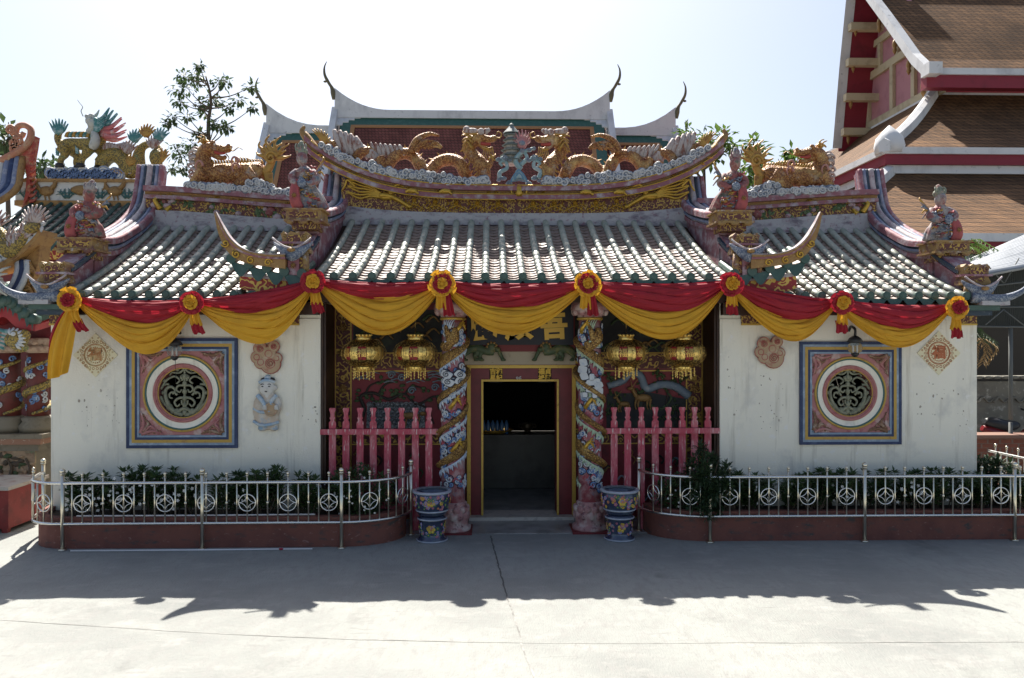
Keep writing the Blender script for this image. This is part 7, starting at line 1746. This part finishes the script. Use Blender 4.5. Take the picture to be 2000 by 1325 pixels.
mb = MB(); P = catmull([g(-30, 500, .2), g(-5, 470, .2), g(12, 460, .2), g(24, 480, .2), g(36, 495, .2), g(54, 480, .2), g(66, 462, .2), g(78, 452, .2)], 60); mb.tube(P, [interp([(0, .10), (.5, .13), (.8, .10), (1, .06)], i/60) for i in range(61)], 10); mb.ell(g(80, 450, .25), (.12, .1, .09)); mb.ell(g(88, 446, .25), (.08, .07, .05)); sculpt(mb, .018).build('body', m_qs, dg_)
mb = MB()
for (a, b_, n_) in ((8, 448, 9), (84, 440, 9), (58, 470, 5), (34, 480, 5)):
    for k in range(n_): an = pi*.1+k*.3; c = g(a, b_, .22); d = Vector((cos(an), 0, sin(an)))*.24; curl(mb, [c, c+d*.5+Vector((0, -.04, 0)), c+d+Vector((.02, 0, .05))], .045, .01, 0, 6, 8)
for i in range(4, 56, 3): p = P[i]; curl(mb, [p+Vector((0, -.08, .05)), p+Vector((0, -.08, .13)), p+Vector((-.05, -.05, .18))], .03, .008, 0, 5, 5)
mb.build('crest', m_crest, dg_)
ln = thing('lion_statue', 'grey maned lion statue under the ridge of the left edge pavilion', 'statue', g(22, 580)); mb = MB(); mb.ell(g(20, 565, .5), (.22, .16, .24)); mb.ell(g(26, 545, .6), (.14, .12, .13)); mb.ell(g(34, 550, .68), (.08, .08, .07)); mb.ell(g(10, 575, .5), (.2, .15, .18)); mb.tube([g(30, 570, .6), g(34, 590, .65)], [.09, .06], 8); mb.tube([g(14, 578, .6), g(12, 596, .65)], [.09, .06], 8); sculpt(mb, .02).build('body', m_crest, ln)
mb = MB()
for k in range(26): a = 2*pi*k/26; c = g(23, 550, .6); d = Vector((cos(a), 0, sin(a)))*(.2+.07*(k % 3)); curl(mb, [c+d*.5, c+d*.8+Vector((0, -.05, 0)), c+d*1.15], .04, .01, 0, 5, 6)
mb.build('mane', m_qw, ln)
lh = thing('dragon_head_carving', 'carved dragon head with white crest and gold jaw under the red eave', 'carving', g(62, 665)); mb = MB(); mb.ell(g(66, 664, .45), (.18, .14, .13)); mb.tube(catmull([g(70, 660, .5), g(82, 656, .5), g(92, 652, .5)], 6), [.12, .11, .10, .09, .09, .085, .06], 9); mb.tube(catmull([g(66, 672, .5), g(78, 680, .5), g(90, 676, .5)], 6), [.09, .08, .075, .07, .065, .06, .04], 9); mb.ell(g(72, 652, .58), (.06, .05, .05)); sculpt(mb, .018).build('head', m_qs, lh)
mb = MB()
for k in range(9): c = g(56-1.5*k, 650+3.5*k, .45); curl(mb, [c, c+Vector((-.14, -.03, .03)), c+Vector((-.26, 0, .12-.03*k))], .05, .012, k % 2, 6, 8)
for k in range(9): a = -.9+k*.35; c = g(68, 664, .55); d = Vector((cos(a), 0, sin(a)))*.14; curl(mb, [c+d*.7, c+d*1.0+Vector((0, -.03, 0)), c+d*1.3], .04, .012, 2, 5, 6)
mb.ell(g(74, 653, .64), .035, 2, 8); mb.build('crest', [m_qb, m_crest, m_cloudw], lh)
# dark red cloth hanging behind and a red crate in front
mb = MB(); mb.raw = True; p, q_ = at(60, 640, 14), at(106, 940, 14)
mb.grid(lambda u, v: Vector((lerp(p.x, q_.x, u), 14+.05*sin(14*u), lerp(0, at(0, 600, 14).z, v))), 16, 4); o = mb.build('hanging_cloth', M('crimson_cloth', (.16, .01, .03), .8), None); tag(o, 'crimson cloth hanging behind the left corner of the white wall', 'cloth')
bxr = thing('red_crate', 'worn red painted wooden crate with a pale lid at the left edge', 'crate', at(20, 1000, 11.2)); c0, c1 = at(-60, 0, 11.2).x, at(12, 0, 11.2).x
m_crate = M('crate_red', (.22, .025, .02), .65, stains=[((.12, .02, .016), 4, .5, .7, 'noise'), ((.3, .08, .06), 14, .6, .72, 'noise')])
mb = MB(); xr = at(12, 0, 11.0).x; mb.bx(xr-1.2, xr, 11.05, 11.95, .06, .60); mb.build('box', m_crate, bxr); mb = MB(); mb.bx(xr-1.24, xr+.03, 11.0, 12.0, .60, .65); mb.build('lid', M('pale_lid', (.42, .38, .33), .7, stains=[((.25, .12, .1), 5, .5, .7, 'noise')]), bxr)
mb = MB()
for x, y in ((xr-.06, 11.1), (xr-.06, 11.9), (xr-1.1, 11.1), (xr-1.1, 11.9)): mb.bx(x-.04, x+.04, y-.04, y+.04, 0, .06)
mb.build('foot', m_crate, bxr)
# ------------------------------------------------ shed, wall and greenery at the right edge
m_zinc = M('zinc_sheet', (.36, .38, .40), .5, metal=.1, stains=[((.27, .29, .31), 1.5, .5, .7, 'noise')]); m_truss = M('truss_grey', (.11, .115, .11), .7); m_mesh = M('shade_net', (.035, .037, .032), .9, stains=[((.025, .027, .022), 3, .5, .7, 'noise')], bump=('wave', 9, .5))
shed = thing('canopy_shed', 'corrugated zinc canopy shed with steel trusses at the right edge', 'shed', (9, 14, 0))
A, B, C, D = at(1928, 534, 13.6), at(2150, 494, 13.6), at(1868, 520, 18.0), at(2150, 395, 18.0)
mb = MB(); N = 90
def zc(u, v):
    p = A.lerp(B, u).lerp(C.lerp(D, u), v); return p
# corrugations run from the low left edge up to the right
def cor(u, v): p = zc(u, v); return p+Vector((0, 0, .055*sin(v*2*pi*20)))
mb.grid(cor, 8, 26*8); mb.grid(lambda u, v: cor(u, v)+Vector((0, 0, -.02)), 8, 26*8); mb.build('zinc_roof', m_zinc, shed)
mb = MB(); p1, p2, p3, p4 = at(1895, 540, 13.9), at(2150, 500, 13.9), at(2150, 640, 13.9), at(1895, 638, 13.9)
mb.loft([[p1, p2, p3, p4], [p+Vector((0, .03, 0)) for p in (p1, p2, p3, p4)]], 0); mb.build('shade_panel', m_mesh, shed)
mb = MB(); tr = lambda a, b_, r=.012: mb.tube([at(a[0], a[1], 13.75), at(b_[0], b_[1], 13.75)], r, 6)
tr((1900, 563), (2100, 540), .016); tr((1900, 600), (2100, 600)); tr((1900, 638), (2100, 640), .016); tr((1930, 520), (1960, 553)); tr((1990, 505), (1962, 553)); tr((1915, 600), (1950, 575)); tr((1925, 635), (1960, 605)); tr((1960, 605), (2000, 636)); tr((1930, 532), (2100, 505), .016)
mb.tube([at(1974, 640, 13.8), at(1974, 820, 13.8)], .035, 8); mb.tube([Vector((at(1974, 800, 13.8).x, 13.8, 1.2)), Vector((at(1974, 800, 13.8).x, 13.8, 0))], .035, 8); mb.build('truss', m_truss, shed)
mb = MB(); p, q_ = at(1880, 560, 19), at(2200, 960, 19); mb.bx(p.x-2, q_.x, 19, 19.2, 0, 4.6); mb.build('rear_wall', M('shed_wall', (.05, .04, .03), .8), shed)
lw = thing('balustrade_wall', 'grey stained low stone wall with carved top rail behind the right corner', 'wall', (10, 16.5, 0)); Yw = 16.3; p = at(1890, 735, Yw); q_ = at(2150, 830, Yw)
m_ow = M('mossy_stone', (.20, .185, .15), .85, stains=[((.14, .13, .11), 3, .5, .7, 'noise'), ((.42, .40, .35), 8, .56, .7, 'noise')], bump=('noise', 12, .5))
mb = MB(); mb.bx(p.x, q_.x, Yw, Yw+.25, 0, at(0, 748, Yw).z); mb.build('body', m_ow, lw); mb = MB(); mb.bx(p.x, q_.x, Yw-.08, Yw+.33, at(0, 742, Yw).z, p.z); 
for i in range(16): mb.ell((lerp(p.x, q_.x, i/15), Yw-.09, (p.z+at(0, 742, Yw).z)/2), (.10, .03, .035), 0, 8)
mb.build('coping', m_ow, lw)
mb = MB(); z = at(0, 790, Yw).z
for i in range(9): x = lerp(p.x+.2, q_.x, i/8); curl(mb, [(x, Yw-.02, z), (x+.12, Yw-.03, z+.1), (x+.24, Yw-.02, z), (x+.36, Yw-.03, z+.08)], .03, .015)
mb.build('carving', m_ow, lw)
bp_ = thing('brick_planter', 'brick planter wall with a pale coping beside the right corner of the shrine', 'planter', (8.6, 13.6, 0)); p, q_ = at(1906, 852, 13.6), at(2150, 900, 13.6)
m_brick = tile_mat('brick', (.24, .085, .055), (.20, .07, .045), 4.5, 13, .8, (.20, .13, .10), .4)
mb = MB(); mb.bx(p.x, q_.x, 13.6, 13.95, 0, p.z-.04); mb.build('body', m_brick, bp_); mb = MB(); mb.bx(p.x-.03, q_.x, 13.56, 13.99, p.z-.04, p.z+.02); mb.build('coping', M('coping_tile', (.20, .11, .08), .8), bp_)
mc = thing('motorbike', 'dark motorbike parked behind the brick planter, only seat and bar showing', 'motorbike', at(1965, 850, 15.7)); c = at(1965, 836, 15.7); mb = MB(); P = catmull([c+Vector((-.45, 0, .14)), c+Vector((-.25, 0, .10)), c+Vector((0, 0, .04)), c+Vector((.25, 0, .06))], 12); mb.tube(P, [.05, .08, .10, .11, .12, .12, .12, .12, .12, .11, .10, .09, .06], 10, 0, flat=1.2); mb.build('seat', m_iron, mc)
mb = MB(); mb.tube(catmull([c+Vector((-.5, 0, .0)), c+Vector((-.2, 0, -.12)), c+Vector((.2, 0, -.2)), c+Vector((.55, 0, -.05)), c+Vector((.62, 0, .2))], 12), [.06, .1, .12, .13, .12, .1, .09, .1, .12, .12, .1, .08, .05], 9); mb.build('body', M('bike_red', (.16, .01, .012), .3), mc)
mb = MB(); mb.tube(catmull([c+Vector((.52, -.3, .36)), c+Vector((.6, 0, .30)), c+Vector((.52, .3, .36))], 8), .02, 7); mb.build('handlebar', m_iron, mc)
for k in (-.55, .75):
    z = .30; mb = MB(); mb.ring((c.x+k, 15.7, z), .25, .05, 24, 8); w_ = mb.build('wheel', m_iron, mc)
    mb = MB(); mb.ring((c.x+k, 15.7, z), .19, .015, 20, 6)
    for j in range(6): a = pi*j/6*2; mb.tube([(c.x+k, 15.7, z), (c.x+k+.19*cos(a), 15.7, z+.19*sin(a))], .006, 5)
    mb.build('rim', m_steel, w_)
# ------------------------------------------------ trees
def tree(label, group, base, trunkpts, r0, clumps, n, L, w_, mat, seed, spread=1):
    r_ = random.Random(seed); t = thing('leafy_tree', label, 'tree', base, group); tk = MB(); cr = MB(); P = catmull(trunkpts, 24); tk.tube(P, [lerp(r0, r0*.25, i/24) for i in range(25)], 8)
    for (c, e) in clumps:
        c = Vector(c); i = min(range(25), key=lambda k: (P[k]-c).length+max(0, P[k].z-c.z+.4)*2); s0 = P[i]; tk.tube(catmull([s0, s0.lerp(c, .5)+Vector((0, 0, -.08*(c-s0).length)), c], 10), [lerp(r0*.32, r0*.08, k/10) for k in range(11)], 5)
        for k in range(5):
            d = rnd_dir(r_); tk.tube([c, c+d*e*.8], r0*.06, 4)
        for k in range(n):
            d = rnd_dir(r_); p = c+Vector((d.x*e*1.15, d.y*e, d.z*e*.72))*r_.uniform(.1, 1)**.6; dd = (d*.6+Vector((r_.uniform(-.5, .5), r_.uniform(-.5, .5), r_.uniform(-.9, .2)))); leaf_quad(cr, p, dd, Vector((0, 0, 1)), L*r_.uniform(.6, 1.3), w_*r_.uniform(.7, 1.2))
    tk.build('trunk', m_stem, t); cr.build('crown', mat, t); return t
m_treeleaf = M('tree_leaf', (.05, .085, .03), .55, stains=[((.09, .13, .045), 1.5, .5, .7, 'noise')], trans=.3)
Yt = 27; T_ = lambda px, py, d=0: at(px, py, Yt+d)
cls = [((358, 148), .42), ((382, 158), .40), ((347, 175), .48), ((365, 172), .45), ((352, 200), .36), ((385, 148), .33), ((428, 162), .55), ((440, 160), .36), ((490, 170), .30), ((465, 196), .40), ((447, 213), .38), ((494, 211), .26), ((338, 230), .38), ((330, 240), .28), ((408, 190), .38), ((400, 222), .36), ((425, 198), .3), ((393, 205), .30), ((432, 248), .30), ((418, 245), .22), ((366, 228), .28), ((390, 130), .2), ((345, 290), .55), ((352, 305), .5), ((375, 280), .5), ((380, 300), .4), ((392, 262), .28), ((335, 330), .3), ((445, 250), .22), ((360, 330), .3)]
rt = random.Random(2)
tree('slender sparse tree standing against the sky behind the left wing', None, T_(412, 600), [Vector((T_(408, 400).x, Yt, 0)), T_(409, 400), T_(408, 300), T_(407, 240), T_(412, 205), T_(410, 180), T_(402, 150)], .10, [(T_(a, b_, rt.uniform(-1, 1)), e*.58) for (a, b_), e in cls], 38, .20, .055, m_treeleaf, 3)
def dtree(label, px, Y, clumps, mat, seed, n=42, L=.26):
    b0 = at(px, 500, Y); tree(label, 'trees behind the shrine', (b0.x, Y, 0), [(b0.x, Y, 0), (b0.x+.1, Y, 3), at(px, 330, Y)], .18, [(at(a, b_, Y+random.Random(a).uniform(-.8, .8)), e) for a, b_, e in clumps], n, L, .075, mat, seed)
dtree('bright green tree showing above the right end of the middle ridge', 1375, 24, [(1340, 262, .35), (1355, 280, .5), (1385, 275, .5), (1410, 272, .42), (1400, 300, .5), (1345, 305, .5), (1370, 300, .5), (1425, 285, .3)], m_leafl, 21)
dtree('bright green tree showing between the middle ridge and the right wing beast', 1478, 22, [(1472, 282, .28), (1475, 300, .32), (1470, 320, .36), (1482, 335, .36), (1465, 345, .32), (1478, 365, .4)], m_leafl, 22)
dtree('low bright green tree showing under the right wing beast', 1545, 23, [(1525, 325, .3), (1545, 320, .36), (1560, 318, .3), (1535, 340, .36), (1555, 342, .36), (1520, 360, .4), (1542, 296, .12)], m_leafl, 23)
dtree('low dark tree behind the rear left shrine', 90, 26, [(75, 328, .36), (88, 324, .4), (104, 330, .36), (62, 335, .3), (118, 336, .3)], m_treeleaf, 24)
dtree('thin leaved tree at the far left edge behind the red fin', 14, 22, [(8, 262, .3), (18, 270, .3), (12, 290, .32), (20, 300, .3), (4, 312, .3), (16, 250, .2)], m_treeleaf, 25, 26, .26)
# palms
def palm(name, label, base, h, n, L, seed, mat, dead=0):
    r_ = random.Random(seed); t = thing(name, label, 'palm', base); b0 = Vector(base); tk = MB(); tk.tube([b0, b0+Vector((.03, 0, h*.5)), b0+Vector((0, 0, h))], [.07, .055, .05], 8); tk.build('trunk', m_stem, t); fr = MB(); dd = MB(); c = b0+Vector((0, 0, h))
    for k in range(n+dead):
        a = 2*pi*k/n+r_.random(); el = r_.uniform(.2, 1.1) if k < n else r_.uniform(-.3, .1); hz = Vector((cos(a), sin(a), 0)); ln = L*r_.uniform(.8, 1.1); drop = .5 if k < n else 1.3
        P = catmull([c, c+hz*ln*.4*cos(el)+Vector((0, 0, ln*.4*sin(el))), c+hz*ln*.8*cos(el)+Vector((0, 0, ln*.5*sin(el)-drop*ln*.25)), c+hz*ln*(1 if k < n else .6)+Vector((0, 0, ln*.3*sin(el)-drop*ln*.6))], 12)
        tgt = fr if k < n else dd
        tgt.tube(P, [.012-.0008*i for i in range(13)], 4)
        for i in range(2, 13):
            tg = (P[i]-P[i-1]).normalized(); sd = tg.cross(Vector((0, 0, 1))).normalized()
            for s_ in (-1, 1): leaf_quad(tgt, P[i], tg*.7+sd*s_+Vector((0, 0, -.3)), Vector((0, 0, 1)), ln*.28, .018)
    fr.build('frond', mat, t)
    if dead: dd.build('dead_frond', M('dry_frond', (.30, .20, .09), .8), t)
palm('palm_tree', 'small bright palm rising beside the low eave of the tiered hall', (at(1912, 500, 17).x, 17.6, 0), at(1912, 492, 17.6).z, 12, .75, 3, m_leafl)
palm('palm_tree', 'drooping palm with dry brown fronds behind the right corner of the shrine', (at(1925, 700, 14.9).x, 15.4, 0), at(1925, 662, 15.4).z, 9, .6, 5, m_leafd, 12)
